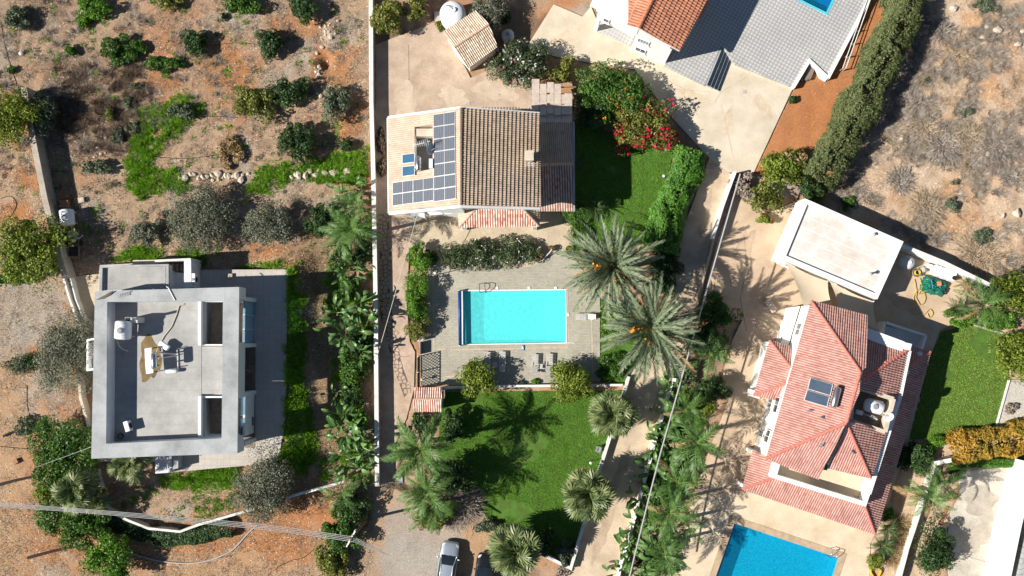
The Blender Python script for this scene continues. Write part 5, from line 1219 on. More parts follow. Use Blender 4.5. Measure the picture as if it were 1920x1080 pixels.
# lattice fence at the deck: its shadow falls on the pavers
lf = thing('lattice_fence', 'black diagonal lattice fence at the west edge of the pool deck', 'fence', P(787, 695, 0))
a, b = P(785, 668, 1.0), P(785, 727, 1.0); hgt = 1.55; L = abs(a.y-b.y)
for z in (.12, hgt): MB().box((a.x, (a.y+b.y)/2, z+.1), (.06, L, .06)).build('rail', MT['black'], lf)
for f in (0, .5, 1): MB().box((a.x, a.y+(b.y-a.y)*f, .85), (.08, .08, 1.7)).build('post', MT['paintwhite'], lf)
n_ = int((L+hgt)/.28)
for s_ in (1, -1):
    for i in range(n_):
        o = -hgt+i*.28; y0, z0 = o, 0.0; y1, z1 = o+hgt, hgt
        if y0 < 0: z0 = -y0; y0 = 0
        if y1 > L: z1 = hgt-(y1-L); y1 = L
        if z1-z0 < .1: continue
        if s_ < 0: y0, y1 = L-y0, L-y1
        MB().tube([(a.x+.012*s_, b.y+y0, z0+.16), (a.x+.012*s_, b.y+y1, z1+.16)], .03, 4).build('slat', MT['black'], lf)
dp = thing('deck_post_wall', 'white stub wall where the pool deck meets the path', 'wall', P(790, 637, 0))
MB().strip([P(783, 638, .9), P(795, 635, .9)], .25, 0, .9).build('wall_body', MT['white'], dp); MB().strip([P(789, 641, .8), P(789, 664, .8)], .12, 0, .8).build('wall_body', MT['black'], dp)

# ---------------------------------------------------------------- cables, poles, hoses
def cable(label, strands, name='overhead_cable', mt='wire', r=.03, cat='cable', sag=.3, posts=None):
    p0 = P(*strands[0][0]); t = thing(name, label, cat, (p0.x, p0.y, 0))
    for st in strands:
        pts = []
        for a, b in zip(st[:-1], st[1:]):
            a, b = P(*a), P(*b)
            for i in range(13):
                u = i/12; q = a.lerp(b, u); q.z -= sag*4*u*(1-u); pts.append(q)
        MB().tube(pts, r, 6).build('strand', MT[mt], t)
    return t
cable('bundle of pale power lines crossing the orange soil to the wooden pole', [[(-20, 942+k*2.2, 7.2), (175, 956+k*2.2, 7.1), (500, 984+k*3, 7.8), (664, 1007+k*3, 8.1), (728, 1041+k, 7.6)] for k in range(4)], r=.028, sag=.1)
cable('thick overhead cable hanging above the lane wall and paddle-leaved plants', [[(1388, 326, 6.5), (1237, 855, 5.6), (1176, 1100, 5.8)]], r=.065, sag=.15)
cable('thin pale cable from the house eave down to the boundary wall', [[(782, 404, 4.6), (734, 575, 3.2), (708, 665, 1.2)]], r=.03, sag=.05, mt='hose')
cable('single dark wire from the villa parapet to the lower left trees', [[(171, 838, 6.2), (62, 878, 6.0)]], r=.02, sag=.2)
up = thing('utility_pole', 'brown wooden utility pole with crossarm beside the path entrance', 'utility pole', P(690, 972, 0))
tp = P(690, 972, 0); MB().tube([(tp.x, tp.y, -.1), (tp.x, tp.y, 8.4)], .15, 10, .10).build('pole', MT['pole'], up)
MB().box((tp.x, tp.y, 8.1), (.12, 1.7, .12), -.5).build('crossarm', MT['paintwhite'], up)
for k in (-.75, -.25, .25, .75): MB().lathe([(.05, 0), (.07, .06), (.04, .14)], (tp.x+.36*k*1.2, tp.y+.88*k, 8.16), 8).build('insulator', MT['paintwhite'], up)
def ground_line(label, pts, mt, r, name, cat, z=.05):
    w = [P(a, b, z) for a, b in pts]; o = []
    for i in range(len(w)-1):
        p0 = w[max(0, i-1)]; p1 = w[i]; p2 = w[i+1]; p3 = w[min(len(w)-1, i+2)]
        for j in range(8):
            t = j/8; o.append(.5*((2*p1)+(p2-p0)*t+(2*p0-5*p1+4*p2-p3)*t*t+(3*p1-p0-3*p2+p3)*t**3))
    o.append(w[-1])
    for q in o: q.z = max(float(gz(q.x, q.y)), z if hard(np.array(q.x), np.array(q.y)) else -9)+r*.8+(.08 if hard(np.array(q.x), np.array(q.y)) else 0) if z < 1 else z
    ob = MB().tube(o, r, 6).build(name, MT[mt], loc=o[0]); tag(ob, label, cat); return ob
ground_line('grey hose looping over the orange soil below the villa', [(186, 1019), (240, 1035), (300, 1052), (370, 1055), (430, 1035), (465, 1000), (482, 985)], 'wire', .07, 'hose', 'hose')
for lb, pts in (('black irrigation pipe winding down the far left edge', [(2, 40), (8, 80), (18, 118), (32, 160), (40, 178)]), ('black irrigation pipe between the two dark round shrubs', [(400, 85), (440, 80), (480, 83)]),
                ('black irrigation pipe across the middle of the dry land', [(300, 295), (350, 297), (410, 290)]), ('black irrigation pipe left of the citrus shrub', [(375, 218), (420, 219), (446, 220)]), ('coiled black pipe on the soil left of the wall', [(0, 372), (20, 368), (30, 385), (15, 410), (0, 415)]),
                ('black pipe bending up the bare soil at lower left', [(50, 722), (51, 760), (57, 785)]), ('black pipe across the pale soil at lower left', [(0, 837), (30, 840), (56, 842)]), ('dark twisted branch lying on the orange soil', [(520, 1063), (545, 1052), (570, 1045), (588, 1030)])):
    ground_line(lb, pts, 'rubber', .03, 'irrigation_pipe' if 'pipe' in lb else 'branch', 'pipe' if 'pipe' in lb else 'branch')
for lb, a, b, r in (('dark timber beam lying at the left edge below the villa', (-10, 911), (70, 892), .16), ('dark log lying on the pale soil near the bottom left', (52, 1046), (160, 1020), .15), ('sunlit brown trunk lying behind the fan palms', (206, 898), (286, 874), .13), ('short dark log beside the fallen shrub at left', (6, 818), (34, 806), .12)):
    p, q = P(*a, .2), P(*b, .2); p.z = q.z = .18; ob = MB().tube([p, p.lerp(q, .4)+Vector((0, .05, .03)), q], r, 8, r*.7).build('log', MT['darkwood' if r != .13 else 'pole'], loc=p); tag(ob, lb, 'log')
# hoses and pipes near the buildings
def pipe(label, pts, mt, r, name='hose', cat='hose'):
    o = [P(*q) for q in pts]; ob = MB().tube(o, r, 6).build(name, MT[mt], loc=o[0]); return tag(ob, label, cat)
pipe('pale hose curving across the villa roof to the water heater', [(345, 570, 4.97), (336, 573, 4.97), (331, 590, 4.97), (322, 612, 4.97), (308, 630, 4.97), (297, 648, 4.97), (294, 660, 5.1)], 'hose', .05)
pipe('thin white hose below the white roof tank', [(220, 640, 5.0), (224, 650, 4.97), (232, 656, 4.97), (240, 658, 4.97)], 'paintwhite', .04)
pipe('white downpipe crossing the villa parapet', [(312, 537, 6.56), (316, 540, 6.56), (328, 563, 6.56)], 'paintwhite', .05, 'downpipe', 'pipe')

# ---------------------------------------------------------------- tanks, heaters, panels
def hcyl(m, c, L, r, ang, n=20, dome=.12):
    R = Matrix.Rotation(ang, 3, 'Z') @ Matrix.Rotation(math.pi/2, 3, 'Y')
    m.lathe([(r*.3, -L/2-dome*r), (r*.75, -L/2-dome*.7*r), (r, -L/2+.06), (r, L/2-.06), (r*.75, L/2+dome*.7*r), (r*.3, L/2+dome*r)], c, n, R)
def tank_h(label, px, py, z, L, r, ang, stand, mt='tank'):
    c = P(px, py, z+stand+r); t = thing('water_tank', label, 'water tank', (c.x, c.y, z))
    m = MB(); hcyl(m, c, L, r, ang); m.build('tank_body', MT[mt], t, smooth=True)
    d = Vector((math.cos(ang), math.sin(ang), 0)); s = Vector((-d.y, d.x, 0))
    MB().lathe([(.26, 0), (.28, .06), (.2, .1), (.05, .11)], c+d*(-.05)+Vector((0, 0, r-.03)), 16).build('lid', MT['grey_plastic'], t)
    for k in (-.3, .3): MB().lathe([(r*1.012, -.04), (r*1.012, .04)], c+d*(k*L), 20, Matrix.Rotation(ang, 3, 'Z') @ Matrix.Rotation(math.pi/2, 3, 'Y')).build('rib', MT[mt], t)
    for k in (-.36, .36):
        for w in (-.6, .6):
            q = c+d*(k*L)+s*(w*r); MB().box((q.x, q.y, z+(stand+r*.5)/2), (.1, .1, stand+r*.5)).build('stand_leg', MT['brick_dark'], t)
        q = c+d*(k*L); MB().box((q.x, q.y, z+stand+.08), (.14, r*1.7, .2), ang).build('cradle', MT['brick_dark'], t)
    return t
tank_h('white ribbed plastic tank standing on the villa roof', 231, 619, ZD, 1.55, .72, math.pi/2-.05, .75)
tank_h('white plastic tank lying beside the long concrete wall', 126, 408, 0, 1.45, .68, math.pi/2+.12, .35)
c = P(247, 600, 6.3); t = thing('roof_cabinet', 'grey metal cabinet beside the white tank on the villa roof', 'cabinet', (c.x, c.y, ZD))
MB().box((c.x, c.y, ZD+.75), (1.15, .5, 1.5)).build('cabinet_body', MT['gtank'], t); MB().box((c.x-.33, c.y, ZD+1.52), (.4, .42, .05)).build('vent', MT['black'], t); MB().lathe([(.12, 0), (.13, .9), (.06, .95)], (c.x+.45, c.y+.1, ZD+1.5), 10).build('flue', MT['aluminium'], t)
c = P(848, 22, 2.2); t = thing('water_tank', 'large round white water tank behind the striped shed', 'water tank', (c.x, c.y, 0))
MB().lathe([(1.25, 0), (1.27, .4), (1.24, .45), (1.27, .9), (1.24, .95), (1.27, 1.6), (1.2, 1.85), (.9, 2.1), (.4, 2.22), (.02, 2.24)], (c.x, c.y, .05), 32).build('tank_body', MT['tank'], t, smooth=True)
MB().lathe([(.25, 0), (.25, .14), (.05, .17)], (c.x+.1, c.y+.15, 2.26), 16).build('lid', MT['tank'], t); MB().box((c.x-.85, c.y-.05, 2.08), (.1, .5, .12), .2).build('handle', MT['black'], t)
MB().tube([(c.x-.7, c.y+.7, 2.1), (c.x-.3, c.y+.5, 2.42), (c.x+.05, c.y+.2, 2.45)], .035, 6).build('inlet_pipe', MT['rubber'], t)
c = P(952, 64, 1.2); t = thing('water_tank', 'small grey-white round tank half hidden behind the shed', 'water tank', (c.x, c.y, 0)); MB().lathe([(.6, 0), (.62, .9), (.5, 1.1), (.1, 1.2)], (c.x, c.y, 0), 20).build('tank_body', MT['gtank'], t, smooth=True); MB().lathe([(.18, 0), (.18, .08)], (c.x, c.y, 1.19), 12).build('lid', MT['grey_plastic'], t)
o = pprism('concrete_slab', MT['concrete'], None, [(814, 22), (828, 20), (829, 38), (815, 41)], -.1, .3); tag(o, 'small concrete slab beside the round white tank', 'slab')
# solar panels on the tan slope
def uvquad(name, q, mt, parent):
    o0 = org(parent); me = bpy.data.meshes.new(name); me.from_pydata([tuple(v-o0) for v in q], [], [(0, 1, 2, 3)]); uv = me.uv_layers.new(name='UVMap')
    for i, c_ in enumerate(((0, 0), (1, 0), (1, 1), (0, 1))): uv.data[i].uv = c_
    o = link(me, name, mt, parent); ORG[o.name] = o0; return o
ordn = ['topmost', 'second', 'third', 'fourth', 'fifth', 'sixth', 'lowest']
def solar(label, x0, x1, yl0, yl1, slope):
    dy = slope*(x1-x0); q = [(x0, yl1), (x1, yl1+dy), (x1, yl0+dy), (x0, yl0)]; w = LP.pts(q, .17); c = sum(w, Vector())/4
    t = MB().slab(w, .05).build('solar_panel', MT['aluminium'], hc)
    for k in range(2):
        u0, u1 = .012+.496*k, .492+.496*k; e = []
        for u, v in ((u0, .022), (u1, .022), (u1, .978), (u0, .978)):
            e.append((w[0]*(1-u)+w[1]*u)*(1-v)+(w[3]*(1-u)+w[2]*u)*v+LP.n*.012)
        uvquad('cell_pane', e, MT['solar'], t)
    MB().tube([w[0].lerp(w[1], .2)-LP.n*.08, w[3].lerp(w[2], .2)-LP.n*.08], .03, 5).build('rail', MT['aluminium'], t)
    return t
for i in range(7):
    y = 214.8+i*23.45; solar(f'{ordn[i]} solar panel of the tall column next to the roof ridge', 812.5+i*.15, 852.5+i*.3, y, y+22.8, -.145)
for r_ in range(2):
    for c_ in range(2):
        solar(['upper', 'lower'][r_]+' '+['left', 'right'][c_]+' panel of the square solar block near the roof eave', 736+c_*38.6, 774+c_*38.6, 342.5+r_*22-c_*5, 364+r_*22-c_*5, -.135)
def heater(label, collq, pl, tank_px, L, r, ang, tz, mt='steel', cm='collector'):
    c = P(*tank_px, tz); t = thing('solar_water_heater', label, 'water heater', (c.x, c.y, tz-.6))
    for q in collq:
        w = pl.pts(q, .25) if pl else [P(*v) for v in q]; MB().slab(w, .08).build('collector', MT['aluminium'], t)
        cc = sum(w, Vector())/4; n = (w[1]-w[0]).cross(w[2]-w[0]).normalized(); n = n if n.z > 0 else -n
        MB().slab([cc+(v-cc)*.94+n*.012 for v in w], .01).build('glazing', MT[cm], t)
    m = MB(); hcyl(m, c, L, r, ang); m.build('tank', MT[mt], t, smooth=True)
    d = Vector((math.cos(ang), math.sin(ang), 0))
    for k in (-.3, .3): MB().box(c+d*k*L-Vector((0, 0, r+.18)), (.08, .4, .4), ang).build('bracket', MT['black'], t)
    MB().tube([c+d*(L/2), c+d*(L/2+.15)+Vector((0, 0, -.1)), c+d*(L/2+.1)+Vector((0, 0, -.55))], .03, 6).build('pipe', MT['aluminium'], t)
    return t
heater('solar heater with two blue collectors on the tan roof beside the well', [[(754, 307), (777.5, 304), (777.5, 287), (754, 290)], [(754, 331), (777.5, 328), (777.5, 310), (754, 312.5)]], LP, (784, 307), 1.2, .27, math.pi/2, LP.at(784, 307).z+.5, cm='blueglass')
heater('solar heater with two grey collectors on the rose-red roof', [[(1514, 729), (1557, 742), (1562, 721), (1519, 708)], [(1507, 750), (1551, 763), (1556, 744), (1513, 731)]], WP, (1567, 745), 1.75, .3, 1.30, WP.at(1567, 745).z+.5)
heater('solar heater with steel tank and pale collectors on the villa roof', [[(272, 676, 5.9), (284, 676, 6.3), (284, 652, 6.3), (271, 654, 5.9)], [(274, 701, 5.9), (287, 699, 6.3), (285, 677, 6.3), (272, 677, 5.9)]], None, (289, 677), 1.35, .27, math.pi/2+.06, 6.75, cm='gtank')
t = thing('heater_stand', 'white pipe stand and expansion cylinders beside the villa roof heater', 'pipe stand', P(312, 680, ZD))
for a, b in (((296, 662, 6.0), (332, 664, 4.95)), ((297, 672, 6.2), (331, 667, 5.0)), ((298, 695, 6.0), (333, 690, 4.95)), ((332, 655, 5.0), (334, 694, 5.0)), ((296, 662, 4.95), (296, 662, 6.5)), ((297, 696, 4.95), (297, 696, 6.5)), ((275, 655, 4.95), (275, 655, 5.9)), ((277, 700, 4.95), (277, 700, 5.9))): MB().tube([P(*a), P(*b)], .045, 6).build('pipe', MT['paintwhite'], t)
m = MB(); hcyl(m, P(322, 696, 5.3), 1.0, .18, .05); m.build('cylinder', MT['paintwhite'], t, smooth=True)
c = P(308, 648, 5.5); m = MB(); m.box(c, (1.0, .5, .4), -.6); o = m.build('expansion_box', MT['paintwhite'], t); bevel(o, .08, 2)
for x, y, z in ((303, 648, 5.25), (313, 650, 5.25)): MB().tube([P(x, y, 4.9), P(x, y, z+.1)], .04, 6).build('leg', MT['aluminium'], t)
st = NT('rusty_wet_stain'); st.col(st.ramp(st.noise(1.5, 5), [(.3, (.10, .065, .02)), (.7, (.24, .16, .06))])); st.fin(.3, .5)
r_ = np.random.default_rng(3); pts = []
for i in range(26):
    a = i/26*6.283; k = 1+.13*math.sin(3*a+1)+.08*math.sin(7*a)+.03*r_.normal(); pts.append(P(281+20*math.cos(a)*k, 673+42*math.sin(a)*k, ZD))
o = MB().prism(pts, ZD-.01, ZD+.004).build('water_stain', st.m); tag(o, 'wet ochre stain under the heater on the villa roof', 'stain')
c = P(240, 799, 5.4); t = thing('air_conditioner', 'white air conditioning unit in the lower corner of the villa roof', 'air conditioner', (c.x, c.y, ZD)); R15 = Matrix.Rotation(.3, 3, 'Z')
o = MB().box((c.x, c.y, ZD+.45), (.42, .95, .75), .3).build('casing', MT['tank'], t); bevel(o, .03, 2)
MB().lathe([(.28, 0), (.28, .03)], (c.x+.2, c.y+.05, ZD+.45), 16, R15 @ Matrix.Rotation(math.pi/2, 3, 'Y')).build('fan_grille', MT['black'], t)
for k in (-.35, .35): MB().box((c.x-.29*k*1, c.y+k, ZD+.04), (.5, .06, .08), .3).build('foot', MT['black'], t)
m = MB(); c = P(226, 818, ZD+.1); m.tube([(c.x+.26*math.cos(a), c.y+.26*math.sin(a), ZD+.05+.01*a) for a in np.linspace(0, 14, 40)], .03, 5); tag(m.build('hose_coil', MT['rubber'], loc=c), 'small black hose coil in the shaded corner of the villa roof', 'hose')
c = P(362, 522, 3.2); t = thing('air_conditioner', 'white air conditioner hung on the villa stair wall', 'air conditioner', (c.x, c.y, 2.7)); o = MB().box((c.x, c.y, 3.0), (.5, .95, .75)).build('casing', MT['tank'], t); bevel(o, .03, 2); MB().lathe([(.26, 0), (.26, .03)], (c.x+.25, c.y-.1, 3.0), 16, Matrix.Rotation(math.pi/2, 3, 'Y')).build('fan_grille', MT['black'], t); MB().lathe([(.14, 0), (.14, .03)], (c.x+.05, c.y-.1, 3.38), 14).build('badge_disc', MT['grey_plastic'], t)
c = P(431, 518, vz+.2); t = thing('access_box', 'grey access box on the shaded villa terrace', 'box', (c.x, c.y, vz)); o = MB().box((c.x, c.y, vz+.12), (.52, .5, .24)).build('box_body', MT['concrete'], t); bevel(o, .02); MB().lathe([(.05, 0), (.05, .02)], (c.x, c.y, vz+.24), 10).build('knob', MT['black'], t)
c = P(378, 500, .3); o = MB().box((c.x, c.y, vz+.1), (.5, .45, .4)).build('access_box', MT['gtank'], loc=(c.x, c.y, vz)); bevel(o, .03); tag(o, 'pale box at the edge of the grass above the villa terrace', 'box')
def chair(label, px, py, z, ang, mt, name='garden_chair', cat='chair', group=None):
    c = P(px, py, z); t = thing(name, label, cat, (c.x, c.y, z), group); R = Matrix.Rotation(ang, 4, 'Z')
    def bx(nm, cc, dd, tilt=0):
        o = MB().box((0, 0, 0), dd, m=Matrix.Rotation(tilt, 3, 'X')).build(nm, MT[mt]); o.parent = t; o.matrix_basis = R @ Matrix.Translation(cc)
    bx('seat', (0, 0, .44), (.5, .5, .05)); bx('backrest', (0, .27, .72), (.5, .05, .55), -.2)
    for x in (-.22, .22):
        for y in (-.22, .22): bx('leg', (x, y, .21), (.05, .05, .43))
        bx('armrest', (x, 0, .64), (.05, .5, .04))
    return t
chair('dark chair in the shade of the villa loggia near its lower end', 470, 770, vz, .3, 'timber'); chair('dark chair in the shade of the villa loggia under the middle bay', 472, 690, vz, 2.8, 'timber')
chair('small grey chair at the lane edge of the lower lawn', 1121, 842, .05, -.3, 'aluminium')
c = P(468, 790, vz+.7); t = thing('garden_table', 'dark square table in the villa loggia', 'table', (c.x, c.y, vz)); MB().box((c.x, c.y, vz+.72), (.8, .8, .05)).build('tabletop', MT['timber'], t)
for x in (-.34, .34):
    for y in (-.34, .34): MB().box((c.x+x, c.y+y, vz+.36), (.06, .06, .7)).build('leg', MT['timber'], t)
rk = thing('wire_rack', 'flat wire rack lying on the villa parapet', 'rack', P(233, 556, ZT))
for i in range(7):
    a, b = P(221+i*3.2, 558-i*.9, ZT+.1), P(223+i*3.2, 552-i*.9, ZT+.1); MB().tube([a, b], .025, 5).build('bar', MT['brick_dark'], rk)
for o_ in (0, 6): MB().tube([P(220+o_*.3, 558-o_, ZT+.1), P(243+o_*.3, 552-o_, ZT+.1)], .03, 5).build('rail', MT['brick_dark'], rk)
# left land clutter
c = P(119, 382, .7); t = thing('crate', 'small rusty brown crate beside the white tank', 'crate', (c.x, c.y, 0)); MB().box((c.x, c.y, .35), (.75, .75, .65), .05).build('box_body', MT['rust'], t)
for k in (-.3, .3): MB().tube([(c.x-.4, c.y+k, .7), (c.x-1.0, c.y+k+.05, .75)], .035, 6).build('handle', MT['rust'], t)
for k in (-.25, 0, .25): MB().box((c.x, c.y+k, .69), (.78, .16, .04), .05).build('lid_board', MT['rust'], t)
c = P(138, 452, .5); t = thing('pump_trailer', 'old dark metal pump on a frame trailer by the concrete wall', 'pump', (c.x, c.y, 0))
for a, b in (((-.5, -1.5), (-.5, 1.1)), ((.55, -1.6), (.45, 1.1)), ((-.5, -1.5), (.55, -1.6)), ((-.5, -.4), (.5, -.4)), ((-.5, .3), (.5, .3)), ((-.5, 1.1), (.45, 1.1))): MB().tube([(c.x+a[0], c.y+a[1], .45), (c.x+b[0], c.y+b[1], .45)], .06, 6).build('frame_bar', MT['timber'], t)
MB().box((c.x+.05, c.y+.65, .8), (.55, .6, .6), .2).build('engine', MT['brick_dark'], t); MB().lathe([(.16, 0), (.2, .2), (.1, .5)], (c.x+.1, c.y+.05, .5), 12).build('pump_head', MT['gtank'], t); MB().box((c.x, c.y-1.0, .5), (.8, .9, .12)).build('tray', MT['black'], t); MB().tube([(c.x+.2, c.y+.1, .8), (c.x+.7, c.y+.3, .7), (c.x+.8, c.y+.6, .3)], .05, 6).build('pipe', MT['gtank'], t)
for k in (-.62, .62): MB().lathe([(.25, -.07), (.28, 0), (.25, .07)], (c.x+k, c.y-.2, .28), 14, Matrix.Rotation(math.pi/2, 3, 'Y')).build('wheel', MT['rubber'], t)
c = P(152, 375, .3); o = MB().box((c.x, c.y, .2), (.55, .5, .3), .2).build('stone_block', MT['stone'], loc=(c.x, c.y, 0)); tag(o, 'pale square block on the soil right of the white tank', 'block')
c = P(30, 865, .15); o = MB().box((c.x, c.y, .15), (.5, .45, .3), .5).build('stone_block', MT['rust'], loc=(c.x, c.y, 0)); bevel(o, .03); tag(o, 'small square box on the pale soil at lower left', 'box')
c = P(39, 100, .15); t = thing('plastic_bag', 'crumpled white bag on the dry soil at upper left', 'bag', (c.x, c.y, 0)); o = link(rock_mesh('bag', rng, (.25, .2, .18)), 'bag', MT['paintwhite'], t); o.location = (0, 0, .15)
# dry stone row and rubble
rm_ = [rock_mesh('stone_variant', np.random.default_rng(k), (1, .8+.1*(k % 3), .65)) for k in range(7)]
for q in rm_: q.materials.append(MT['stone'])
r_ = np.random.default_rng(12)
def nth(i): return ['first', 'second', 'third', 'fourth', 'fifth', 'sixth', 'seventh', 'eighth', 'ninth', 'tenth', 'eleventh', 'twelfth', 'thirteenth', 'fourteenth', 'fifteenth', 'sixteenth', 'seventeenth', 'eighteenth', 'nineteenth', 'twentieth'][i]
def boulders(lst, label, group, s0, s1):
    for i_, (px, py) in enumerate(sorted(lst)):
        p = P(px, py, .1); o = bpy.data.objects.new('boulder', rm_[int(r_.integers(0, 7))]); COL.link(o); s = r_.uniform(s0, s1)
        o.location = (p.x, p.y, float(gz(p.x, p.y))+s*.3); o.scale = (s, s*r_.uniform(.75, 1.1), s); o.rotation_euler = (0, 0, r_.uniform(0, 6.3)); tag(o, label.replace('NTH', nth(i_)) if 'NTH' in label else label, 'stone', group)
boulders([(x+r_.normal()*2, 331+r_.normal()*3.5) for x in list(range(337, 470, 9))+list(range(396, 460, 14))], 'NTH stone from the left in the row left of the weeds', 'stones of the row left of the weeds', .2, .45)
boulders([(x+r_.normal()*2, 325+r_.normal()*3.5) for x in range(545, 660, 9)], 'NTH stone from the left in the row by the boundary wall', 'stones of the row by the boundary wall', .22, .5)
boulders([(612+r_.normal()*14, 55+r_.normal()*13) for _ in range(18)]+[(598+r_.normal()*7, 140+r_.normal()*22) for _ in range(14)], 'broken stone in the rubble around the dug hole', 'rubble around the dug hole', .1, .26)
boulders([(178+r_.normal()*12, 285+r_.normal()*9) for _ in range(9)], 'NTH stone from the left in the heap by the long wall', 'stones in the heap by the long wall', .1, .22)
boulders([(541, 943), (548, 947), (585, 942), (587, 928), (543, 938)], 'NTH pale stone from the left outside the curved wall', 'stones outside the curved wall', .16, .3)
boulders([(1905, 85), (1915, 60), (1868, 58), (1848, 52), (1852, 290), (1905, 400), (1880, 405), (1840, 70), (1690, 260), (1787, 15)], 'NTH bleached rock from the left on the scrub hillside', 'rocks on the scrub hillside', .2, .5)
# ---------------------------------------------------------------- pool furniture
rl = thing('pool_cover_roller', 'long blue pool cover roller at the west end of the turquoise pool', 'pool cover', P(862, 598, ZP)); a, b = P(861.5, 545, .55), P(863, 648, .55)
MB().tube([a, a.lerp(b, .5), b], .16, 14).build('roll', MT['blue'], rl, smooth=True)
for q in (a, b):
    MB().box((q.x, q.y, .32), (.5, .06, .06)).build('foot', MT['aluminium'], rl); MB().box((q.x, q.y, .38), (.06, .06, .42)).build('stand', MT['aluminium'], rl); MB().lathe([(.2, -.02), (.2, .02)], (q.x, q.y, .55), 16, Matrix.Rotation(math.pi/2, 3, 'X')).build('wheel', MT['aluminium'], rl)
def ladder(label, px, py, z, ang, mt='steel'):
    c = P(px, py, z); t = thing('pool_ladder', label, 'pool ladder', (c.x, c.y, z)); d = Vector((math.cos(ang), math.sin(ang), 0)); s = Vector((-d.y, d.x, 0))
    for k in (-.27, .27):
        o = c+s*k; MB().tube([o-d*.55, o-d*.55+Vector((0, 0, .5)), o-d*.35+Vector((0, 0, .78)), o+Vector((0, 0, .75)), o+d*.25+Vector((0, 0, .45)), o+d*.3+Vector((0, 0, -1.0))], .028, 8).build('handrail', MT[mt], t, smooth=True)
    for k in range(3): MB().box(c+d*.3+Vector((0, 0, -.3-.28*k)), (.08, .5, .03), ang).build('tread', MT[mt], t)
ladder('black pool ladder at the north edge of the turquoise pool', 905, 543, ZP, -1.5, 'black'); ladder('steel pool ladder at the corner of the blue pool', 1558, 1040, ZP, -1.9, 'steel')
def lounger(label, px, py, ang, raised=.35):
    c = P(px, py, .4); t = thing('sun_lounger', label, 'sun lounger', (c.x, c.y, ZP), 'sun loungers by the turquoise pool'); t.rotation_euler.z = ang   # head towards local +y
    def bx(nm, cc, dd, tx=0, mt='lounger'):
        o = MB().box((0, 0, 0), dd, m=Matrix.Rotation(tx, 3, 'X')).build(nm, MT[mt]); o.parent = t; o.location = cc; return o
    for x in (-.29, .29): bx('side_rail', (x, -.1, .33), (.05, 1.75, .06))
    for i in range(7): bx('slat', (0, -.9+.155*i, .36), (.56, .13, .03))
    for i in range(5): bx('back_slat', (0, .25+.13*i*math.cos(raised), .38+.13*i*math.sin(raised)), (.56, .115, .03), raised)
    bx('headrest', (0, .25+.7*math.cos(raised), .41+.7*math.sin(raised)), (.5, .18, .06), raised)
    for x in (-.29, .29):
        for y in (-.8, .55): bx('leg', (x, y, .16), (.05, .05, .32))
        bx('wheel', (x*1.08, .62, .12), (.04, .2, .2), .78, 'grey_plastic'); bx('armrest', (x*1.1, .05, .52), (.05, .45, .04))
for lb, x, y, a in (('lone white sun lounger at the east side of the pool under the palm fronds', 1098, 594, -math.pi/2), ('leftmost white sun lounger below the pool beside the round shrub', 914, 679, math.pi), ('second sun lounger from the left below the pool, partly shaded', 942, 678, math.pi), ('third sun lounger below the pool, left of the small table', 1003, 683, math.pi-.05), ('rightmost sun lounger of the row below the pool', 1030, 682, math.pi-.05)): lounger(lb, x, y, a, .45)
for lb, x, y in (('low side table between the two left loungers', 928, 684), ('low side table with a dark tray between the two right loungers', 1017, 687)):
    c = P(x, y, .5); t = thing('side_table', lb, 'side table', (c.x, c.y, ZP), 'side tables by the loungers'); o = MB().box((c.x, c.y, ZP+.4), (.5, .5, .04)).build('tabletop', MT['lounger'], t); bevel(o, .02)
    for k in (-.2, .2):
        for j in (-.2, .2): MB().box((c.x+k, c.y+j, ZP+.2), (.04, .04, .38)).build('leg', MT['lounger'], t)
    if 'dark' in lb: MB().box((c.x+.12, c.y+.02, ZP+.435), (.2, .36, .03)).build('tray', MT['black'], t)
c = P(980, 652, .2); t = thing('pool_brush', 'small blue tray standing at the south edge of the pool', 'tray', (c.x, c.y, ZP)); o = MB().box((c.x, c.y, ZP+.06), (.28, .5, .1)).build('tray_body', MT['bluefloat'], t); bevel(o, .04, 2); MB().box((c.x, c.y, ZP+.12), (.12, .3, .03), .3).build('inset', MT['paintwhite'], t)
c = P(1020, 642, .1); p, q = P(1060, 642.5, ZP+.03), P(1078, 643, ZP+.03); o = MB().tube([p, q], .03, 6).build('pool_rope', MT['paintwhite'], loc=p); tag(o, 'white line running off the southeast corner of the turquoise pool', 'rope')
for lb, x, y in (('round white skimmer lid on the north pool edge, left of centre', 932, 540), ('round white skimmer lid on the north pool edge, right of centre', 992, 540), ('round white skimmer lid beside the east pool edge', 1065, 590), ('round white lamp at the end of the deck border line', 1042, 540)):
    c = P(x, y, ZP); t = thing('skimmer_lid', lb, 'lid', (c.x, c.y, ZP)); MB().lathe([(.14, 0), (.14, .025), (.11, .035)], (c.x, c.y, ZP+.03), 16).build('lid', MT['paintwhite'], t); MB().lathe([(.03, 0), (.03, .01)], (c.x, c.y, ZP+.065), 8).build('finger_hole', MT['grey_plastic'], t)
def lamp(label, px, py, h, z=0.0, mt='black'):
    c = P(px, py, h); t = thing('garden_lamp', label, 'lamp', (c.x, c.y, z)); MB().tube([(c.x, c.y, z), (c.x, c.y, h-.15)], .035, 8).build('post', MT[mt], t); MB().lathe([(.06, -.2), (.13, -.12), (.15, 0), (.1, .1), (.02, .13)], (c.x, c.y, h), 12).build('globe', MT['paintwhite'], t, smooth=True)
lamp('white globe lamp on a post in the upper lawn by the box hedge', 1245, 330, 1.1); lamp('globe lamp post standing on the shaded west part of the pool deck', 816, 512, 2.2, ZP); lamp('small white lamp near the lattice fence corner', 791, 712, 1.0, ZP); lamp('white globe lamp at the lawn corner above the front fan palm', 1108, 868, 1.2); lamp('small white lamp on the shaded strip east of the red roof', 1716, 831, .8)
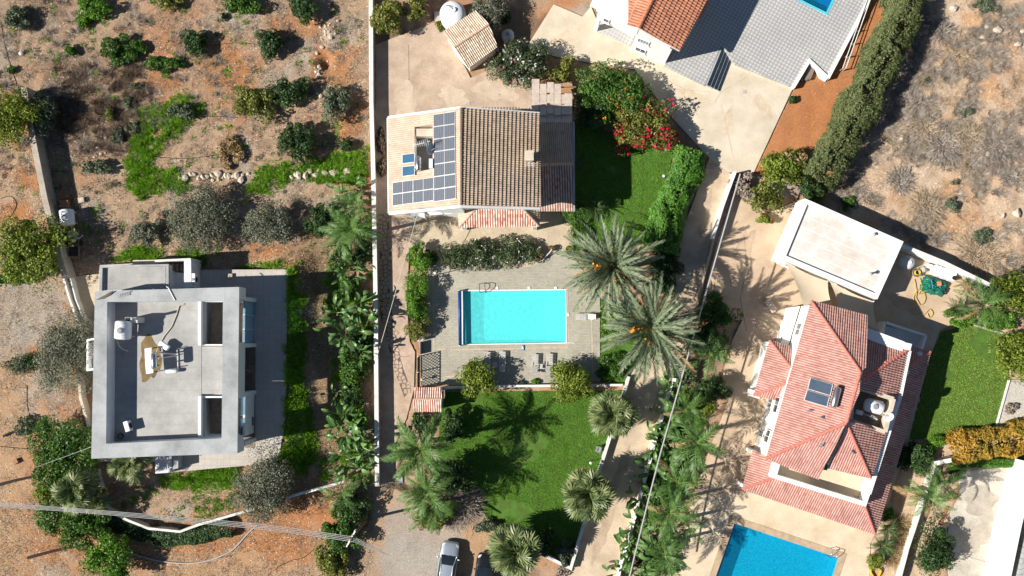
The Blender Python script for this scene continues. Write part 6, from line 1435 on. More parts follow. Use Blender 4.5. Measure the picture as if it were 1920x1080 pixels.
def pot(label, px, py, s, z=ZP, plantm='l_green'):
    c = P(px, py, .4); t = thing('plant_pot', label, 'plant pot', (c.x, c.y, z)); MB().lathe([(.2*s, 0), (.3*s, .35*s), (.34*s, .5*s), (.3*s, .5*s), (.27*s, .42*s)], (c.x, c.y, z), 16).build('pot', MT['pot'], t)
    n = 60; q = unit(n)*.3*s; q[:, 2] = np.abs(q[:, 2])+.5*s; V, F = leaves(q, unit(n)+np.array([0, 0, .5]), .09*s, .5); link(npmesh('foliage', V, F, np.repeat(rng.random(n), 4)), 'foliage', MT[plantm], t)
pot('terracotta pot with a small plant on the terrace right of the white-flowered hedge', 1034, 466, .9); pot('terracotta pot at the terrace corner beside the date palm', 1067, 467, 1.0); pot('round pot in the planter at the end of the white-flowered hedge', 1012, 480, 1.1, plantm='l_drybrown')
c = P(1023, 478, .5); p, q = P(1016, 490, .2), P(1035, 468, .9); o = MB().tube([p, q], .05, 6).build('parasol_pole', MT['gtank'], loc=p); tag(o, 'pale pole leaning across the terrace planter', 'pole')
# antenna and dish in the roof well
c = LP.at(800, 275); t = thing('television_antenna', 'white television antenna on a mast rising from the roof well', 'antenna', (c.x, c.y, 5.5)); MB().tube([(c.x, c.y, 5.5), (c.x, c.y, c.z+1.9)], .035, 6).build('mast', MT['aluminium'], t)
e = Vector((-.97, -.26, 0)); MB().tube([Vector((c.x, c.y, c.z+1.7))-e*.5, Vector((c.x, c.y, c.z+1.7))+e*1.1], .03, 6).build('boom', MT['paintwhite'], t)
for k in range(8):
    q = Vector((c.x, c.y, c.z+1.7))+e*(-.3+.18*k); s = Vector((-e.y, e.x, 0))*(.32-.02*k); MB().tube([q-s, q+s], .016, 5).build('element', MT['paintwhite'], t)
c = LP.at(806, 282); t = thing('satellite_dish', 'white satellite dish at the right rim of the roof well', 'satellite dish', (c.x, c.y, c.z)); Rm = Matrix.Rotation(.9, 3, 'Y') @ Matrix.Rotation(.2, 3, 'X'); MB().lathe([(.02, 0), (.25, .03), (.42, .1), (.5, .16), (.42, .12), (.25, .05), (.02, .02)], (c.x, c.y, c.z+.5), 18, Rm).build('reflector', MT['paintwhite'], t, smooth=True); MB().tube([(c.x, c.y, c.z-.3), (c.x, c.y, c.z+.5)], .04, 6).build('mount', MT['aluminium'], t); MB().tube([(c.x, c.y-.2, c.z+.5), (c.x+.5, c.y, c.z+.8)], .025, 6).build('feed_arm', MT['grey_plastic'], t)
c = LP.at(809, 308); t = thing('air_conditioner', 'white air conditioner at the lower right rim of the roof well', 'air conditioner', (c.x, c.y, c.z-.3)); o = MB().box((c.x, c.y, c.z+.1), (.35, .85, .7)).build('casing', MT['tank'], t); bevel(o, .03, 2); MB().lathe([(.25, 0), (.25, .03)], (c.x-.18, c.y, c.z+.1), 16, Matrix.Rotation(-math.pi/2, 3, 'Y')).build('fan_grille', MT['black'], t)
for lb, q, zz in (('white slanting awning under the left end of the south gable', [(766, 400), (796, 399), (797, 409), (774, 410)], (3.0, 3.0, 2.4, 2.4)), ('bluish white awning strip in front of the south windows', [(800, 397), (858, 392), (858, 400), (806, 404)], (3.1, 3.1, 2.7, 2.7))):
    w = [P(a, b, z) for (a, b), z in zip(q, zz)]; t = thing('awning', lb, 'awning', (w[0].x, w[0].y, 0)); MB().slab(w, .04).build('cloth', MT['white'], t)
    for v in w[2:]: MB().tube([(v.x, v.y, .1), (v.x, v.y, v.z)], .03, 6).build('post', MT['paintwhite'], t)
# ---------------------------------------------------------------- red house: well contents, pigeons
c = P(1640, 762, 5.6); t = thing('water_tank', 'white plastic tank with round lid in the well of the red roof', 'water tank', (c.x, c.y, 4.64)); m = MB(); hcyl(m, Vector((c.x, c.y, 5.45)), 1.35, .62, -.27, dome=.25); m.build('tank_body', MT['tank'], t, smooth=True); MB().lathe([(.25, 0), (.26, .06), (.2, .09)], (c.x-.1, c.y, 6.05), 16).build('lid', MT['grey_plastic'], t)
for k in (-.5, .5): MB().box((c.x+k, c.y-k*.2, 4.75), (.16, 1.0, .3), -.27).build('cradle', MT['cream'], t)
c = P(1663, 780, 5.9); t = thing('satellite_dish', 'white satellite dish at the east corner of the red roof well', 'satellite dish', (c.x, c.y, 5.6)); MB().lathe([(.02, 0), (.25, .03), (.4, .1), (.47, .16), (.4, .12), (.25, .05), (.02, .02)], (c.x, c.y, 6.2), 18, Matrix.Rotation(.5, 3, 'X')).build('reflector', MT['paintwhite'], t, smooth=True); MB().tube([(c.x, c.y, 5.0), (c.x, c.y, 6.2)], .04, 6).build('mount', MT['aluminium'], t); MB().tube([(c.x, c.y, 6.3), (c.x-.4, c.y+.1, 6.5)], .025, 6).build('feed_arm', MT['grey_plastic'], t)
c = P(1620, 776, 5.2); t = thing('pump_unit', 'small pump and pipes on the floor of the red roof well', 'pump', (c.x, c.y, 4.64)); MB().box((c.x-.3, c.y+.1, 4.9), (.5, .4, .5), -.27).build('casing', MT['paintwhite'], t); m = MB(); hcyl(m, Vector((c.x+.9, c.y-.35, 4.95)), .7, .2, -.5); m.build('motor', MT['gtank'], t); MB().tube([(c.x, c.y, 5.0), (c.x+.5, c.y-.2, 5.15), (c.x+1.2, c.y-.5, 5.2)], .05, 6).build('pipe', MT['gtank'], t)
c = V3.at(1722, 663); o = MB().lathe([(.12, 0), (.12, .35), (.2, .38), (.2, .46), (.03, .52)], (c.x, c.y, c.z-.05), 14).build('vent_pipe', MT['gtank'], loc=c); tag(o, 'round metal vent on the shaded veranda roof', 'vent pipe')
c = V3.at(1697, 697); t = thing('flood_lamp', 'white flood lamp on the east parapet of the red roofed house', 'lamp', c); MB().box((c.x-.05, c.y, c.z+.6), (.22, .38, .25), -.27).build('lamp_head', MT['paintwhite'], t); MB().tube([(c.x, c.y, c.z), (c.x, c.y, c.z+.5)], .04, 6).build('arm', MT['gtank'], t)
pgm = mat('pigeon_plumage', (.22, .23, .26), .7, .35, 14, .1, 60, c2=(.06, .06, .075))
def pigeon(label, px, py, pl, ang, dark=False):
    c = pl.at(px, py, .09); t = thing('pigeon', label, 'pigeon', c, 'pigeons on the red roof'); t.rotation_euler.z = ang; n = 10
    sec = [(-.19, .085, .045, .008), (-.13, .095, .05, .02), (-.08, .11, .06, .04), (-.02, .12, .075, .062), (.04, .125, .075, .066), (.09, .145, .06, .058), (.125, .185, .036, .04), (.145, .215, .032, .034), (.17, .225, .028, .03), (.19, .222, .014, .014), (.205, .218, .006, .006), (.218, .214, .002, .002)]
    V = []; F = []
    for x, z, w, h in sec:
        for j in range(n): a = 2*math.pi*j/n; V.append((x, w*math.cos(a), z+h*math.sin(a)))
    for i in range(len(sec)-1):
        for j in range(n): F.append((i*n+j, i*n+(j+1) % n, (i+1)*n+(j+1) % n, (i+1)*n+j))
    F += [tuple(range(n-1, -1, -1)), tuple((len(sec)-1)*n+j for j in range(n))]
    s = 1.35; o = MB().add([Vector(v)*s for v in V], F).build('body', pgm, smooth=True); o.parent = t
    for k in (-1, 1):
        w = MB().add([Vector(q)*s for q in ((.06, k*.06, .16), (-.02, k*.085, .15), (-.12, k*.075, .12), (-.2, k*.03, .1), (-.1, k*.03, .15), (.02, k*.03, .175))], [(0, 1, 2, 3, 4, 5)]).build('wing', pgm); w.parent = t
        MB().tube([(0, k*.035, .10), (.01, k*.035, .03), (.01, k*.035, -.09)], .008, 5).build('leg', MT['orange'], None).parent = t
for lb, x, y, pl, a in (('dark pigeon nearest the collectors on the red roof', 1517, 770, WP, .2), ('grey pigeon just right of the dark one on the red roof', 1541, 782, WP, 3.0), ('pigeon on the south slope of the main red roof', 1540, 834, SP, .9), ('pigeon on the triangular south slope near the roof edge', 1598, 847, S2_, 2.6)): pigeon(lb, x, y, pl, a)
c = P(1548, 873, 5.0); t = thing('roof_gully_cover', 'small dark green sheet at the foot of the roof valley', 'cover', c); MB().slab([P(1543, 869, 5.0), P(1552, 872, 5.05), P(1551, 882, 4.9), P(1543, 881, 4.85)], .04).build('sheet', MT['tarp'], t)
# ---------------------------------------------------------------- utility yard
c = P(1705, 492, 1.3); t = thing('water_tank', 'round off-white tank in the shade beside the garage', 'water tank', (c.x, c.y, ZP)); MB().lathe([(.62, 0), (.66, .3), (.64, .35), (.66, .8), (.6, 1.1), (.4, 1.28), (.05, 1.35)], (c.x, c.y, ZP), 24).build('tank_body', MT['gtank'], t, smooth=True); MB().lathe([(.17, 0), (.17, .07)], (c.x, c.y, ZP+1.33), 14).build('lid', MT['tank'], t)
c = P(1720, 511, .6); t = thing('hose_reel', 'grey tub with a coil of yellow hose in the yard', 'hose reel', (c.x, c.y, ZP)); MB().lathe([(.38, 0), (.44, .5), (.40, .5), (.34, .1)], (c.x, c.y, ZP), 18).build('tub', MT['grey_plastic'], t); m = MB(); m.tube([(c.x+.24*math.cos(a), c.y+.24*math.sin(a), ZP+.35+.012*a) for a in np.linspace(0, 26, 90)], .035, 5); m.build('hose_coil', MT['yellow'], t)
c = P(1731, 505, .6); t = thing('bucket', 'dark bucket with pale lid beside the hose tub', 'bucket', (c.x, c.y, ZP)); MB().lathe([(.26, 0), (.32, .5), (.3, .5)], (c.x, c.y, ZP), 16).build('bucket_body', MT['grey_plastic'], t); MB().box((c.x, c.y, ZP+.53), (.3, .4, .05), .3).build('lid', MT['hose'], t)
c = P(1744, 499, .6); t = thing('jerry_can', 'small white can against the yard wall', 'can', (c.x, c.y, ZP)); o = MB().box((c.x, c.y, ZP+.3), (.7, .4, .6), -.3).build('can_body', MT['tank'], t); bevel(o, .08, 3); MB().lathe([(.07, 0), (.07, .1)], (c.x+.2, c.y, ZP+.6), 10).build('cap', MT['grey_plastic'], t)
c = P(1772, 512, 1.0); t = thing('water_tank', 'white rectangular plastic tank with dark cap against the yard wall', 'water tank', (c.x, c.y, ZP)); o = MB().box((c.x, c.y, ZP+.5), (2.2, .95, 1.0), -.36).build('tank_body', MT['tank'], t); bevel(o, .12, 3); MB().lathe([(.2, 0), (.2, .1), (.05, .12)], P(1789, 521, 1.1), 16).build('cap', MT['black'], t)
for k in (-.6, 0, .6): MB().box((c.x+k*.936, c.y-k*.35, ZP+.5), (.06, 1.0, 1.04), -.36).build('rib', MT['tank'], t)
r_ = np.random.default_rng(5); m = MB(); n = 15; c = P(1754, 536, .6); V = []
for i in range(n):
    for j in range(n):
        u, v = i/(n-1)*2-1, j/(n-1)*2-1; k = 1-.12*abs(u*v)+.06*r_.normal(); e = max(abs(u), abs(v)); z = (.62 if e < .7 else .62*max(0., 1-(e-.7)/.3)**.7)+.07*r_.normal()*(e < .9)
        q = Matrix.Rotation(-.3, 3, 'Z') @ Vector((u*1.25*k, v*.82*k, 0)); V.append((c.x+q.x, c.y+q.y, ZP+.02+max(0, z)))
t = thing('covered_pile', 'pile under a crumpled dark green tarpaulin in the yard', 'tarpaulin', (c.x, c.y, ZP)); m.add(V, [(i*n+j, i*n+j+1, (i+1)*n+j+1, (i+1)*n+j) for i in range(n-1) for j in range(n-1)]); m.build('tarpaulin', MT['tarp'], t)
q = P(1760, 532, .75); MB().box((q.x, q.y, .86), (.36, .42, .16), .2).build('brick_weight', MT['orange'], t)
MB().tube([P(1746, 524, .95), P(1749, 540, .95)], .035, 6).build('strap', MT['bluefloat'], t); MB().tube([P(1761, 538, .9), P(1773, 549, .5)], .035, 6).build('strap', MT['bluefloat'], t)
ground_line('yellow hose trailing in loops over the yard floor', [(1712, 524), (1716, 545), (1716, 560), (1724, 572), (1732, 565), (1730, 550), (1720, 544), (1712, 556), (1716, 580), (1730, 590), (1742, 580), (1748, 588), (1742, 596), (1738, 588)], 'yellow', .03, 'hose', 'hose', z=ZP)
ground_line('second yellow hose running from the tarpaulin to the tub', [(1722, 522), (1727, 538), (1720, 552), (1731, 548), (1742, 536)], 'yellow', .03, 'hose', 'hose', z=ZP)
m = MB(); c = P(1641, 1072, .2); m.tube([(c.x+(.45+.05*math.sin(3*a))*math.cos(a), c.y+(.45+.05*math.sin(3*a))*math.sin(a), ZP+.05+.012*a) for a in np.linspace(0, 26, 110)], .05, 6); tag(m.build('hose_coil', MT['yellow'], loc=c), 'coiled yellow hose at the bottom edge right of the blue pool', 'hose')
t = thing('bench', 'slatted pale bench in the shade of the driveway', 'bench', P(1446, 573, ZP)); a, b = P(1438, 563, .5), P(1453, 584, .5); d = (b-a); s = Vector((-d.y, d.x, 0)).normalized()
for k in (-.22, 0, .22): MB().box((a+b)/2+s*k, (d.length, .17, .05), math.atan2(d.y, d.x)).build('slat', MT['pergola'], t)
for f in (.1, .9):
    q = a.lerp(b, f); MB().box((q.x, q.y, .28), (.08, .5, .4), math.atan2(d.y, d.x)).build('leg', MT['pergola'], t)
# covers and drains
for lb, x, y, w, h in (('square drain cover on the path near the bottom gate', 750, 899, .55, .75), ('dark square manhole on the shaded part of the path', 753, 573, .5, .5), ('small square drain in the pink patio', 935, 178, .3, .3), ('pale rectangular hatch in the patio right of the boundary wall', 879, 194, .3, .35), ('pale square hatch in the cream drive', 1396, 172, .35, .35)):
    c = P(x, y, ZP); t = thing('drain_cover', lb, 'drain cover', (c.x, c.y, ZP)); MB().box((c.x, c.y, ZP+.012), (w, h, .02)).build('plate', MT['brick_dark' if 'dark' in lb or 'drain' in lb else 'concrete'], t); MB().box((c.x, c.y, ZP+.026), (w*.8, h*.8, .012)).build('inset', MT['timber' if 'dark' in lb else 'brick_dark'], t)
# metal gate at the top of the driveway and leaf of the lane gate
lg = thing('slatted_gate', 'small timber gate between the two lane walls by the date palm', 'gate', P(1270, 692, ZP))
for i in range(8):
    a, b = P(1256+i*.5, 682+i*3.2, 1.0), P(1283-i*.6, 686+i*3.2, 1.0); MB().strip([a, b], .09, .9, 1.0).build('slat', MT['hose'], lg)
for x, y in ((1256, 680), (1262, 712)): MB().box((P(x, y, .8).x, P(x, y, .8).y, .8), (.35, .35, 1.5)).build('post', MT['white'], lg)
# ---------------------------------------------------------------- cars
def car(label, px, py, ang, paint):
    c = P(px, py, 0); t = thing('parked_car', label, 'car', (c.x, c.y, .02)); t.rotation_euler.z = ang
    def add(m, nm, mt, par=None, sm=True):
        o = m.build(nm, MT[mt], None, smooth=sm); o.parent = par or t; return o
    st = [(2.22, .60, .38, .60), (2.17, .72, .30, .68), (2.02, .81, .24, .74), (1.7, .86, .2, .82), (1.3, .88, .2, .88), (.95, .89, .2, .95), (.2, .9, .2, .97), (-.8, .9, .2, .98), (-1.5, .89, .2, .99), (-1.9, .86, .24, .97), (-2.12, .80, .28, .92), (-2.2, .72, .34, .82), (-2.24, .6, .42, .7)]
    V = []; F = []; pr = lambda h, a, b: [(-h*.9, a), (-h*.98, a+(b-a)*.3), (-h, a+(b-a)*.62), (-h*.95, b-.06), (-h*.86, b-.005), (-h*.5, b+.035), (0, b+.05), (h*.5, b+.035), (h*.86, b-.005), (h*.95, b-.06), (h, a+(b-a)*.62), (h*.98, a+(b-a)*.3), (h*.9, a)]
    n = 13
    for y, h, a, b in st: V += [(x, y, z) for x, z in pr(h, a, b)]
    for i in range(len(st)-1):
        for j in range(n-1): F.append((i*n+j, i*n+j+1, (i+1)*n+j+1, (i+1)*n+j))
        F.append((i*n+n-1, i*n, (i+1)*n, (i+1)*n+n-1))
    F += [tuple(range(n-1, -1, -1)), tuple((len(st)-1)*n+j for j in range(n))]
    add(MB().add(V, F), 'body', paint)
    def patch(q, bulge, k=5):     # q: four corners, bulged patch
        q = [Vector(v) for v in q]; nn = (q[1]-q[0]).cross(q[3]-q[0]).normalized(); V = []
        if nn.z < 0: nn = -nn
        for i in range(k+1):
            for j in range(k+1):
                u, v = i/k, j/k; V.append((q[0]*(1-u)+q[1]*u)*(1-v)+(q[3]*(1-u)+q[2]*u)*v+nn*bulge*(4*u*(1-u))*.5+nn*bulge*4*v*(1-v)*.5)
        return MB().add(V, [(i*(k+1)+j, (i+1)*(k+1)+j, (i+1)*(k+1)+j+1, i*(k+1)+j+1) for i in range(k) for j in range(k)])
    B = [(-.72, .98, .98), (.72, .98, .98), (.57, .18, 1.40), (-.57, .18, 1.40)]
    ws = add(patch(B, .05), 'windscreen', 'glass'); add(patch([(-.57, .2, 1.41), (.57, .2, 1.41), (.55, -1.45, 1.42), (-.55, -1.45, 1.42)], .05), 'roof', paint)
    add(patch([(-.55, -1.44, 1.41), (.55, -1.44, 1.41), (.68, -2.02, 1.0), (-.68, -2.02, 1.0)], .05), 'rear_window', 'glass')
    for k in (-1, 1):
        add(patch([(k*.80, .9, .98), (k*.80, -1.95, 1.0), (k*.555, -1.45, 1.41), (k*.575, .18, 1.40)], .03), 'side_window', 'glass'); m = MB()
        m.tube([(k*.74, .97, .99), (k*.66, .55, 1.22), (k*.575, .18, 1.42), (k*.56, -.6, 1.45), (k*.555, -1.45, 1.43), (k*.7, -2.0, 1.0)], .035, 6); add(m, 'roof_rail', paint)
        MB_ = MB().box((k*1.0, .72, 1.0), (.2, .12, .14)); o = add(MB_, 'wing_mirror', paint, sm=False); bevel(o, .03, 2)
        add(patch([(k*.46, 2.1, .73), (k*.74, 1.98, .74), (k*.80, 1.72, .83), (k*.58, 1.85, .84)], .015), 'headlight', 'lamp')
        add(MB().box((k*.72, -2.16, .82), (.25, .12, .16)), 'tail_light', 'orange', sm=False)
        for y in (1.35, -1.35):
            w = add(MB().lathe([(.2, -.1), (.3, -.11), (.32, -.06), (.32, .06), (.3, .11), (.2, .1)], (k*.80, y, .31), 20, Matrix.Rotation(math.pi/2, 3, 'Y')), 'wheel', 'rubber'); add(MB().lathe([(.03, -.115), (.2, -.112), (.2, .112), (.03, .115)], (k*.80, y, .31), 12, Matrix.Rotation(math.pi/2, 3, 'Y')), 'rim', 'aluminium', w)
    for x0, x1 in ((-.5, .1), (.05, .55)): add(MB().tube([(x0, 1.0, 1.0), (x1, .92, 1.06)], .012, 5), 'wiper', 'black', ws)
    return t
car('silver hatchback parked nose up at the bottom edge', 840.5, 1056, -.15, 'silver'); car('black car parked half under the fan palm at the bottom edge', 908, 1078, -.13, 'darkpaint')
# ---------------------------------------------------------------- vegetation: single plants
def V(kind, px, py, rx, ry, h, mt, label, **kw):
    tree = kind.endswith('tree'); cat = kw.pop('cat', 'tree' if tree else 'shrub')
    if tree and 'trunk' not in kw: kw['trunk'] = max(.08, min(rx, ry)/PPM*.055)
    return plant(kind, label, cat, px, py, rx, ry, h, MT[mt], **kw)
# dry land on the left
V('shrub', 33, 32, 26, 24, 1.6, 'l_greygreen', 'grey-green shrub in the top left corner')
V('shade_tree', 20, 220, 48, 52, 4.2, 'l_yellow', 'yellow-green tree at the left edge beside the long wall', dens=170, lr=.36)
V('shrub', 82, 212, 31, 36, 2.4, 'l_greygreen', 'silvery shrub growing over the top end of the long wall')
V('shrub', 178, 12, 36, 22, 1.8, 'l_bright', 'bright green shrub at the top edge on the left', lr=.38); V('shrub', 158, 38, 14, 16, .9, 'l_bright', 'small lime shrub just below the bright one at the top edge')
V('shrub', 320, 4, 20, 17, 1.2, 'l_citrus', 'small brownish green bush at the top edge'); V('shrub', 452, 3, 34, 24, 1.8, 'l_green', 'round green bush at the top edge left of the dark one'); V('shrub', 567, 12, 30, 28, 2.0, 'l_dark', 'dense dark green bush at the top edge near the rubble')
V('shrub', 222, 95, 34, 30, 1.3, 'l_green', 'sprawling green vine patch left of the pair', lr=.3, lumps=22, dens=230); V('shrub', 305, 117, 36, 17, .9, 'l_green', 'low flat green vine patch right of the pair', lr=.28, lumps=20, dens=220); V('shrub', 262, 92, 22, 18, .8, 'l_green', 'thin trailing vine between the two green patches', lr=.26, dens=150)
V('shrub', 368, 77, 25, 25, 1.7, 'l_dark', 'round dark shrub casting a short shadow, left of centre top'); V('shrub', 506, 76, 29, 29, 2.0, 'l_dark', 'large dark rounded shrub left of the rubble heap')
V('shrub', 132, 92, 14, 12, .8, 'l_green', 'small green bush at the left of the vines'); V('shrub', 18, 131, 10, 10, .6, 'l_green', 'tiny green bush near the left edge'); V('shrub', 205, 215, 14, 13, .8, 'l_citrus', 'small yellow-green sapling left of the bright weeds'); V('shrub', 238, 190, 11, 12, .7, 'l_greygreen', 'small pale shrub above the bright weeds'); V('shrub', 248, 237, 12, 12, .7, 'l_greygreen', 'small silvery shrub at the left edge of the weeds'); V('shrub', 225, 252, 14, 14, .7, 'l_greygreen', 'low grey-green herb patch beside the weeds'); V('shrub', 258, 160, 14, 7, .5, 'l_greygreen', 'low flat herb on the orange soil above the weeds')
V('shrub', 181, 316, 32, 16, 1.0, 'l_greygreen', 'low grey-green shrub between the long wall and the weeds', lr=.34); V('shrub', 338, 205, 22, 20, 1.3, 'l_greygreen', 'grey-green shrub inside the tall bright weeds'); V('shrub', 420, 30, 8, 8, .5, 'l_dark', 'tiny dark tuft near the top middle left')
V('shrub', 479, 196, 34, 35, 2.3, 'l_citrus', 'bushy olive-green shrub left of the dark double shrub'); V('shrub', 540, 172, 38, 24, 1.7, 'l_dark', 'dark feathery shrub leaning right of the olive-green shrub', rot=.35); V('shrub', 626, 193, 28, 30, 2.2, 'l_greygreen', 'round shrub with long shadow near the boundary wall'); V('shrub', 556, 268, 32, 37, 2.4, 'l_dark', 'dark bushy shrub above the right stone row'); V('shrub', 648, 268, 18, 16, 1.2, 'l_dark', 'dark shrub in the weeds at the boundary wall'); V('shrub', 497, 18, 8, 8, .5, 'l_drybrown', 'dry tuft near the rubble'); V('shrub', 430, 285, 26, 30, .8, 'l_drybrown', 'dry yellow bush left of the dark shrub', lr=.34, dens=140)
V('olive_tree', 272, 432, 29, 30, 2.2, 'l_olive', 'smallest of the three olive trees above the villa', leaf=.09, dens=420); V('olive_tree', 371, 412, 56, 54, 3.4, 'l_olive', 'largest olive tree above the villa', leaf=.09, dens=420); V('olive_tree', 501, 420, 38, 40, 2.6, 'l_olive', 'olive tree above the villa terrace on the right', leaf=.09, dens=420)
V('shrub', 602, 414, 28, 33, 1.9, 'l_dark', 'dark rounded shrub beside the feather palms')
V('shade_tree', 60, 466, 64, 62, 4.4, 'l_yellow', 'big yellow-green tree left of the concrete wall', lr=.34, dens=230); V('shrub', 20, 515, 28, 24, 1.5, 'l_green', 'green bush below the big yellow-green tree')
V('olive_tree', 130, 664, 52, 66, 4.0, 'l_olive', 'wide olive tree against the left wall of the villa', leaf=.09, dens=420); V('shrub', 28, 686, 27, 18, 1.1, 'l_greygreen', 'small grey shrub on the orange patch at the left', leaf=.08, dens=380); V('shrub', 62, 680, 20, 14, .9, 'l_dark', 'dark low bush between the grey shrub and the olive tree')
V('shrub', 52, 799, 22, 18, .9, 'l_greygreen', 'fallen grey shrub with dark log at the left'); V('shade_tree', 116, 852, 58, 66, 4.2, 'l_green', 'round green tree below the olive at the villa corner', lr=.36); V('shrub', 82, 925, 22, 18, 1.6, 'l_yellow', 'yellow-green skirt bush under the round green tree'); V('shade_tree', 140, 975, 58, 48, 3.6, 'l_green', 'green tree below the fan palm at lower left', lr=.36); V('shade_tree', 200, 1048, 48, 44, 3.4, 'l_bright', 'light green tree at the bottom edge, lower left', lr=.32, dens=200)
V('olive_tree', 497, 912, 56, 58, 3.8, 'l_olive', 'olive tree at the lower right corner of the villa terrace', leaf=.09, dens=420)
V('shrub', 640, 1000, 36, 40, 2.6, 'l_green', 'loose green shrub under the power lines', lr=.3, dens=190); V('shrub', 620, 1055, 28, 36, 1.8, 'l_citrus', 'olive-green shrub at the bottom edge beside the track'); V('shrub', 655, 950, 34, 30, 2.2, 'l_dark', 'dark shrub behind the pole beside the path entrance')
# boundary hedge of palms and paddle plants
def banana(px, py, n, s, label, h=1.1, group=None): return palm('paddle_plant', label, 'paddle', px, py, h, int(n*2.2), s*1.1, 'leaf', group=group, tr=.09, cat='plant')
for lb, x, y, n, s in (('paddle-leaved plant at the top of the boundary planting', 668, 355, 10, .95), ('paddle-leaved plant between the two upper feather palms', 645, 372, 8, .9), ('dark paddle-leaved plant below the upper feather palm', 655, 505, 11, 1.0), ('pale paddle-leaved plant leaning over the dry grass', 632, 590, 12, 1.0), ('broad paddle-leaved plant against the wall opposite the pool', 668, 575, 11, 1.05), ('paddle-leaved plant with silvery leaves level with the pool end', 650, 625, 13, 1.1), ('paddle-leaved plant overhanging the boundary wall coping', 685, 605, 9, .95), ('low paddle-leaved plant with red-tipped leaves', 672, 660, 9, .85), ('single small paddle plant on the sunlit dry patch', 630, 742, 7, .55), ('large paddle-leaved plant left of the gate canopy', 648, 812, 14, 1.1), ('paddle-leaved plant touching the wall left of the feather palm', 680, 835, 12, 1.05), ('paddle-leaved plant at the lower end of the boundary wall', 655, 862, 12, 1.0), ('small paddle-leaved plant beside the lower feather palm', 678, 880, 9, .9), ('young paddle-leaved plant behind the shaded bank', 640, 785, 9, .8)): banana(x, y, n, s, lb)
V('shrub', 665, 690, 30, 40, 1.8, 'l_green', 'green shrub filling the boundary planting below the silvery leaves', dens=230); V('shrub', 660, 735, 26, 30, 1.6, 'l_dark', 'dark shrub in the boundary planting level with the gate canopy'); V('shrub', 672, 640, 24, 26, 1.7, 'l_dark', 'dark green fill shrub against the boundary wall'); V('shrub', 655, 545, 26, 24, 1.8, 'l_green', 'bright fern-like shrub in the boundary planting', leaf=.18, asp=.2); V('shrub', 655, 465, 32, 40, 2.0, 'l_dark', 'dark shrub beneath the upper feather palms'); V('shrub', 670, 790, 20, 24, 1.5, 'l_bright', 'bright shrub behind the silver-leaved paddle plant')
palm('feather_palm', 'tall feather palm leaning over the boundary wall above the path', 'queen', 660, 430, 5.2, 19, 1.0, 'frond', tr=.16); palm('feather_palm', 'smaller feather palm at the upper end of the boundary planting', 'queen', 640, 455, 3.6, 15, .8, 'frond', tr=.14); palm('feather_palm', 'feather palm partly hidden at the top of the boundary planting', 'queen', 668, 385, 3.8, 14, .75, 'frond', tr=.14); palm('feather_palm', 'young feather palm where the boundary planting meets the curved wall', 'queen', 640, 925, 3.0, 13, .8, 'frond', tr=.13)
# lower left fan palms
palm('fan_palm', 'fan palm with pale drooping leaves outside the curved wall', 'fan', 143, 920, 4.6, 30, 1.15, 'leaf', tr=.17); palm('fan_palm', 'fan palm peeping out under the villa parapet', 'fan', 240, 868, 4.2, 26, 1.1, 'leaf', tr=.17); palm('fan_palm', 'small fan palm beside the curved wall corner', 'fan', 178, 935, 2.6, 18, .8, 'leaf', tr=.12)
hedge('low_hedge', 'dark low hedge under the curved white wall', [(195, 975), (245, 1000), (300, 1012), (360, 1008), (425, 992)], 34, .9, MT['l_dark'], leaf=.1, wob=.3)
# front of the centre garden
palm('feather_palm', 'large feather palm overhanging the path at the lawn corner', 'queen', 788, 845, 6.4, 36, 1.15, 'frond', tr=.18); palm('feather_palm', 'second feather palm below the large one at the garden entrance', 'queen', 800, 922, 5.0, 32, 1.0, 'frond', tr=.16); palm('feather_palm', 'low feather palm touching the gravel turning area', 'queen', 812, 952, 3.0, 16, .9, 'frond', tr=.12)
V('shrub', 812, 965, 38, 34, 1.8, 'l_citrus', 'olive-green shrub at the edge of the gravel turning area', lr=.34); V('shade_tree', 845, 890, 38, 36, 3.6, 'l_dark', 'dark leafy tree in the shade behind the entrance palms'); V('shrub', 848, 800, 22, 30, 2.2, 'l_dark', 'dark tall shrub at the upper left corner of the lower lawn')
tuft('bare_bush', 'bare grey twiggy bush beside the lower lawn', 'bush', 872, 948, 40, 1.6, MT['l_dry'], n=900, wid=.02); tuft('bare_bush', 'smaller bare twiggy bush above the silver car', 'bush', 850, 975, 24, 1.0, MT['l_dry'], n=500, wid=.02); V('shrub', 915, 985, 24, 14, .9, 'l_greygreen', 'silvery low shrub above the black car'); V('shrub', 785, 795, 18, 26, 1.2, 'l_dark', 'dark shrub under the gate canopy')
V('citrus_tree', 892, 712, 35, 32, 2.8, 'l_yellow', 'rounded yellow-green citrus tree left, beside the loungers', dens=420, lr=.52, leaf=.12); V('citrus_tree', 1072, 715, 34, 34, 2.8, 'l_yellow', 'rounded yellow-green citrus tree right, beside the loungers', dens=420, lr=.52, leaf=.12); V('shrub', 1002, 715, 8, 7, .6, 'l_bright', 'tiny bright plant in the bed between the citrus trees'); V('shrub', 975, 722, 12, 8, .6, 'l_greygreen', 'low grey plant on the bed between the citrus trees')
for lb, x, y, n, h, s in (('fan palm at the upper lane side of the lower lawn', 1148, 778, 52, 3.6, 1.22), ('large pale fan palm at the lane side of the lower lawn', 1103, 924, 60, 3.8, 1.36), ('fan palm over the black car at the bottom edge', 965, 1032, 54, 3.6, 1.38)): palm('fan_palm', lb, 'fan', x, y, h, n, s, 'leaf', tr=.22)
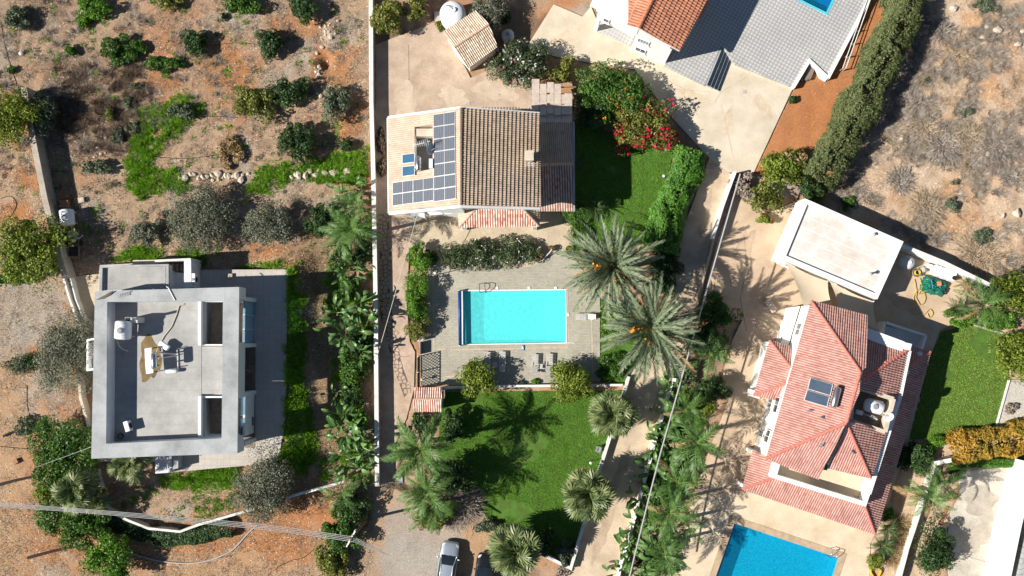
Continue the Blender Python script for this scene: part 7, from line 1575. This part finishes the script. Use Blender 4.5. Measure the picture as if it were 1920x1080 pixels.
V('shrub', 1060, 1040, 17, 24, 1.2, 'l_greygreen', 'silvery shrub in the bottom corner of the lawn'); V('shrub', 1020, 1015, 18, 26, 1.4, 'l_dark', 'dark shrub beside the front fan palm on the lawn'); V('shrub', 1055, 1070, 14, 10, .6, 'l_dry', 'dry bush at the foot of the lawn wall')
# hedge of rounded shrubs between path and pool
V('conifer_shrub', 783, 485, 22, 26, 2.4, 'l_bright', 'topmost rounded green shrub between path and pool deck', leaf=.09, dens=520); V('conifer_shrub', 782, 555, 24, 44, 2.6, 'l_bright', 'longest rounded green shrub between path and pool deck', leaf=.09, dens=520); V('conifer_shrub', 782, 615, 21, 22, 2.0, 'l_citrus', 'lowest rounded shrub with reddish tips between path and pool deck', leaf=.09, dens=520); V('shrub', 806, 483, 14, 16, 1.2, 'l_dark', 'dark shrub in the corner of the terrace planter'); V('conifer_shrub', 780, 590, 18, 16, 1.6, 'l_dark', 'dark low shrub in the row beside the pool deck', leaf=.09, dens=420)
V('shrub', 862, 478, 32, 26, 1.5, 'l_oleander', 'dark shrub at the left of the planter above the pool', asp=.25); V('oleander', 905, 476, 32, 27, 1.7, 'l_oleander', 'left white-flowered bush in the planter above the pool', cat='shrub', asp=.3, flowers=[('f_white', 90, .05, None)]); V('oleander', 955, 474, 40, 27, 1.7, 'l_oleander', 'middle white-flowered bush in the planter above the pool', cat='shrub', asp=.3, flowers=[('f_white', 110, .05, None)]); V('oleander', 990, 472, 24, 22, 1.5, 'l_oleander', 'right end bush of the planter above the pool', cat='shrub', asp=.3, flowers=[('f_white', 40, .05, None)])
# top centre
V('creeper', 717, 268, 11, 26, 1.0, 'l_brush', 'upper part of the reddish-brown creeper against the tiled house', cat='shrub', dens=300); V('creeper', 717, 315, 11, 24, 1.0, 'l_brush', 'lower part of the reddish-brown creeper against the tiled house', cat='shrub', dens=300)
V('citrus_tree', 731, 37, 31, 31, 2.8, 'l_citrus', 'larger citrus tree behind the boundary wall at the top', dens=300); V('citrus_tree', 776, 14, 24, 22, 2.4, 'l_citrus', 'smaller citrus tree at the top edge left of the round tank', dens=300); V('olive_tree', 918, 18, 32, 40, 3.0, 'l_olive', 'olive tree behind the striped shed', leaf=.09, dens=400); V('shrub', 826, 48, 8, 9, .5, 'l_citrus', 'small weed at the foot of the round white tank'); V('shrub', 945, 38, 16, 18, 1.0, 'l_dark', 'dark bush in the bare bed behind the shed')
V('oleander', 968, 118, 48, 46, 3.0, 'l_oleander', 'tall white and pink flowered oleander beside the shed', cat='shrub', asp=.28, lr=.34, flowers=[('f_white', 130, .08, None), ('f_pink', 26, .09, (-.2, -.5, .6))]); V('oleander', 1000, 105, 28, 30, 2.4, 'l_oleander', 'smaller oleander behind the pergola', cat='shrub', asp=.28, flowers=[('f_white', 40, .06, None)]); V('shrub', 1058, 132, 22, 24, 2.2, 'l_citrus', 'yellow-green shrub between pergola and flowering hedge')
V('hibiscus', 1145, 172, 68, 58, 3.4, 'l_green', 'large green hibiscus with orange and red flowers above the lawn', cat='shrub', dens=300, lr=.33, flowers=[('f_orange', 46, .12, (.1, .1, .55)), ('f_orange', 22, .12, (-.3, -.7, .5)), ('f_red', 5, .16, (.35, .8, .3))]); V('hibiscus', 1110, 215, 30, 34, 2.8, 'l_dark', 'dark shrub under the left side of the hibiscus', cat='shrub')
V('hibiscus', 1185, 205, 44, 34, 2.6, 'l_dark', 'dark leafy middle of the flowering hedge above the upper lawn', cat='shrub', rot=-.7, lr=.32, flowers=[('f_red', 50, .11, (.2, -.1, .8)), ('f_orange', 14, .1, (-.5, -.4, .5))]); V('bougainvillea', 1250, 262, 26, 22, 1.8, 'l_citrus', 'ragged right end of the bougainvillea by the box hedge', cat='shrub', dens=170, lr=.3, flowers=[('f_red', 50, .12, None)])
V('bougainvillea', 1215, 235, 68, 50, 3.0, 'l_citrus', 'crimson-flowered bougainvillea spilling over the upper lawn', cat='shrub', dens=230, lr=.32, rot=-.5, flowers=[('f_red', 60, .13, (.2, .75, .5)), ('f_red', 110, .13, (.2, -.7, .6)), ('f_red', 35, .12, (.75, 0, .4)), ('f_red', 20, .12, (-.8, .1, .4))]); V('bougainvillea', 1180, 262, 34, 26, 1.8, 'l_citrus', 'lower crimson trail of the bougainvillea at the lawn edge', cat='shrub', dens=180, flowers=[('f_red', 70, .12, None)])
hedge('box_hedge', 'thick bright green hedge between the upper lawn and the lane', [(1298, 288), (1286, 330), (1268, 375), (1256, 420), (1246, 462)], 66, 1.9, MT['l_lantana'], leaf=.12, dens=300, wob=.34)
V('shrub', 1247, 492, 28, 34, 1.9, 'l_dark', 'dark shrub at the lower end of the thick green hedge'); V('shrub', 1240, 530, 24, 26, 1.6, 'l_dark', 'dark shrub between the two date palms and the lane'); V('fern', 1083, 398, 28, 26, 1.8, 'l_green', 'feathery green bush at the corner of the tiled house', cat='shrub', leaf=.2, asp=.12, dens=260); V('fern', 1085, 440, 16, 30, 1.4, 'l_green', 'feathery strip of greenery beside the terrace', cat='shrub', leaf=.2, asp=.12)
palm('cycad', 'grey-green cycad rosette beside the upper lawn', 'cycad', 1117, 392, .9, 34, 1.25, 'frond', tr=.2, cat='cycad'); palm('cycad', 'small shaded cycad in the upper lawn corner', 'cycad', 1088, 305, .8, 22, 1.0, 'frond', tr=.18, cat='cycad')
palm('date_palm', 'upper date palm with hanging orange fruit beside the pool', 'date', 1147, 500, 6.0, 84, 1.06, 'frond', tr=.3, fruit=7); palm('date_palm', 'lower date palm spreading over the lane', 'date', 1218, 615, 6.4, 84, 1.1, 'frond', tr=.3, fruit=4)
V('shrub', 1150, 690, 30, 22, 1.0, 'l_green', 'low green ground shrub under the lower date palm'); V('shrub', 1155, 600, 26, 40, .8, 'l_bright', 'strip of green ground shrub under the date palms')
# strip between lane and right-hand driveway
for lb, x, y, n, s in (('paddle-leaved plant at the top of the lane wall', 1262, 735, 10, .9), ('pale paddle-leaved plant below the top of the lane wall', 1248, 785, 11, .95), ('paddle-leaved plant with folded leaves along the lane wall', 1240, 825, 11, .95), ('dark paddle-leaved plant at mid height of the lane wall', 1224, 878, 11, 1.0), ('light paddle-leaved plant with yellow edges by the lane', 1206, 935, 11, .9), ('paddle-leaved plant near the lower lane wall', 1195, 985, 11, .95), ('paddle-leaved plant in front of the lower lane wall', 1175, 1025, 12, 1.0), ('paddle-leaved plant at the bottom edge of the lane', 1165, 1070, 10, .95), ('paddle-leaved plant between cable and lower palms', 1235, 1010, 10, .9), ('paddle-leaved plant at the bottom edge right of the cable', 1205, 1065, 10, .9), ('paddle-leaved plant beneath the long cable at mid strip', 1255, 880, 10, .95)): banana(x, y, n, s, lb)
for lb, x, y, h, n, s in (('tall feather palm in the middle of the right-hand planting', 1305, 830, 5.4, 20, 1.1), ('feather palm at the upper right-hand planting', 1285, 770, 4.0, 15, .85), ('feather palm with bright fronds beside the driveway', 1270, 905, 4.2, 16, .9), ('feather palm below the middle of the right-hand planting', 1255, 960, 4.6, 18, 1.0), ('feather palm at the bottom of the right-hand planting', 1245, 1040, 4.2, 17, .95), ('young feather palm beside the pool patio', 1290, 985, 3.0, 12, .7), ('feather palm by the bend of the lane wall', 1330, 665, 4.0, 15, .8)): palm('feather_palm', lb, 'queen', x, y, h, n, s, 'frond', tr=.15)
V('shade_tree', 1338, 585, 38, 30, 3.2, 'l_green', 'green tree at the upper end of the right-hand planting', leaf=.2, asp=.2); V('shade_tree', 1318, 640, 42, 36, 3.0, 'l_dark', 'dark tree beside the shaded driveway', leaf=.18, asp=.25); V('shade_tree', 1340, 735, 34, 24, 2.4, 'l_dark', 'dark spreading tree in front of the driveway bend', leaf=.2, asp=.2); V('shrub', 1290, 690, 26, 22, 1.2, 'l_oleander', 'grey-green shrub by the small timber gate'); V('shrub', 1280, 850, 34, 50, 1.0, 'l_dark', 'dark ground shrub under the right-hand palms'); V('shrub', 1245, 920, 34, 46, 1.0, 'l_green', 'green ground shrub along the lane planting'); V('shrub', 1232, 1050, 40, 30, 1.0, 'l_dark', 'dark ground shrub at the bottom of the right-hand planting'); V('shrub', 1300, 760, 30, 26, .5, 'l_yellow', 'mossy ground plant in the upper right-hand planting')
# top right
hedge('tall_hedge', 'long dull green hedge between orange soil and scrub hillside', [(1716, -40), (1702, 30), (1672, 95), (1645, 155), (1610, 215), (1578, 275), (1545, 330)], 70, 2.8, MT['l_hedge'], leaf=.11, dens=270, wob=.38)
V('shrub', 1487, 188, 10, 9, .7, 'l_dark', 'small dark bush at the edge of the cream drive'); V('shade_tree', 1464, 318, 44, 34, 3.0, 'l_yellow', 'light green tree at the top of the right-hand driveway'); V('shade_tree', 1490, 305, 26, 22, 2.8, 'l_drybrown', 'reddish-brown bush beside the light green tree', dens=160); V('shrub', 1435, 375, 34, 28, 2.2, 'l_citrus', 'yellow-green shrub above the shaded driveway', dens=220); V('shrub', 1398, 352, 30, 28, 1.8, 'l_dry', 'pale grey bare shrub at the driveway corner', lr=.3, dens=170); V('shrub', 1520, 352, 22, 26, 2.2, 'l_dark', 'dark shrub at the foot of the long hedge'); V('shrub', 1530, 378, 20, 18, 1.8, 'l_citrus', 'brownish shrub touching the garage roof', dens=200); V('shrub', 1590, 380, 14, 13, .9, 'l_green', 'small green shrub in the garage shadow'); V('shrub', 1435, 408, 16, 12, 1.2, 'l_yellow', 'small flowering shrub hanging over the driveway', flowers=[('f_red', 10, .08, None)])
for lb, x, y, rp in (('small round green bush on the upper hillside', 1738, 148, 8), ('small pale green bush in the middle of the hillside', 1812, 210, 11), ('tiny green bush at the lower hillside', 1788, 343, 6), ('olive-green bush on the hillside above the yard wall', 1785, 385, 16), ('dull green bush at the top right edge', 1850, 8, 22), ('grey-green bush among scrub above the yard palm', 1840, 445, 20)): V('shrub', x, y, rp, rp, .7, 'l_greygreen', lb, leaf=.09)
for lb, x, y, rp in (('wide grey scrub bush in the centre of the hillside', 1735, 235, 44), ('pale grey scrub bush below the centre of the hillside', 1770, 270, 46), ('grey scrub bush near the long hedge shadow', 1720, 190, 34), ('grey scrub bush on the right of the hillside centre', 1815, 255, 36), ('silvery scrub tuft at the right edge', 1895, 330, 18), ('grey scrub mound on the upper hillside', 1800, 105, 40), ('brown scrub mound above the yard wall', 1740, 390, 40), ('straw-coloured scrub mound by the yard wall', 1835, 480, 48), ('grey scrub mound at the upper right', 1880, 60, 38), ('dense scrub mound right of the hillside track', 1870, 275, 42), ('scrub bush at the hillside foot near the garage', 1690, 340, 30), ('small grey scrub tuft at the top of the hillside', 1770, 60, 26)): tuft('scrub_bush', lb, 'bush', x, y, rp, .8, MT['l_scrub' if rp % 4 else 'l_straw'], n=700, wid=.022)
# east garden
palm('cycad', 'bright green cycad beside the plastic tank', 'cycad', 1812, 532, .7, 28, 1.0, 'frond', tr=.18, cat='cycad'); palm('cycad', 'bushy cycad at the corner of the yard', 'cycad', 1793, 580, .9, 34, 1.2, 'frond', tr=.2, cat='cycad'); palm('feather_palm', 'broad feather palm over the corner of the east lawn', 'queen', 1843, 572, 3.4, 16, .95, 'frond', tr=.16); V('shrub', 1800, 598, 26, 18, .9, 'l_bright', 'bright low shrub under the yard cycad')
V('shade_tree', 1900, 555, 40, 38, 3.0, 'l_yellow', 'yellow-green tree at the right edge above the east lawn', dens=240); V('shade_tree', 1908, 665, 40, 46, 3.2, 'l_yellow', 'big yellow-green shrub at the right edge of the east lawn', dens=240); V('shrub', 1870, 600, 30, 22, 1.4, 'l_bright', 'light green bush between the palm and the east lawn'); V('shrub', 1850, 545, 26, 20, 1.5, 'l_greygreen', 'grey-green bush at the end of the yard wall')
hedge('flowering_hedge', 'orange and yellow flowering hedge at the lower right', [(1795, 845), (1850, 838), (1925, 822), (1970, 815)], 58, 1.9, MT['l_orange'], leaf=.12, dens=260, wob=.5); hedge('clipped_hedge', 'low clipped green hedge beneath the orange one', [(1782, 874), (1830, 870), (1925, 868), (1970, 866)], 18, 1.0, MT['l_lantana'], leaf=.07, dens=560, wob=.08); hedge('clipped_hedge', 'short dark clipped hedge at the slab corner', [(1784, 890), (1800, 886)], 18, .8, MT['l_dark'], leaf=.07, dens=560, wob=.08)
V('agave', 1756, 828, 20, 18, 1.0, 'l_bright', 'bright spiky plant at the corner of the east lawn', cat='plant', leaf=.32, asp=.1, dens=260); V('shrub', 1722, 862, 24, 30, 1.8, 'l_dark', 'dark glossy shrub beside the veranda roof', leaf=.18, asp=.35, dens=200); V('shrub', 1693, 850, 18, 24, 1.2, 'l_dark', 'deep shaded shrub against the east veranda')
palm('feather_palm', 'feather palm beside the white slatted fence', 'queen', 1742, 935, 4.4, 18, .95, 'frond', tr=.15); palm('feather_palm', 'smaller feather palm behind the slatted fence', 'queen', 1770, 905, 3.4, 13, .75, 'frond', tr=.13)
V('shade_tree', 1752, 1030, 38, 42, 3.0, 'l_dark', 'round dark tree casting its shadow on the parking slab', leaf=.12, dens=340); V('shrub', 1665, 966, 13, 11, .9, 'l_bright', 'small bright shrub at the corner of the veranda roof'); palm('cycad', 'upper dark cycad right of the blue pool', 'cycad', 1664, 992, .7, 30, 1.1, 'frond', tr=.18, cat='cycad'); palm('cycad', 'lower dark cycad right of the blue pool', 'cycad', 1653, 1022, .7, 32, 1.2, 'frond', tr=.18, cat='cycad'); V('ball_shrub', 1640, 1050, 17, 17, 1.3, 'l_yellow', 'round clipped light green bush right of the blue pool', leaf=.07, dens=800, lr=.6, lumps=14)
for lb, x, y, rp in (('upper brown ornamental grass clump by the slatted fence', 1692, 985, 26), ('middle brown ornamental grass clump by the slatted fence', 1696, 1010, 24), ('lower brown ornamental grass clump by the slatted fence', 1684, 1045, 30)): tuft('ornamental_grass', lb, 'grass clump', x, y, rp, 1.0, MT['l_drybrown'], n=900, wid=.014)
V('shrub', 1893, 765, 14, 12, .6, 'l_dry', 'dry rosette on the white gravel bed')
# ---------------------------------------------------------------- ground cover
nh = hard_or_lawn
def lawn_grass(k, label, mt, dens=420, h=.07, w=.022):
    return stuff_grass('grass', label, 'grass', lawn_w[k], dens, h, w, MT[mt], .9, zf=lambda x, y: np.full(len(x), .05), cl=(2.2, .34, 150))
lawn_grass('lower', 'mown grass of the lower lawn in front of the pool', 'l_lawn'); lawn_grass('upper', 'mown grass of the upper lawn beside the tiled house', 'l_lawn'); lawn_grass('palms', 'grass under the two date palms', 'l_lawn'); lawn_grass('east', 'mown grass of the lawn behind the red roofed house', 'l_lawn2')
def weeds(poly, label, dens=330, h=.42, w=.035, mt='l_weed', cl=(1.0, .22, 90)): return clumps('weeds', label, 'weeds', PX(poly, .2), dens/26, 44, .42, h, w, MT[mt], .8, zf=gz, cl=(2.0, cl[1]+.13, cl[2]), mask=hard)
weeds([(262, 205), (330, 180), (382, 172), (380, 215), (330, 255), (290, 300), (262, 345), (240, 350), (235, 300), (245, 250)], 'tall bright green weeds in the curved upper patch of the dry land')
weeds([(235, 300), (330, 320), (390, 350), (330, 365), (250, 378), (238, 350)], 'bright weeds in front of the left stone row')
weeds([(462, 345), (500, 300), (560, 300), (620, 290), (690, 275), (690, 345), (600, 345), (560, 330), (500, 365), (465, 360)], 'bright weeds around the right stone row at the boundary wall')
weeds([(205, 492), (240, 460), (320, 465), (385, 470), (385, 498), (300, 490)], 'bright weeds along the back wall of the villa'); weeds([(436, 496), (560, 488), (566, 508), (440, 508)], 'narrow strip of weeds behind the villa terrace')
weeds([(536, 505), (560, 505), (574, 560), (576, 640), (574, 720), (590, 800), (598, 870), (560, 895), (522, 880), (536, 800), (540, 600)], 'thick weeds on the bank right of the villa terrace', dens=300, h=.5, mt='l_weed', cl=(1.0, .15, 92))
weeds([(295, 888), (450, 868), (455, 905), (370, 918), (310, 912)], 'bright weeds below the villa planter'); weeds([(200, 940), (300, 900), (460, 900), (475, 945), (380, 980), (330, 990), (275, 975)], 'patchy low weeds inside the curved garden wall', dens=120, h=.25, cl=(1.2, .45, 94))
weeds([(600, 860), (690, 830), (700, 910), (640, 905), (600, 900)], 'weeds at the foot of the boundary planting', dens=160); weeds([(610, 340), (700, 330), (700, 900), (640, 900), (620, 700), (605, 500)], 'undergrowth beneath the boundary palms and paddle plants', dens=120, h=.5, cl=(1.1, .4, 96))
weeds([(1262, 720), (1300, 730), (1330, 760), (1300, 900), (1260, 1000), (1240, 1095), (1160, 1095), (1210, 900)], 'undergrowth beneath the right-hand palms', dens=160, h=.4, cl=(1.1, .35, 97))
clumps('weeds', 'small green herbs dotted over the upper left land', 'weeds', PX([(-20, -20), (690, -20), (690, 480), (130, 480), (-20, 330)]), .35, 40, .3, .25, .03, MT['l_weed'], 1.0, zf=gz, cl=(3.0, .47, 141), mask=nh)
clumps('weeds', 'grey-green herbs dotted over the dry land', 'weeds', PX([(-20, -20), (690, -20), (690, 480), (130, 480), (-20, 330)]), .5, 50, .35, .25, .02, MT['l_greygreen'], 1.2, zf=gz, cl=(3.0, .46, 143), mask=nh)
weeds([(762, 470), (800, 480), (798, 630), (768, 640)], 'low greenery in the bed between path and pool deck', dens=150, h=.25)
land = PX([(-20, -20), (690, -20), (700, 1100), (-20, 1100)])
stuff_grass('dry_grass', 'dry straw and twig litter over the land on the left', 'dry grass', land, 75, .10, .016, MT['l_straw'], 2.4, zf=gz, cl=(1.6, .40, 100), mask=nh)
stuff_grass('dry_litter', 'brown twigs and leaf litter over the land on the left', 'litter', land, 40, .12, .018, MT['l_brush'], 2.4, zf=gz, cl=(1.1, .5, 101), mask=nh)
stuff_grass('dry_grass', 'rough brown dry grass on the strip right of the villa', 'dry grass', PX([(560, 430), (640, 420), (645, 880), (600, 880), (590, 600)]), 190, .14, .016, MT['l_drybrown'], 1.6, zf=gz, mask=nh)
clumps('dry_brush', 'dark brown dead brush beside the upper end of the long wall', 'dry brush', PX([(90, 120), (270, 120), (290, 200), (260, 270), (200, 300), (110, 270)]), 2.6, 110, .5, .5, .016, MT['l_brush'], 1.2, zf=gz, cl=(2.6, .44, 104), mask=nh)
clumps('dry_brush', 'scattered dark dead brush across the upper left land', 'dry brush', PX([(-20, -20), (330, -20), (420, 160), (240, 330), (110, 330), (-20, 330)]), 1.1, 90, .45, .42, .016, MT['l_dry'], 1.3, zf=gz, cl=(2.6, .5, 106), mask=nh)
clumps('dry_brush', 'small dry herbs dotted over the middle of the dry land', 'dry brush', PX([(300, -20), (690, -20), (690, 480), (210, 480), (300, 250)]), .8, 60, .3, .25, .014, MT['l_dry'], 1.5, zf=gz, cl=(2.6, .5, 107), mask=nh)
hillp = PX([(1735, -30), (1940, -30), (1940, 520), (1850, 528), (1700, 450), (1545, 385), (1560, 350), (1640, 215), (1710, 90)])
clumps('dry_scrub', 'grey dry scrub covering the hillside at the upper right', 'scrub', hillp, 3.2, 75, .5, .42, .018, MT['l_scrub'], 1.4, zf=gz, cl=(3.6, .47, 110), mask=nh)
clumps('dry_scrub', 'straw-coloured low scrub between the grey bushes of the hillside', 'scrub', hillp, 1.1, 60, .4, .25, .016, MT['l_straw'], 1.4, zf=gz, cl=(3.0, .5, 112), mask=nh)
stuff_grass('dry_grass', 'thin straw between the scrub on the hillside', 'dry grass', hillp, 40, .14, .014, MT['l_straw'], 2.0, zf=gz, cl=(1.6, .42, 120), mask=nh)
stones('pebbles', 'loose pale pebbles scattered over the dry land', 'pebbles', land, 11, .025, .13, MT['stone'], gz, nh); stones('pebbles', 'loose pebbles scattered over the scrub hillside', 'pebbles', hillp, 8, .025, .14, MT['stone'], gz, nh)
stones('pebbles', 'pebbles on the orange soil below the tall hedge', 'pebbles', PX([(1412, 327), (1490, 165), (1625, -10), (1680, -20), (1560, 230), (1520, 330)]), 4, .02, .07, MT['stone'], gz, nh); stones('pebbles', 'small stones on the gravel turning area', 'pebbles', PX([(690, 920), (1000, 980), (1010, 1090), (690, 1090)]), 5, .02, .08, MT['stone'], gz, nh)
